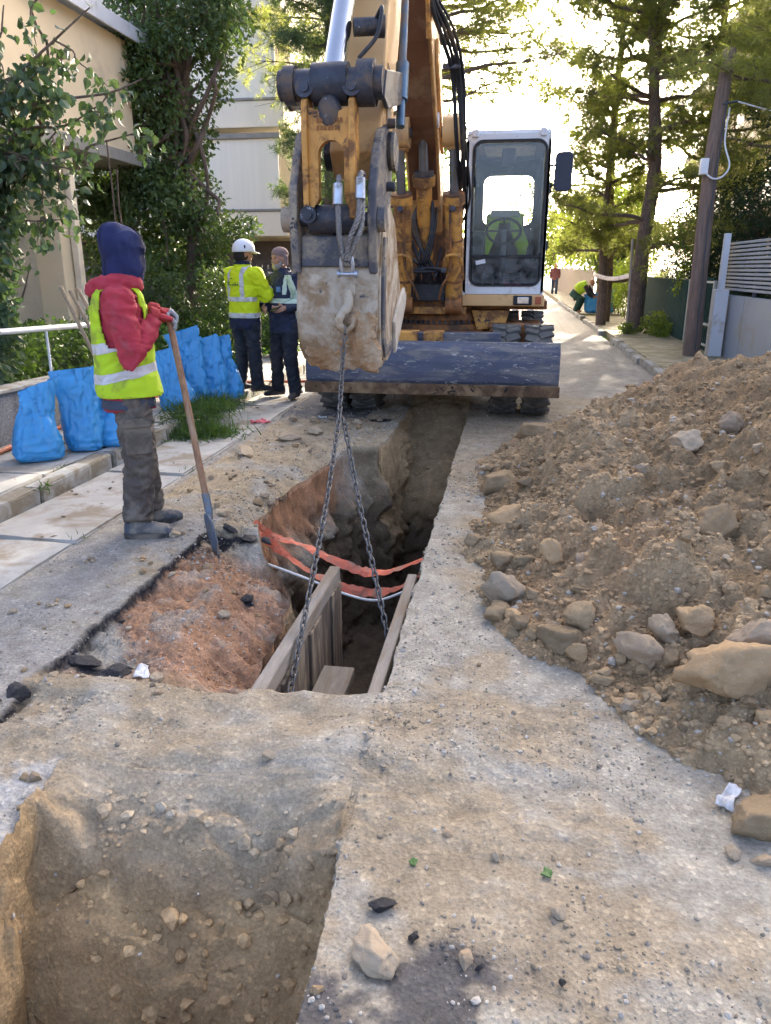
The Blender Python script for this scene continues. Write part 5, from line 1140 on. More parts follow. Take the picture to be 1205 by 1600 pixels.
band('hood_seam', bpy.data.objects['hood'], hc_, HF.s, .007, M_nvs, P1, .004, [(hc_ - Vector((0, 0, .12)), -F.u)]); band('hood_seam', bpy.data.objects['hood'], hc_ + HF.f * .075, HF.f, .016, M_nvs, P1, .006, [(hc_ - Vector((0, 0, .10)), -F.u)])
t_ = MB()
for h2, k2, a2, sg_ in ((hipL, kL, aL, 1), (hipR, kR, aR, -1)):
    t_.tube([h2 + Vector((0, 0, .03)), h2 - Vector((0, 0, .08)), h2.lerp(k2, .5), k2, k2.lerp(a2, .5), a2 + Vector((0, 0, .07)), a2 + Vector((0, 0, .015))], [.080, .098, .098, .086, .080, .078, .086], 18)
torso(t_, F, [(0, .78, .140, .108), (0, .90, .135, .105), (0, .98, .13, .10)])
tr = cloth('trousers', t_, M_trou, P1, .010, 5, .016, (7, 7, 15), 31.)
pk_ = F(.01, -.205, .66)
obj('cargo_pocket', MB().box(pk_ + Vector((0, 0, -.03)) + F.s * .006, (.15, .022, .20), (0, 0, R(31))).box(pk_ + Vector((0, 0, .055)) - F.s * .002, (.16, .024, .055), (0, 0, R(31))), M_trou, P1, bevel=.010, seg=3)
for a2, dirv in ((aL, F.f + F.s * .12), (aR, F.f - F.s * .22)):
    s1 = MB(); shoe(s1, a2 + Vector((0, 0, 0)), dirv); bt = cloth('boot', s1, M_boot, P1, .008, 3, .003, (20, 20, 20), 5.)
    d = dirv.normalized(); sd_ = Vector((-d.y, d.x, 0)); g = Vector((a2.x, a2.y, gz + .012))
    sl_ = MB(); ringloft(sl_, [(g + Vector((0, 0, z)) + d * .052, d * .148, sd_ * .052) for z in (-.012, .02)], 24, 2.6); obj('sole', sl_, M_sole, bt, bevel=.004)
M_glv = mat('grey_glove_palm', (.33, .34, .35), .7, var=.15, dirt=(.2, .17, .14), dirt_amt=.25); M_glr = mat('red_knit_glove', (.42, .045, .05), .9, var=.2, bmp=.4, bscale=200)
for w_, d_, th in ((wR, F.f * .9 + F.s * .25 - F.u * .25, F.s * .9 + F.f * -.1), (wL, F.f * .85 - F.s * .45 - F.u * .1, -F.s * .9)):
    g1 = MB(); hand(g1, w_, d_, -F.u - F.f * .25, th, .85, 1.12); gl = cloth('glove', g1, M_glr, P1, .0055, 2)
    band('glove_fingers', gl, w_ + d_.normalized() * .135, d_, .10, M_glv, gl, .0012)
    g2 = MB(); g2.tube([w_ - d_.normalized() * .045, w_ + d_.normalized() * .012], [.047, .04], 14); cloth('cuff', g2, M_glr, gl, .007, 2)
# ---- the shovel
SV = empty('shovel', (-1.655, 4.03, 0)); tag(SV, 'long-handled shovel with blue-grey blade standing in the rubble', 'shovel')
tip = Vector((-1.645, 4.035, ground_z(-1.645, 4.035) - .01)); dv = (tip - ft).normalized(); soc = tip - dv * .30
obj('handle', MB().tube([ft - dv * -.0, ft.lerp(soc, .4) + Vector((.004, 0, 0)), ft.lerp(soc, .8), soc - dv * .02], [.0185, .0195, .020, .019], 14), mat('brown_shovel_wood', (.30, .16, .085), .65, var=.3, vscale=7, stretch=(9, 9, 1.2), bmp=.25, bscale=40, dirt=(.36, .26, .17), dirt_amt=.2), SV)
M_svb = mat('blue_grey_shovel_steel', (.15, .19, .24), .5, .4, var=.25, vscale=10, dirt=(.24, .20, .16), dirt_amt=.3, dscale=8)
obj('socket', MB().tube([soc - dv * .10, soc, soc + dv * .06], [.024, .023, .016], 14), M_svb, SV)
sx = Vector((.30, -.40, 0)).normalized(); sx = (sx - dv * sx.dot(dv)).normalized(); sn = dv.cross(sx); rows = []
for k in range(9):
    t = k / 8; hw = .095 * (min(1, .45 + t * 3)) * (1 - .55 * max(0, t - .6) / .4)
    rows.append([soc + dv * (.02 + .27 * t) + sx * (hw * (j / 3 - 1)) + sn * (.022 * (abs(j / 3 - 1) ** 2) - .012 * math.sin(t * 2.5)) for j in range(7)])
o = obj('blade', MB().grid(rows), M_svb, SV); o.modifiers.new('s', 'SOLIDIFY').thickness = .004
# ---- worker with white helmet, back turned
M_hiv = mat('bright_yellow_jacket', (.62, .74, .01), .75, var=.07, vscale=4, bmp=.15, bscale=200, dirt=(.48, .56, .04), dirt_amt=.12)
P2 = empty('person', (-3.14, 9.05, .11)); tag(P2, 'worker in white helmet and yellow hi-vis jacket seen from behind', 'person')
F = Fr(P2.location, 62); HF = F.turned(-25); hc_ = F(.03, 0, 1.60)
hipL, hipR = F(0, .09, .88), F(0, -.09, .88); kL, kR = F(.03, .11, .48), F(.03, -.10, .48); aL, aR = F(-.02, .12, .09), F(.04, -.11, .09)
sL, sR = F(0, .20, 1.40), F(0, -.20, 1.40); eL, eR = F(.08, .27, 1.14), F(.12, -.25, 1.13); wL, wR = F(.26, .14, 1.10), F(.34, -.15, 1.22)
b_ = MB(); torso(b_, F, [(0, .84, .12, .09), (0, 1.2, .14, .10), (0, 1.40, .13, .08), (0, 1.46, .06, .06), (.02, 1.55, .055, .06)]); head(b_, HF, hc_, .95)
for s_, e_, w_ in ((sL, eL, wL), (sR, eR, wR)): b_.tube([s_, e_, w_], [.045, .04, .03], 12); hand(b_, w_, (w_ - e_) + F.u * .05, -F.u, F.s if w_ is wR else -F.s, .5)
for h2, k2, a2 in ((hipL, kL, aL), (hipR, kR, aR)): b_.tube([h2, k2, a2], [.07, .05, .04], 12)
cloth('body', b_, M_skin, P2, .009, 2)
j_ = MB(); torso(j_, F, [(0, .76, .185, .150), (0, .85, .19, .150), (0, 1.0, .19, .145), (0, 1.2, .20, .145), (-.01, 1.35, .20, .130), (-.01, 1.42, .16, .11), (0, 1.47, .09, .085), (.01, 1.53, .075, .078)])
for s_, e_, w_ in ((sL, eL, wL), (sR, eR, wR)): j_.tube([s_.lerp(F(0, 0, 1.35), .25), s_, s_.lerp(e_, .5), e_, e_.lerp(w_, .5), w_], [.08, .092, .085, .080, .070, .058], 16)
jk = cloth('jacket', j_, M_hiv, P2, .011, 5, .012, (7, 7, 11), 44.)
M_nvc = mat('navy_cloth', (.012, .016, .04), .9, var=.15)
band('hem', jk, F(0, 0, .81), (0, 0, 1), .15, M_nvc, P2, .002); band('collar', jk, F(0, 0, 1.515), (0, 0, 1), .05, M_nvc, P2, .004, [(F(0, 0, 1.4), -F.u)])
band('reflective_band', jk, F(0, 0, .915), (0, 0, 1), .055, M_tape2, P2, .004, [(F(0, 0, 1.0), (0, 0, 1))]); 
band('reflective_band', jk, F(0, 0, 1.10), (0, 0, 1), .05, M_tape2, P2, .004, [(F(.02, 0, 1), F.f)])
for l_ in (.11, -.11): band('shoulder_stripe', jk, F(0, l_, 1.2), F.s, .05, M_tape2, P2, .004, [(F(0, 0, 1.12), -F.u), (F(.05, 0, 1), F.f)])
band('sleeve_band', jk, eR.lerp(wR, .45), wR - eR, .05, M_tape2, P2, .004, [(F(.19, 0, 1), -F.f), (F(0, -.06, 1), F.s)])
lg = MB(); rs = np.random.default_rng(2)
for r_, (z_, n2) in enumerate(((1.335, 2), (1.285, 9), (1.262, 9))):
    for k in range(n2): lg.box(F(-.145 - .002 * r_, .105 - .021 * k - (.05 if n2 == 2 else 0), z_), (.014, .004, .016), (0, 0, R(62 - 90)))
obj('back_print', lg, mat('dark_green_print', (.05, .12, .04), .8), P2)
t_ = MB()
for h2, k2, a2 in ((hipL, kL, aL), (hipR, kR, aR)): t_.tube([h2 + Vector((0, 0, .03)), h2 - Vector((0, 0, .08)), h2.lerp(k2, .5), k2, k2.lerp(a2, .5), a2 + Vector((0, 0, .03)), a2 - Vector((0, 0, .03))], [.10, .108, .095, .082, .075, .074, .08], 16)
torso(t_, F, [(0, .78, .15, .115), (0, .95, .15, .11)]); cloth('trousers', t_, M_blk, P2, .012, 4, .012, (7, 7, 15), 50.)
for a2, dv2 in ((aL, F.f), (aR, F.f - F.s * .3)): s1 = MB(); shoe(s1, a2, dv2); cloth('shoe', s1, mat('dark_shoe', (.03, .032, .038), .8, dirt=(.12, .10, .09), dirt_amt=.3), P2, .010, 3)
hr = MB(); rot = Matrix((HF.f, HF.s, HF.u)).transposed(); hr.ell(hc_ - HF.f * .02 - Vector((0, 0, .01)), (.095, .082, .09), 18, 12, rot)
bmh = cloth('hair', hr, mat('dark_hair', (.02, .016, .013), .8), P2, .010, 2)
bmh.location += -HF.f * .012
he = MB(); rows = []
for k in range(9):
    a2 = R(90 * k / 8); r2 = math.cos(a2); rows.append([hc_ + Vector((0, 0, .055 + .125 * math.sin(a2))) + HF.f * (.135 * r2 * math.cos(g_)) + HF.s * (.112 * r2 * math.sin(g_)) for g_ in [2 * math.pi * j / 28 for j in range(28)]])
rows.insert(0, [hc_ + Vector((0, 0, .030)) + HF.f * (.140 * math.cos(g_)) + HF.s * (.116 * math.sin(g_)) for g_ in [2 * math.pi * j / 28 for j in range(28)]])
he.grid(rows, True, True)
M_helm = mat('white_helmet_shell', (.78, .79, .82), .3, var=.03, coat=.3)
hm_ = obj('helmet', he, M_helm, P2); hm_.modifiers.new('s', 'SOLIDIFY').thickness = .006
obj('helmet_peak', MB().grid([[hc_ + HF.f * (.10 + .085 * t) + HF.s * (.095 * (1 - .4 * t) * u_) + Vector((0, 0, .045 - .02 * t - .012 * u_ * u_)) for u_ in (-1, -.5, 0, .5, 1)] for t in (0, .4, .8, 1)]), M_helm, hm_).modifiers.new('s', 'SOLIDIFY').thickness = .006
for d in (1, -1): obj('vent', MB().ell(hc_ - HF.f * .02 + HF.s * d * .107 + Vector((0, 0, .085)), (.012, .006, .022), 8, 6), mat('black_vent', (.02, .02, .022), .5), hm_)
# ---- bearded worker facing the camera
P3p = empty('person', (-2.70, 9.20, .02)); tag(P3p, 'bearded worker in navy jacket with reflective bands facing the camera', 'person')
F = Fr(P3p.location, -118); HF = F.turned(-12); hc_ = F(.04, 0, 1.64)
hipL, hipR = F(0, .09, .90), F(0, -.09, .90); kL, kR = F(.04, .12, .49), F(.02, -.13, .49); aL, aR = F(.0, .15, .10), F(-.02, -.17, .10)
sL, sR = F(0, .20, 1.43), F(0, -.20, 1.43); eL, eR = F(.0, .30, 1.15), F(.02, -.29, 1.16); wL, wR = F(.20, .20, 1.09), F(.22, -.12, 1.08)
b_ = MB(); torso(b_, F, [(0, .86, .12, .09), (0, 1.2, .14, .10), (0, 1.43, .13, .08), (0, 1.49, .06, .06), (.02, 1.57, .055, .06)]); head(b_, HF, hc_, .98)
for s_, e_, w_, th in ((sL, eL, wL, -F.s), (sR, eR, wR, F.s)): b_.tube([s_, e_, w_], [.045, .04, .028], 12); hand(b_, w_, (w_ - e_) + F.u * .02 + th * .05, F.u * .3 + th, F.u, .9)
for h2, k2, a2 in ((hipL, kL, aL), (hipR, kR, aR)): b_.tube([h2, k2, a2], [.07, .05, .04], 12)
cloth('body', b_, M_skin, P3p, .0075, 1)
j_ = MB(); torso(j_, F, [(0, .80, .18, .145), (0, .9, .185, .145), (.01, 1.05, .185, .15), (0, 1.22, .195, .145), (-.01, 1.38, .195, .125), (-.01, 1.45, .155, .105), (0, 1.50, .09, .09), (.01, 1.55, .078, .08)])
for s_, e_, w_ in ((sL, eL, wL), (sR, eR, wR)): j_.tube([s_.lerp(F(0, 0, 1.38), .25), s_, s_.lerp(e_, .5), e_, e_.lerp(w_, .5), w_.lerp(e_, .12)], [.078, .09, .08, .074, .064, .05], 16)
M_nv2 = mat('navy_work_jacket', (.016, .022, .05), .8, var=.2, vscale=6, dirt=(.05, .06, .09), dirt_amt=.2)
jk = cloth('jacket', j_, M_nv2, P3p, .011, 5, .012, (7, 7, 12), 61.)
M_tg = mat('green_silver_tape', (.52, .62, .50), .45, var=.08)
band('reflective_band', jk, F(0, 0, 1.17), (0, 0, 1), .055, M_tg, P3p, .004, [(F(.02, 0, 1), -F.f)])
band('sleeve_band', jk, sL.lerp(eL, .62), eL - sL, .05, M_tg, P3p, .004, [(F(0, .185, 1), -F.s)]); band('sleeve_band', jk, eL.lerp(wL, .25), wL - eL, .05, M_tg, P3p, .004, [(F(0, .16, 1), -F.s)])
band('shoulder_stripe', jk, F(0, .13, 1.3), F.s, .045, M_tg, P3p, .004, [(F(0, 0, 1.24), -F.u), (F(-.02, 0, 1), -F.f), (F(0, 0, 1.46), F.u)])
obj('chest_badge', MB().box(F(.152, .07, 1.30), (.07, .006, .06), (0, 0, R(-28))), mat('blue_badge', (.12, .22, .42), .7, var=.3, vscale=30), P3p, bevel=.002)
t_ = MB()
for h2, k2, a2 in ((hipL, kL, aL), (hipR, kR, aR)): t_.tube([h2 + Vector((0, 0, .03)), h2 - Vector((0, 0, .08)), h2.lerp(k2, .5), k2, k2.lerp(a2, .5), a2 + Vector((0, 0, .03)), a2 - Vector((0, 0, .03))], [.10, .108, .094, .080, .074, .076, .084], 16)
torso(t_, F, [(0, .80, .15, .115), (0, .97, .15, .11)]); cloth('trousers', t_, M_blk, P3p, .012, 4, .012, (7, 7, 15), 70.)
for a2, dv2 in ((aL, F.f + F.s * .4), (aR, F.f - F.s * .4)): s1 = MB(); shoe(s1, a2, dv2); cloth('shoe', s1, MATS['dark_shoe'], P3p, .010, 3)
rot = Matrix((HF.f, HF.s, HF.u)).transposed(); be = MB()
be.ell(hc_ + HF.f * .050 - Vector((0, 0, .085)), (.050, .060, .042), 16, 10, rot)
for d in (-1, 1): be.ell(hc_ + HF.f * .02 + HF.s * d * .055 - Vector((0, 0, .05)), (.03, .018, .045), 10, 8, rot)
cloth('beard', be, mat('grey_beard', (.26, .24, .22), .9, var=.3, vscale=60, bmp=.6, bscale=150), P3p, .007, 2)
for d in (-1, 1): obj('eye', MB().ell(hc_ + HF.f * .083 + HF.s * d * .032 + Vector((0, 0, .012)), (.010, .012, .007), 10, 8, rot), mat('dark_eye', (.02, .015, .012), .2), P3p)
obj('moustache', MB().ell(hc_ + HF.f * .094 - Vector((0, 0, .046)), (.012, .034, .009), 10, 8, rot), MATS['grey_beard'], P3p)
cp_ = MB(); cp_.ell(hc_ + Vector((0, 0, .065)) - HF.f * .01, (.108, .090, .075), 20, 12, rot); cp_.tube([hc_ + HF.s * .085 - Vector((0, 0, .08)) - HF.f * .03, hc_ + HF.s * .088 + Vector((0, 0, .04)) - HF.f * .03], .028, 10); cp_.tube([hc_ - HF.s * .085 - Vector((0, 0, .08)) - HF.f * .03, hc_ - HF.s * .088 + Vector((0, 0, .04)) - HF.f * .03], .028, 10)
cloth('woollen_cap', cp_, mat('pinkish_grey_wool', (.24, .17, .16), .95, var=.2, bmp=.4), P3p, .009, 3)
ph = obj('mobile_phone', MB().box(wL + F.f * .09 - F.s * .05, (.075, .14, .01), (R(25), 0, R(-118 + 90))), mat('phone_black', (.01, .01, .012), .2), bevel=.004); tag(ph, 'dark phone held by the bearded worker at his waist', 'phone')
# ---- far worker bending over blue bags, person walking far away
def bag_mesh_dummy(): pass
P4 = empty('person', (2.25, 27.3, .14)); tag(P4, 'worker with lime vest crouching over blue bags far down the right pavement', 'person')
F = Fr(P4.location, -20); F2 = F
b_ = MB(); b_.tube([F(-.15, 0, .55), F(.05, 0, .80), F(.25, 0, .92)], [.15, .17, .14], 14); head(b_, F, F(.42, 0, .98), .95)
for d in (-1, 1): b_.tube([F(-.1, .1 * d, .5), F(.12, .14 * d, .48), F(-.05, .13 * d, .08), F(.1, .13 * d, .04)], [.10, .08, .06, .05], 10); b_.tube([F(.25, .17 * d, .88), F(.40, .2 * d, .62), F(.58, .12 * d, .50)], [.06, .05, .045], 10)
cloth('body', b_, M_skin, P4, .02, 2)
t_ = MB(); t_.tube([F(-.18, 0, .50), F(-.05, 0, .70)], [.18, .17], 14)
for d in (-1, 1): t_.tube([F(-.1, .1 * d, .5), F(.12, .14 * d, .48), F(-.05, .13 * d, .06)], [.13, .11, .09], 12)
cloth('overalls', t_, mat('dark_green_overalls', (.03, .075, .06), .9), P4, .02, 2)
v_ = MB(); v_.tube([F(-.05, 0, .72), F(.08, 0, .82), F(.26, 0, .90)], [.19, .20, .17], 14); cloth('safety_vest', v_, mat('lime_cloth_far', (.40, .62, .03), .8), P4, .02, 2)
t_ = MB()
for d in (-1, 1): t_.tube([F(.25, .17 * d, .88), F(.40, .2 * d, .62), F(.52, .14 * d, .52)], [.075, .07, .06], 10)
cloth('sleeves', t_, M_blk, P4, .02, 1)
P5 = empty('person', (2.42, 46, .14)); tag(P5, 'distant pedestrian in maroon top and dark trousers walking on the right', 'person')
F = Fr(P5.location, -90)
b_ = MB(); torso(b_, F, [(0, .85, .13, .10), (0, 1.4, .16, .10), (0, 1.5, .06, .06)]); head(b_, F, F(.02, 0, 1.62), 1.0)
for d in (-1, 1): b_.tube([F(0, .1 * d, .9), F(.1 * d, .1 * d, .5), F(.08 * d, .1 * d, .05)], [.08, .06, .05], 10); b_.tube([F(0, .2 * d, 1.42), F(-.04, .25 * d, 1.12), F(.08, .24 * d, .88)], [.05, .045, .04], 10)
cloth('body', b_, M_skin, P5, .02, 1)
t_ = MB(); torso(t_, F, [(0, .82, .17, .13), (0, 1.4, .19, .12), (0, 1.47, .08, .08)])
for d in (-1, 1): t_.tube([F(0, .2 * d, 1.42), F(-.04, .25 * d, 1.12), F(.06, .24 * d, .94)], [.07, .06, .055], 10)
cloth('top', t_, mat('maroon_top', (.16, .06, .07), .9), P5, .02, 1)
t_ = MB()
for d in (-1, 1): t_.tube([F(0, .09 * d, .92), F(.1 * d, .1 * d, .5), F(.08 * d, .1 * d, .06)], [.11, .085, .07], 10)
cloth('trousers', t_, mat('blue_jeans', (.04, .06, .11), .9), P5, .02, 1)
# ================================================================== trees and plants
def unit(a): return a / np.maximum(np.linalg.norm(a, axis=-1, keepdims=True), 1e-9)
def leaves(name, pts, size, m, parent=None, droop=.35, wide=.55, fold=.25, seed=0, out=None, shape=2):
    """leaf blades: a folded diamond each (shape 2) or a rounder six-sided blade (shape 4)"""
    rs = np.random.default_rng(seed); n = len(pts); d = rs.normal(size=(n, 3)); d[:, 2] -= droop * 2
    if out is not None: d += out * 1.2
    d = unit(d); r = unit(np.cross(d, rs.normal(size=(n, 3)))); nn = np.cross(d, r); L = size * rs.uniform(.6, 1.25, n)[:, None]
    if shape == 2:
        v = np.stack([pts, pts + d * L * .45 + r * L * wide * .5 + nn * L * fold * .4, pts + d * L, pts + d * L * .45 - r * L * wide * .5 + nn * L * fold * .4], 1)
        f = np.array([[0, 1, 2], [0, 2, 3]])
    else:
        tip = pts + d * L - nn * L * .12
        v = np.stack([pts, pts + d * L * .18 + r * L * wide * .42 + nn * L * fold * .3, pts + d * L * .48 + r * L * wide * .5 + nn * L * fold * .35, pts + d * L * .8 + r * L * wide * .2, tip, pts + d * L * .8 - r * L * wide * .2, pts + d * L * .48 - r * L * wide * .5 + nn * L * fold * .35, pts + d * L * .18 - r * L * wide * .42 + nn * L * fold * .3, pts + d * L * .45], 1)
        f = np.array([[0, 1, 8], [1, 2, 8], [2, 3, 8], [3, 4, 8], [4, 5, 8], [5, 6, 8], [6, 7, 8], [7, 0, 8]])
    F_ = (f[None] + (np.arange(n) * v.shape[1])[:, None, None]).reshape(-1, 3)
    o0 = np.array(ORG(parent)); o = raw(name, v.reshape(-1, 3) - o0, F_, m, parent, False); return o
def blob_pts(blobs, n, seed, gap=-.05, gs=1.4, shell=.45):
    rs = np.random.default_rng(seed); vol = np.array([b[1][0] * b[1][1] * b[1][2] for b in blobs]) ** .75; k = rs.choice(len(blobs), n * 3, p=vol / vol.sum())
    d = unit(rs.normal(size=(n * 3, 3))); r = rs.random(n * 3) ** shell
    c = np.array([b[0] for b in blobs])[k]; R_ = np.array([b[1] for b in blobs])[k]; p = c + d * R_ * r[:, None]
    keep = fbm(p, gs, 2, .5, seed * 1.3) > gap + rs.normal(0, .10, n * 3); p, d = p[keep], d[keep]; return p[:n], d[:n]
M_bark = mat('brown_bark', (.14, .10, .075), .95, var=.35, vscale=6, stretch=(7, 7, 1), bmp=.8, bscale=14)
M_pbark = mat('pine_bark', (.20, .135, .10), .95, var=.35, vscale=6, stretch=(8, 8, 1.2), bmp=1.0, bscale=12, dirt=(.09, .07, .06), dirt_amt=.4, dscale=9)
def limbs(mb, a, b, r0, r1, wob=.15, k=6, seed=0):
    rs = random.Random(seed); a = Vector(a); b = Vector(b); L = (b - a).length
    pts = [a] + [a.lerp(b, i / k) + Vector((rs.uniform(-1, 1), rs.uniform(-1, 1), rs.uniform(-.3, .6))) * L * wob * .5 * math.sin(math.pi * i / k) for i in range(1, k)] + [b]
    P_ = spline(pts, 3); n = len(P_); mb.tube(P_, [r0 + (r1 - r0) * i / (n - 1) for i in range(n)], 8); return P_
def broad_tree(name, base, trunk_top, blobs, n, size, m, label, seed, gap=-.05, gs=1.4, cat='tree', group=None, r0=.16, droop=.35, wide=.55, shape=2, bark=None):
    e = empty(name, base); tag(e, label, cat, group); mb = MB(); limbs(mb, base, trunk_top, r0, r0 * .7, .06, 5, seed); tt = Vector(trunk_top); bs_ = Vector(base)
    for i, b in enumerate(blobs): limbs(mb, bs_.lerp(tt, random.uniform(.6, 1)), b[0], r0 * .38, .012, .22, 5, seed + i)
    tr_ = obj('trunk', mb, bark or M_bark, e); p, d = blob_pts(blobs, n, seed, gap, gs)
    leaves('crown', p, size, m, e, droop, wide, .3, seed, d * .6, shape); return e
L_dark = leaf_mat('dark_evergreen_leaf', (.052, .085, .030), (.095, .145, .052), .22, .42, 1.2)
L_grey = leaf_mat('grey_green_leaf', (.045, .085, .045), (.085, .13, .075), .25, .40, 2.0)
L_hedge = leaf_mat('hedge_leaf', (.045, .085, .025), (.075, .13, .04), .25, .5, 1.0)
L_ivy = leaf_mat('ground_ivy_leaf', (.05, .11, .03), (.085, .17, .05), .28, .5, 1.0)
L_lite = leaf_mat('sunny_leaf', (.11, .16, .035), (.17, .22, .05), .45, .55, .8)
L_pine = leaf_mat('pine_needle', (.13, .145, .05), (.185, .19, .07), .55, .6, .6, (1.7, 1.8, .95))
L_pine2 = leaf_mat('blue_green_needle', (.075, .11, .065), (.11, .15, .09), .40, .6, .6)
L_cyp = leaf_mat('cypress_spray', (.018, .035, .018), (.030, .055, .025), .18, .6, .8)
# big evergreen in front of the flats
blobs = []
rs = random.Random(5)
for z, r_, cx, k in ((1.6, 1.15, -6.6, 7), (2.4, 1.1, -6.75, 8), (3.3, .9, -6.85, 8), (4.2, .85, -6.75, 8), (5.1, .9, -6.4, 8), (6.0, 1.0, -5.95, 6), (6.9, .8, -5.9, 3)):
    for i in range(k):
        a_ = 2 * math.pi * i / k + z; blobs.append(((cx + .85 * r_ * math.cos(a_), 14.4 + .7 * r_ * math.sin(a_), z + rs.uniform(-.35, .35)), (rs.uniform(.45, .72),) * 2 + (rs.uniform(.45, .65),)))
blobs += [((-4.95, 14, 5.6), (.5, .5, .4)), ((-4.95, 14, 5.0), (.35, .4, .4)), ((-5.0, 14, 2.25), (.5, .5, .3)), ((-7.6, 13.9, 2.3), (.6, .5, .6))]
broad_tree('evergreen_tree', (-6.0, 14.4, 0), (-5.9, 14.4, 5.2), blobs, 34000, .115, L_dark, 'big dense evergreen tree between cream house and flats', 3, -.16, 1.6)
# grey-leaved tree leaning in from the left edge
e = empty('leaning_tree', (-5.6, 6.4, 0)); tag(e, 'grey-green leafy tree hanging in at the left edge', 'tree')
mb = MB(); limbs(mb, (-5.6, 6.4, 0), (-5.1, 6.5, 2.6), .13, .09, .08, 5, 1); tips = []
ends = [(-4.2, 6.6, 3.6), (-3.75, 6.7, 3.25), (-3.45, 6.6, 3.55), (-3.10, 6.7, 3.05), (-3.20, 6.6, 2.62), (-3.70, 6.5, 2.35), (-3.45, 6.6, 2.85), (-4.1, 6.5, 2.45), (-4.3, 6.4, 3.0), (-4.35, 6.6, 2.1), (-4.45, 6.5, 1.75), (-4.05, 6.6, 3.05), (-3.6, 6.6, 3.8), (-4.6, 6.6, 3.9), (-4.15, 6.6, 1.95), (-3.9, 6.7, 2.7)]
P_all = []
for i, q in enumerate(ends):
    P_ = limbs(mb, Vector((-5.1, 6.5, 2.6)).lerp(Vector((-5.3, 6.45, 1.6)), random.random() * .8), q, .028, .006, .20, 6, 50 + i); P_all += P_[7:]
    for k in range(5):
        s0 = P_[random.randrange(8, len(P_))]; q2 = s0 + Vector((random.uniform(-.25, .35), random.uniform(-.3, .3), random.uniform(-.38, .12))); P2_ = limbs(mb, s0, q2, .009, .003, .2, 4, 90 + i * 7 + k); P_all += P2_ + P2_[5:]
obj('trunk', mb, M_bark, e)
rs2 = np.random.default_rng(9); base_p = np.array([p[:] for p in P_all]); lp = base_p[rs2.integers(0, len(base_p), 2300)] + rs2.normal(0, .06, (2300, 3)) - [0, 0, .03]
leaves('crown', lp, .088, L_grey, e, .75, .72, .35, 9, None, 4)
p, d = blob_pts([((-4.72, 6.5, 1.45), (.30, .35, .45)), ((-4.68, 6.4, .95), (.28, .3, .45)), ((-4.85, 6.6, 1.9), (.35, .35, .4)), ((-4.55, 6.1, .72), (.20, .25, .3)), ((-4.62, 6.8, 2.4), (.35, .35, .35)), ((-4.45, 6.3, 1.2), (.16, .2, .3)), ((-4.62, 5.7, .5), (.22, .25, .35))], 4200, 13, -.2, 3)
e2 = empty('leafy_shrub', (-4.8, 6.4, .0)); tag(e2, 'dark leafy shrub filling the left edge above the low wall', 'shrub'); leaves('foliage', p, .085, L_grey, e2, .6, .72, .35, 14, d * .5, 4)
mb = MB(); [limbs(mb, (-4.85, 6.4, 0), (-4.7 + .1 * k, 6.2 + .2 * k, 1.6), .02, .006, .2, 5, k) for k in range(4)]; obj('stem', mb, M_bark, e2)
# hedges, ivy bank, shrubs behind the workers
def shrub(name, lab, blobs, n, size, m, seed, cat='shrub', gap=-.2, wide=.55, droop=.1, group=None, gs=2.5):
    e_ = empty(name, (blobs[0][0][0], blobs[0][0][1], 0)); tag(e_, lab, cat, group); p_, d_ = blob_pts(blobs, n, seed, gap, gs); leaves('foliage', p_, size, m, e_, droop, wide, .3, seed, d_ * .7)
    mb_ = MB(); [limbs(mb_, (b[0][0], b[0][1], 0), b[0], .02, .006, .2, 4, seed + i) for i, b in enumerate(blobs)]; obj('stem', mb_, M_bark, e_); return e_
shrub('clipped_hedge', 'low clipped hedge behind the white handrail', [((-4.95, 5.6 + .45 * k, .62), (.40, .36, .40 + .03 * (k % 2))) for k in range(9)], 9000, .06, L_hedge, 21, 'hedge', -.4)
shrub('garden_shrub', 'bushy shrub under the big evergreen tree', [((-6.6 + .55 * k, 12.6, .75 + .2 * (k % 2)), (.55, .5, .75)) for k in range(5)], 9000, .075, L_dark, 22)
shrub('dark_shrub', 'dark shrub behind the worker in the white helmet', [((-4.9 + .40 * k, 18.8, .9 + .25 * (k % 2)), (.5, .45, 1.0)) for k in range(6)], 9000, .085, L_dark, 23)
shrub('bare_shrub', 'greyish shrub beside the old fence behind the workers', [((-6.6, 17.2, 1.0), (.5, .5, .6)), ((-6.0, 17.2, .9), (.45, .45, .5))], 2600, .06, L_grey, 24)
shrub('leafy_bush', 'leafy bush behind the bucket and the bearded worker', [((-3.9, 13.5, .7), (.35, .5, .6)), ((-3.8, 12.8, .45), (.3, .4, .4))], 3000, .07, L_hedge, 25)
ivx = RNG.uniform(-8.5, -4.32, 26000); ivy_ = RNG.uniform(9.6, 18.5, 26000); hgt = .15 + .55 * ss(-4.3, -5.6, ivx) + .12 * fbm(np.stack([ivx, ivy_, ivx * 0], 1), .9, 3)
ivz = hgt * RNG.random(26000) ** .35
iv = leaves('ivy_ground_cover', np.stack([ivx, ivy_, ivz], 1), .095, L_ivy, None, -.25, .75, .3, 31); tag(iv, 'green ivy ground cover on the bank behind the workers', 'ground cover', None, 'stuff')
bk = MB().grid([[(x, y, -.05 + (.15 + .55 * float(ss(-4.3, -5.6, x))) * .45) for x in (-9, -7, -5.6, -5.2, -4.8, -4.5, -4.25)] for y in (9.4, 12, 15, 18.6)]); struct(obj('planted_bank', bk, tm))
gfn = empty('iron_garden_fence', (-5.6, 18.0, 0)); tag(gfn, 'dark iron bar fence behind the ivy bank', 'fence')
for k in range(22): obj('bar', MB().bb(-7.2 + .14 * k, -7.17 + .14 * k, 18.0, 18.03, .3, 1.65), M_dkmet, gfn)
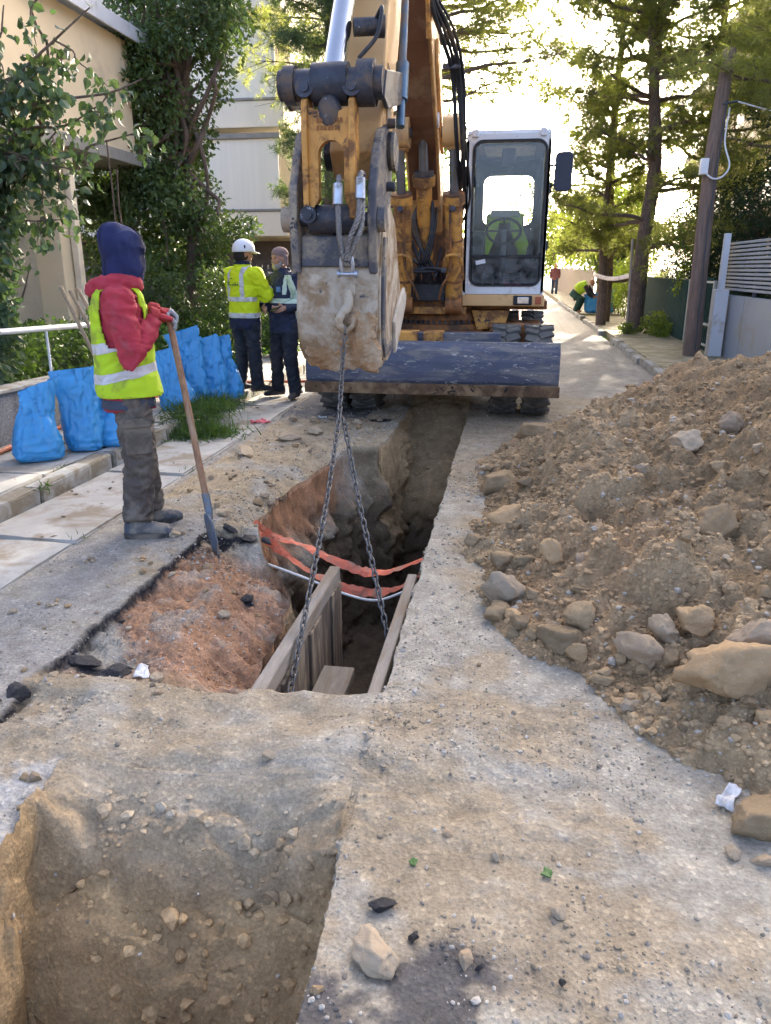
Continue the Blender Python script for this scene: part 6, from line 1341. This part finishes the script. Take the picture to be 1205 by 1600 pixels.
obj('rail', MB().bb(-7.3, -4.1, 17.98, 18.0, .6, .65).bb(-7.3, -4.1, 17.98, 18.0, 1.5, 1.55), M_dkmet, gfn)
obj('pale_board', MB().bb(-6.55, -6.25, 17.9, 17.93, .5, 1.5).bb(-5.9, -5.75, 17.9, 17.93, .5, 1.45), M_oldw, gfn)
for i, (x, y, z1_) in enumerate(((-6.15, 11.8, 3.4), (-6.05, 11.85, 3.0))):
    mb = MB(); limbs(mb, (x, y, .1), (x + .03, y, z1_), .022, .012, .04, 5, i); tag(obj('bare_sapling', mb, M_bark), ('taller' if i == 0 else 'shorter') + ' thin bare sapling standing before the cream house', 'sapling')
# ---- pines
def pine(name, base, top, branches, tufts, m, label, seed, r0=.17, L=.17, fork=None, spread=.42):
    e_ = empty(name, base); tag(e_, label, 'pine tree'); mb_ = MB(); rs_ = random.Random(seed); b = Vector(base); t = Vector(top)
    P_ = limbs(mb_, b, t, r0, .035, .025, 6, seed); axes = [P_]
    if fork: axes.append(limbs(mb_, b.lerp(t, fork[0]), fork[1], r0 * .55, .03, .05, 6, seed + 1))
    tips_ = []
    for i, (zf, az, ln, up_) in enumerate(branches):
        ax = axes[i % len(axes)]; s0 = ax[min(len(ax) - 1, int(zf * (len(ax) - 1)))]
        q = s0 + Vector((math.cos(az) * ln, math.sin(az) * ln, up_ * ln)); B_ = limbs(mb_, s0, q, .03 + .012 * ln, .008, .16, 5, seed + 20 + i); tips_ += [B_[k] for k in range(len(B_) // 3, len(B_))]
        for k in range(9):
            s1 = B_[rs_.randrange(len(B_) // 3, len(B_))]; a2 = az + rs_.uniform(-1.1, 1.1); q2 = s1 + Vector((math.cos(a2), math.sin(a2), rs_.uniform(-.45, .6))) * ln * rs_.uniform(.2, .5); C_ = limbs(mb_, s1, q2, .010, .004, .15, 3, seed + 100 + i * 9 + k); tips_ += C_[2:] + C_[-3:]
    obj('trunk', mb_, M_pbark, e_)
    r2 = np.random.default_rng(seed); tp = np.array([q[:] for q in tips_]); c = tp[r2.integers(0, len(tp), tufts)] + r2.normal(0, spread * .36, (tufts, 3)) * [1, 1, .8]; K = 15
    ax_ = unit(r2.normal(size=(tufts, 3)) + [0, 0, .5]); d = unit(r2.normal(size=(tufts, K, 3)) * .75 + ax_[:, None, :] * .8); ln_ = L * r2.uniform(.7, 1.2, (tufts, K, 1))
    sd_ = unit(np.cross(d, r2.normal(size=(tufts, K, 3)))) * .0065; p0 = c[:, None, :] + r2.normal(0, .015, (tufts, K, 3)); p1 = p0 + d * ln_ - [0, 0, .02]
    v = np.stack([p0 - sd_, p0 + sd_, p1 + sd_ * .4, p1 - sd_ * .4], 2).reshape(-1, 3) - np.array(base); f_ = np.arange(len(v)).reshape(-1, 4)
    raw('crown', v, f_, m, e_, False); return e_
def fan(n, z0_, z1_, l0, l1, seed, up=(.0, .35), az=None):
    rs_ = random.Random(seed); return [(z0_ + (z1_ - z0_) * i / n, (i * 2.4 + rs_.uniform(-.4, .4)) if az is None else rs_.uniform(*az), l0 + (l1 - l0) * i / n * rs_.uniform(.7, 1.2), rs_.uniform(*up)) for i in range(n)]
pine('pine_tree', (2.99, 19.7, 0), (3.05, 19.7, 11.5), fan(56, .17, .97, 2.3, 1.0, 1), 6600, L_pine, 'tall forked pine on the right pavement against the bright sky', 5, .20, .19, (.34, (2.45, 19.4, 11.0)))
pine('pine_tree', (2.70, 23.5, 0), (2.4, 23.5, 11), fan(36, .16, .97, 2.2, 1.1, 2), 3400, L_pine, 'second pine behind the tall forked pine', 6, .17, .19)
pine('pine_tree', (2.45, 22.0, 0), (2.35, 21.9, 6), fan(16, .35, .97, 1.4, .7, 3), 1300, L_pine, 'short pine trunk left of the tall forked pine', 7, .14, .18)
pine('pine_tree', (-4.55, 19.8, 0), (-4.5, 19.8, 11.5), fan(44, .25, .97, 1.15, .9, 4), 4600, L_pine2, 'grey-green pine left of the boom', 8, .18, .17)
pine('pine_tree', (-3.75, 22, 0), (-3.6, 22, 13.5), fan(30, .42, .97, 3.4, 1.6, 5) + fan(12, .45, .62, 4.6, 3.6, 15, (.0, .25), (-.7, .7)), 5200, L_pine, 'pine whose branches reach over the street behind the boom', 9, .2, .19)
pine('pine_tree', (4.9, 22.5, 0), (4.8, 22.5, 12.5), fan(40, .30, .97, 2.4, 1.2, 16), 5200, L_pine, 'added pine behind the green slat fence, shading the near road', 17, .16, .19)  # pine added to close a gap where sun reached the ground
pine('pine_tree', (5.6, 15.0, 0), (5.7, 15.0, 12), fan(44, .28, .97, 2.8, 1.2, 6), 7000, L_pine, 'pine behind the slatted fence at the top right', 10, .2, .19)
# dark conifers over the right fences
for i, (x, y, h_, r_, lab) in enumerate(((4.95, 12.3, 3.6, .95, 'dark conifer hanging over the slatted fence at the right edge'), (5.4, 16.0, 5.6, 1.5, 'dark conifer behind the white gate pillar'), (5.2, 18.6, 3.6, 1.4, 'dark conifer behind the green gate'), (5.0, 21.8, 3.6, 1.4, 'dark conifer behind the green slat fence'), (7.2, 19.5, 7.0, 1.7, 'tall dark conifer in front of the peach house'), (6.6, 12.2, 5.2, 1.4, 'dark conifer at the right picture edge behind the slats'), (6.6, 27, 7.0, 1.8, 'tall dark conifer beyond the second pine'))):
    bl_ = [((x + r_ * .45 * math.cos(2.1 * k), y + r_ * .5 * math.sin(2.1 * k), .5 + (h_ - .6) * k / 9), (r_ * (.8 - .04 * k),) * 2 + (.5,)) for k in range(10)]
    broad_tree('dark_conifer', (x, y, 0), (x, y, h_ * .8), bl_, 10000, .12, L_cyp, lab, 40 + i, -.25, 2.2, 'conifer', None, .1, .1, .3)
# far trees
def round_tree(x, y, h_, r_, n, m, lab, seed, size=.16, name='street_tree', low=.35):
    rs_ = random.Random(seed); bl_ = [((x + rs_.uniform(-1, 1) * r_ * .7, y + rs_.uniform(-1, 1) * r_ * .7, h_ * low + (h_ * (1 - low) - r_ * .3) * k / 13), (r_ * rs_.uniform(.35, .55),) * 2 + (r_ * rs_.uniform(.3, .45),)) for k in range(14)]
    return broad_tree(name, (x, y, 0), (x, y, h_ * .7), bl_, n, size, m, lab, seed, -.12, 1.0, 'tree', None, .14)
round_tree(3.9, 30.5, 3.2, 1.3, 5000, L_dark, 'round dark citrus tree above the crouching worker', 60, .13, low=.42)
round_tree(4.2, 34, 5.0, 1.9, 6000, L_lite, 'sunlit tree behind the citrus tree on the right', 61)
round_tree(4.4, 42, 5.5, 2.2, 5500, L_lite, 'yellow-green tree by the old board fence', 62, .2)
round_tree(3.2, 62, 6.0, 2.6, 5000, L_lite, 'pale tree closing the street on the right', 63, .28)
round_tree(-4.6, 33, 7.5, 2.4, 7000, L_dark, 'dark street tree behind the boom on the left', 64, .2)
round_tree(-5.0, 46, 7.0, 2.6, 5000, L_lite, 'sunny street tree far on the left', 65, .25)
round_tree(-1.5, 90, 6.0, 3.6, 5000, L_lite, 'tree at the far end of the street', 66, .4)
round_tree(-5.2, 26.5, 6.0, 2.0, 6000, L_hedge, 'leafy street tree behind the engine cover', 67, .16)
shrub('sunlit_bush', 'bright yellow-green bush at the foot of the tall pine', [((3.28, 18.6, .35), (.32, .32, .30)), ((3.35, 18.2, .25), (.25, .25, .22))], 1300, .07, L_lite, 71)
shrub('low_bush', 'small yellow-green plant left of the tall pine foot', [((2.75, 18.9, .22), (.25, .2, .16))], 600, .06, L_lite, 72)
shrub('flowering_hedge', 'bright leafy hedge behind the crouching worker', [((3.5, 25 + .8 * k, .9 + .2 * (k % 2)), (.35, .5, .8)) for k in range(7)], 5200, .085, L_lite, 73, 'hedge')
vn = empty('climbing_vine', (3.5, 17.4, 0)); tag(vn, 'sunlit climbing vine over the green gate', 'vine'); vp = spline([(3.5, 17.9, 1.1), (3.5, 17.5, 1.45), (3.5, 17.2, 1.7), (3.48, 17.55, 2.1), (3.45, 17.9, 2.4)], 12)
obj('stem', MB().tube(vp, .008, 5), M_bark, vn); vq = np.array([q[:] for q in vp])[np.random.default_rng(1).integers(0, len(vp), 260)] + np.random.default_rng(2).normal(0, .06, (260, 3)); leaves('foliage', vq, .085, L_lite, vn, .3, .7, .3, 3)
# stakes and tape
stk = obj('wooden_stake', MB().tube([(2.72, 18.9, 0), (2.66, 18.9, 2.2)], .035, 8), M_oldw); tag(stk, 'slim wooden stake beside the tall pine trunk', 'stake')
tp_ = MB().grid([[(2.70 - .55 * t, 18.9 + 3.0 * t, 1.42 - .10 * math.sin(math.pi * t) + w_) for w_ in (-.05, .0, .05)] for t in [k / 12 for k in range(13)]]); tpo = obj('barrier_tape', tp_, mat('white_pink_tape', (.75, .66, .68), .5)); tpo.modifiers.new('s', 'SOLIDIFY').thickness = .003; tag(tpo, 'white barrier tape tied between the pines', 'tape')
# cut weeds by the kerb, tufts along joints
def blades(n, cx, cy, cz, rx, ry, h_, seed):
    r_ = np.random.default_rng(seed); p0 = np.stack([cx + r_.normal(0, rx, n), cy + r_.normal(0, ry, n), cz + np.abs(r_.normal(0, h_ * .35, n))], 1); d = unit(r_.normal(size=(n, 3)) + [0, 0, .35]); L_ = r_.uniform(.5, 1.3, (n, 1)) * (.16 if n > 100 else .07)
    s_ = unit(np.cross(d, r_.normal(size=(n, 3)))) * .006; return np.stack([p0 - s_, p0 + s_, p0 + d * L_], 1).reshape(-1, 3)
v = np.concatenate([blades(2000, -2.95, 6.90, .02, .17, .14, .05, 1), blades(1500, -3.1, 7.5, .14, .14, .3, .1, 2)])
wd_ = raw('cut_weeds', v, np.arange(len(v)).reshape(-1, 3), leaf_mat('weed_blade', (.04, .08, .02), (.07, .125, .035), .3, .6, 3), None, False); tag(wd_, 'heap of cut green weeds by the kerb behind the shovel', 'weeds', None, 'stuff')
v = np.concatenate([blades(40, x, y, -.02 if x > -3.1 else .10, .03, .06, .02, int(y * 100)) * 1.0 for x, y in ((-3.12, 9.3), (-3.2, 8.9), (-2.48, 5.6), (-3.13, 4.6), (-3.12, 6.1), (-2.95, 8.6), (2.2, 17.0), (2.25, 21), (2.2, 24), (2.25, 19), (-3.28, 5.1), (-2.5, 4.0))])
gt_ = raw('grass_tufts', v, np.arange(len(v)).reshape(-1, 3), MATS['weed_blade'], None, False); tag(gt_, 'small grass tufts growing in the kerb joints', 'grass', None, 'stuff')
r_ = np.random.default_rng(77); fl = np.stack([r_.uniform(-4.1, -2.6, 160), r_.uniform(3.4, 9.5, 160), np.zeros(160)], 1); fl[:, 2] = np.where(fl[:, 0] < -3.13, .131, .022)
fo_ = leaves('fallen_leaves', fl, .05, leaf_mat('dry_leaf', (.10, .06, .03), (.05, .04, .025), .1), None, -.0, .6, .3, 5); tag(fo_, 'dry fallen leaves scattered along the left pavement and gutter', 'leaves', None, 'stuff')
fv = np.empty(len(fo_.data.vertices) * 3, np.float32); fo_.data.vertices.foreach_get('co', fv); fv = fv.reshape(-1, 4, 3); fv[..., 2] = fv[:, :1, 2] + (fv[..., 2] - fv[:, :1, 2]).clip(0, None) * .35 + .002; fo_.data.vertices.foreach_set('co', fv.ravel()); fo_.data.update()
# ================================================================== blue bags
M_bag = mat('blue_plastic_bag', (.045, .29, .60), .33, var=.12, vscale=4, spec=.5, bmp=.25, bscale=28, dirt=(.10, .32, .60), dirt_amt=.15, dscale=5)
def bag(x, y, z, w_, d_, h_, rz, lean, label, seed, flap=.5):
    F_ = Fr((x, y, z), rz); rs_ = np.random.default_rng(seed); n = 76; rows = []
    prof = [(0, .62, .62), (.015, .86, .86), (.06, 1.0, 1.0), (.16, 1.05, 1.06), (.30, 1.02, .98), (.44, .98, .82), (.57, .92, .62), (.68, .87, .46), (.78, .85, .33), (.87, .88, .24), (.95, .93, .17), (1.0, .92, .12)]
    zs = np.interp(np.linspace(0, 1, 60), np.linspace(0, 1, len(prof)), [p[0] for p in prof])
    for zt in zs:
        a_ = np.interp(zt, [p[0] for p in prof], [p[1] for p in prof]) * w_ * .51 * (1 + .10 * math.sin(seed * 2.3 + 4 * zt)); b__ = np.interp(zt, [p[0] for p in prof], [p[2] for p in prof]) * d_ * .52; row = []
        for j in range(n):
            g = 2 * math.pi * j / n; cg, sg_ = math.cos(g), math.sin(g); e = 2.0 / (2.6 + 1.4 * max(0, .3 - zt) / .3)
            q = Vector((abs(cg) ** e * (1 if cg >= 0 else -1) * a_ + lean[0] * h_ * zt ** 1.5, abs(sg_) ** e * (1 if sg_ >= 0 else -1) * b__ + lean[1] * h_ * zt ** 1.5, zt * h_ + (flap * .10 * cg * h_ * max(0, zt - .75) / .25)))
            row.append(q)
        rows.append(row)
    A = np.array([[list(q) for q in r] for r in rows]); s_ = seed * 3.7
    cen = A.mean(1, keepdims=True); rad = unit((A - cen) * [1, 1, 0]); low = 1 - ss(.25, .5, A[..., 2] / h_); 
    cr = lambda q, k: -np.clip(1 - np.abs(q) * 2.6, 0, 1) ** k
    wr = cr(fbm(A * [11, 11, 2.4], 1, 2, .5, s_), 2) * (1 - .6 * low) * .030 + cr(fbm(A * [9, 9, 9] + 3 * A[..., 2:3], 1, 2, .5, s_ + 3), 3) * .014 + cr(fbm(A * [5, 5, 30], 1, 2, .5, s_ + 5), 2) * low * .012 + fbm(A, 4, 2, .5, s_ + 9) * .020
    A = A + rad * wr[..., None]; G = [[F_(q[0], q[1], q[2]) for q in r] for r in A]
    mb_ = MB().grid(G, True, True); mb_.add(G[0], [tuple(range(n))[::-1]]); top = MB()
    o_ = obj('rubble_bag', mb_, M_bag, None, (x, y, z)); return tag(o_, label, 'bag', 'blue bags on the pavement')
z_ = .125
bag(-3.60, 5.34, z_, .35, .30, .58, 38, (.10, .06), 'nearest blue bag leaning, its top folded to the right', 1, .9)
bag(-3.42, 5.72, z_, .33, .28, .66, 28, (-.06, 0), 'upright blue bag second from the left with a tied square top', 2, .2)
bag(-3.24, 5.90, z_, .34, .28, .50, 10, (-.22, .05), 'low blue bag right behind the trousers of the shovel worker', 3, .6)
bag(-3.62, 6.15, z_, .36, .28, .60, 30, (-.1, .05), 'blue bag behind the two front bags by the wall', 4, .4)
bag(-3.30, 6.28, z_, .32, .26, .50, 60, (.05, 0), 'small blue bag half hidden by the worker at its left', 5, .4)
bag(-3.42, 7.62, z_, .34, .28, .62, 20, (-.24, .05), 'blue bag slumped beside the shovel handle', 6, .5)
bag(-3.42, 8.00, z_, .36, .28, .70, 30, (-.04, 0), 'tall blue bag behind the shovel handle', 7, .4)
bag(-3.27, 8.22, z_, .34, .28, .70, 15, (-.10, .02), 'blue bag with a drooping fold, second from the right', 8, .6)
bag(-3.12, 8.40, z_, .26, .26, .70, 15, (-.16, .02), 'rightmost narrow blue bag beside the helmeted worker', 9, .3)
bag(-3.62, 8.42, z_, .38, .30, .76, 20, (-.1, .05), 'blue bag at the back of the right-hand group', 10, .7)
bag(2.78, 27.3, .14, .55, .40, .62, 0, (-.2, 0), 'blue bag the far crouching worker is filling', 11, .4); bag(3.10, 27.0, .14, .5, .4, .75, 10, (.2, 0), 'blue bag standing right of the far crouching worker', 12, .4)
# traffic cones beyond the machine
for x, lab in ((.15, 'left red traffic cone seen under the cab'), (.62, 'right red traffic cone seen under the cab')):
    c_ = empty('traffic_cone', (x, 25, 0)); tag(c_, lab, 'traffic cone', 'cones behind the machine'); obj('base', MB().bb(x - .2, x + .2, 24.8, 25.2, .0, .04), M_rub, c_, bevel=.01); cn_ = obj('cone', MB().cyl((x, 25, .04), (x, 25, .75), .15, .03, 20), mat('cone_red', (.60, .05, .03), .6), c_); obj('white_band', MB().cyl((x, 25, .30), (x, 25, .45), .112, .088, 20, False), M_white, cn_)
# ================================================================== things in the trench
M_board = mat('dark_shoring_board', (.115, .09, .072), .85, var=.3, vscale=5, stretch=(6, 6, .8), bmp=.5, bscale=16, dirt=(.30, .24, .17), dirt_amt=.3, dscale=3)  # darker brown board wood
M_boardl = mat('lit_board_top', (.30, .265, .22), .9, var=.2, vscale=7, stretch=(5, .7, 5), bmp=.5, bscale=20, dirt=(.26, .20, .14), dirt_amt=.3)  # paler board wood, light on the top edge put into the colour
sp1 = empty('shoring_panel', (-.9, 3.2, -.8)); tag(sp1, 'left wooden shoring panel slanting in the trench with a pale top rail', 'shoring panel')
obj('top_rail', MB().add([(-.945, 2.50, -.12), (-.885, 2.50, -.12), (-.88, 3.92, -.14), (-.94, 3.92, -.14), (-.945, 2.50, -.03), (-.885, 2.50, -.03), (-.88, 3.92, -.05), (-.94, 3.92, -.05)], [(0, 1, 2, 3), (4, 7, 6, 5), (0, 4, 5, 1), (1, 5, 6, 2), (2, 6, 7, 3), (3, 7, 4, 0)]), M_boardl, sp1, bevel=.01)
for i in range(6):
    y = 2.52 + .233 * i
    obj('board', MB().bb(-.925 + .012 * (i % 2), -.885 + .012 * (i % 2), y, y + .227, -1.75, -.13), M_board, sp1, bevel=.005)
obj('waling', MB().bb(-.865, -.70, 2.52, 3.42, -.46, -.40), M_boardl, sp1, bevel=.008)
obj('waling', MB().bb(-.872, -.80, 3.0, 3.9, -1.2, -1.08), M_board, sp1, bevel=.008)
sp2 = empty('shoring_panel', (-.47, 3.3, -.8)); tag(sp2, 'right wooden shoring panel standing against the straight trench wall', 'shoring panel')
obj('top_rail', MB().bb(-.495, -.440, 2.62, 3.92, -.13, -.07), M_boardl, sp2, bevel=.008)
for i in range(5):
    y = 2.64 + .256 * i
    obj('board', MB().bb(-.488 + .006 * (i % 2), -.452 + .006 * (i % 2), y, y + .248, -1.75, -.13), M_board, sp2, bevel=.005)
st_ = obj('brace_post', MB().cyl((-.87, 3.1, -.85), (-.49, 3.1, -.85), .045, n=14), M_dkmet); tag(st_, 'dark round strut bracing the two shoring panels apart', 'strut')
M_tape = mat('orange_red_conduit', (.66, .15, .075), .5, var=.2, vscale=12, dirt=(.40, .20, .13), dirt_amt=.25, dscale=9, bmp=.3, bscale=30)
def ribbon(name, pts, w_, lab, tw):
    P_ = spline(pts, 10); rows = []
    for i, p in enumerate(P_):
        a_ = tw * math.sin(i * .25) + .5; d = Vector((0, math.cos(a_), math.sin(a_))) * w_ * (1 + .18 * math.sin(i * .9)); rows.append([p - d, p + Vector((0, .004 * math.sin(i), .004)), p + d])
    rows = [[r_[0] + Vector((0, random.uniform(-.006, .006), random.uniform(-.006, .006))), r_[1], r_[2] + Vector((0, random.uniform(-.006, .006), random.uniform(-.006, .006)))] for r_ in rows]
    o = obj(name, MB().grid(rows, False), M_tape); o.modifiers.new('s', 'SOLIDIFY').thickness = .0015
    return tag(o, lab, 'warning ribbon')
ribbon('warning_ribbon', [(-1.62, 4.62, -.06), (-1.45, 4.48, -.10), (-1.25, 4.44, -.13), (-.95, 4.36, -.22), (-.72, 4.34, -.25), (-.40, 4.40, -.14)], .030, 'upper orange ribbon stretched across the trench', .4)
ribbon('warning_ribbon', [(-1.55, 4.50, -.10), (-1.38, 4.40, -.16), (-1.15, 4.30, -.26), (-.85, 4.24, -.34), (-.62, 4.26, -.32), (-.40, 4.36, -.20)], .030, 'lower sagging orange ribbon stretched across the trench', .5)
wc_ = obj('white_cable', MB().tube(spline([(-1.40, 4.20, -.18), (-1.15, 4.12, -.22), (-.90, 4.10, -.30), (-.70, 4.08, -.32), (-.52, 4.12, -.26), (-.38, 4.16, -.20)], 10), .008, 8), mat('white_cable_sheath', (.72, .72, .70), .4, var=.05)); tag(wc_, 'white cable crossing the trench below the orange ribbons', 'cable')
rock('grey', (-.43, 4.36, -.12), (.10, .08, .07), 'stone', 'grey stone jammed in the trench wall at the ribbon end', 'stone')
# bitumen crusts and litter
for i, (x, y, s_, lab) in enumerate(((-1.72, 2.66, (.15, .09, .05), 'black bitumen slab at the near end of the asphalt cut'), (-1.55, 2.60, (.19, .10, .07), 'long black bitumen chunk lying before the clay ledge'), (-1.66, 4.30, (.16, .08, .05), 'black bitumen crust under the shovel blade'), (-1.52, 4.24, (.13, .09, .045), 'black bitumen lump right of the shovel blade'), (-1.40, 4.22, (.10, .07, .04), 'small bitumen lump at the ribbon end'), (-1.36, 5.95, (.26, .09, .06), 'black bitumen edge hanging over the far cave-in'),
        (-1.80, 2.33, (.13, .09, .08), 'black bitumen block at the left edge of the picture'), (-1.87, 2.22, (.14, .10, .04), 'flat bitumen flake at the left edge of the picture'), (-.25, 1.53, (.075, .045, .03), 'dark shiny scrap above the smooth boulder on the pit rim'), (-.16, 1.44, (.04, .035, .02), 'bluish foil scrap beside the smooth boulder'), (.00, 1.38, (.022, .02, .015), 'tiny black flake right of the smooth boulder'), (.19, 1.37, (.025, .018, .015), 'tiny dark-blue flake on the grey ground'), (.66, 2.37, (.10, .05, .03), 'dark crumpled scrap under the largest boulder'), (-1.75, 3.05, (.04, .03, .02), 'small black flake beside the asphalt cut'), (-1.31, 3.56, (.07, .06, .03), 'charcoal smear lump on the clay ledge'))):
    rock('tar', (x, y, ground_z(x, y) + .012), s_, 'bitumen_chunk', lab, 'bitumen')
def scrap(name, x, y, lx, ly, m, lab, cat, seed, amp=.02):
    rs_ = np.random.default_rng(seed); n = 12; g = np.zeros((n, n, 3)); z0_ = on_ground(x, y) + .008
    for i in range(n):
        for j in range(n):
            g[i, j] = ((i / (n - 1) - .5) * lx * (1 - .35 * j / n), (j / (n - 1) - .5) * ly, 0)
    nn = fbm(g, 14, 3, .6, seed); g[..., 2] = amp * np.abs(nn) ; a_ = rs_.uniform(-.6, .6); c_, s_ = math.cos(a_), math.sin(a_)
    gx_ = g[..., 0] * c_ - g[..., 1] * s_ + .01 * nn; gy_ = g[..., 0] * s_ + g[..., 1] * c_; g = np.stack([gx_ + x, gy_ + y, g[..., 2] + z0_], -1)
    o = obj(name, MB().grid(g.tolist()), m); o.modifiers.new('s', 'SOLIDIFY').thickness = .002; return tag(o, lab, cat)
M_paper = mat('dirty_white_paper', (.66, .67, .68), .8, var=.08, dirt=(.45, .42, .38), dirt_amt=.2, dscale=12)
scrap('paper_scrap', .735, 2.10, .055, .125, M_paper, 'white crumpled paper scrap on the ground near the heap', 'litter', 3, .03)
scrap('foil_sheet', -1.44, 2.62, .07, .10, M_paper, 'pale torn plastic scrap beside the black bitumen chunk', 'litter', 5, .03)
scrap('paper_scrap', 1.15, 9.7, .20, .14, M_paper, 'white litter lying on the road behind the heap', 'litter', 8, .05)
scrap('paper_scrap', -1.97, 8.0, .10, .08, M_paper, 'small white litter by the left front wheel', 'litter', 9, .03)
scrap('red_wrapper', -2.55, 7.62, .22, .12, mat('red_white_wrapper', (.55, .10, .12), .6, var=.5, vscale=20), 'red and white torn tape lying by the kerb', 'litter', 10, .05)
M_grn = leaf_mat('green_leaf_scrap', (.05, .13, .03), (.07, .17, .04), .2)
scrap('leaf', -.19, 1.69, .03, .025, M_grn, 'small green leaf on the dirt right of the near pit', 'leaf', 11, .01)
scrap('leaf', .17, 1.70, .025, .03, M_grn, 'small green leaf on the grey ground beside pebbles', 'leaf', 12, .01)
# broken concrete pieces on the left of the cave-in
for i, (x, y, s_, lab) in enumerate(((-2.05, 6.9, (.34, .26, .09), 'broken pale concrete piece left of the trench near the machine'), (-1.85, 7.25, (.20, .16, .08), 'small pale concrete piece near the dark oil stain'), (-2.25, 6.3, (.24, .18, .06), 'flat concrete flake beside the pile of weeds'), (-1.80, 4.55, (.10, .08, .06), 'pale stone by the shovel blade'), (-1.95, 4.12, (.11, .08, .05), 'pale stone by the toe of the worker with the shovel'))):
    rock('lime', (x, y, ground_z(x, y) + s_[2] * .3), s_, 'concrete_piece', lab, 'rubble')
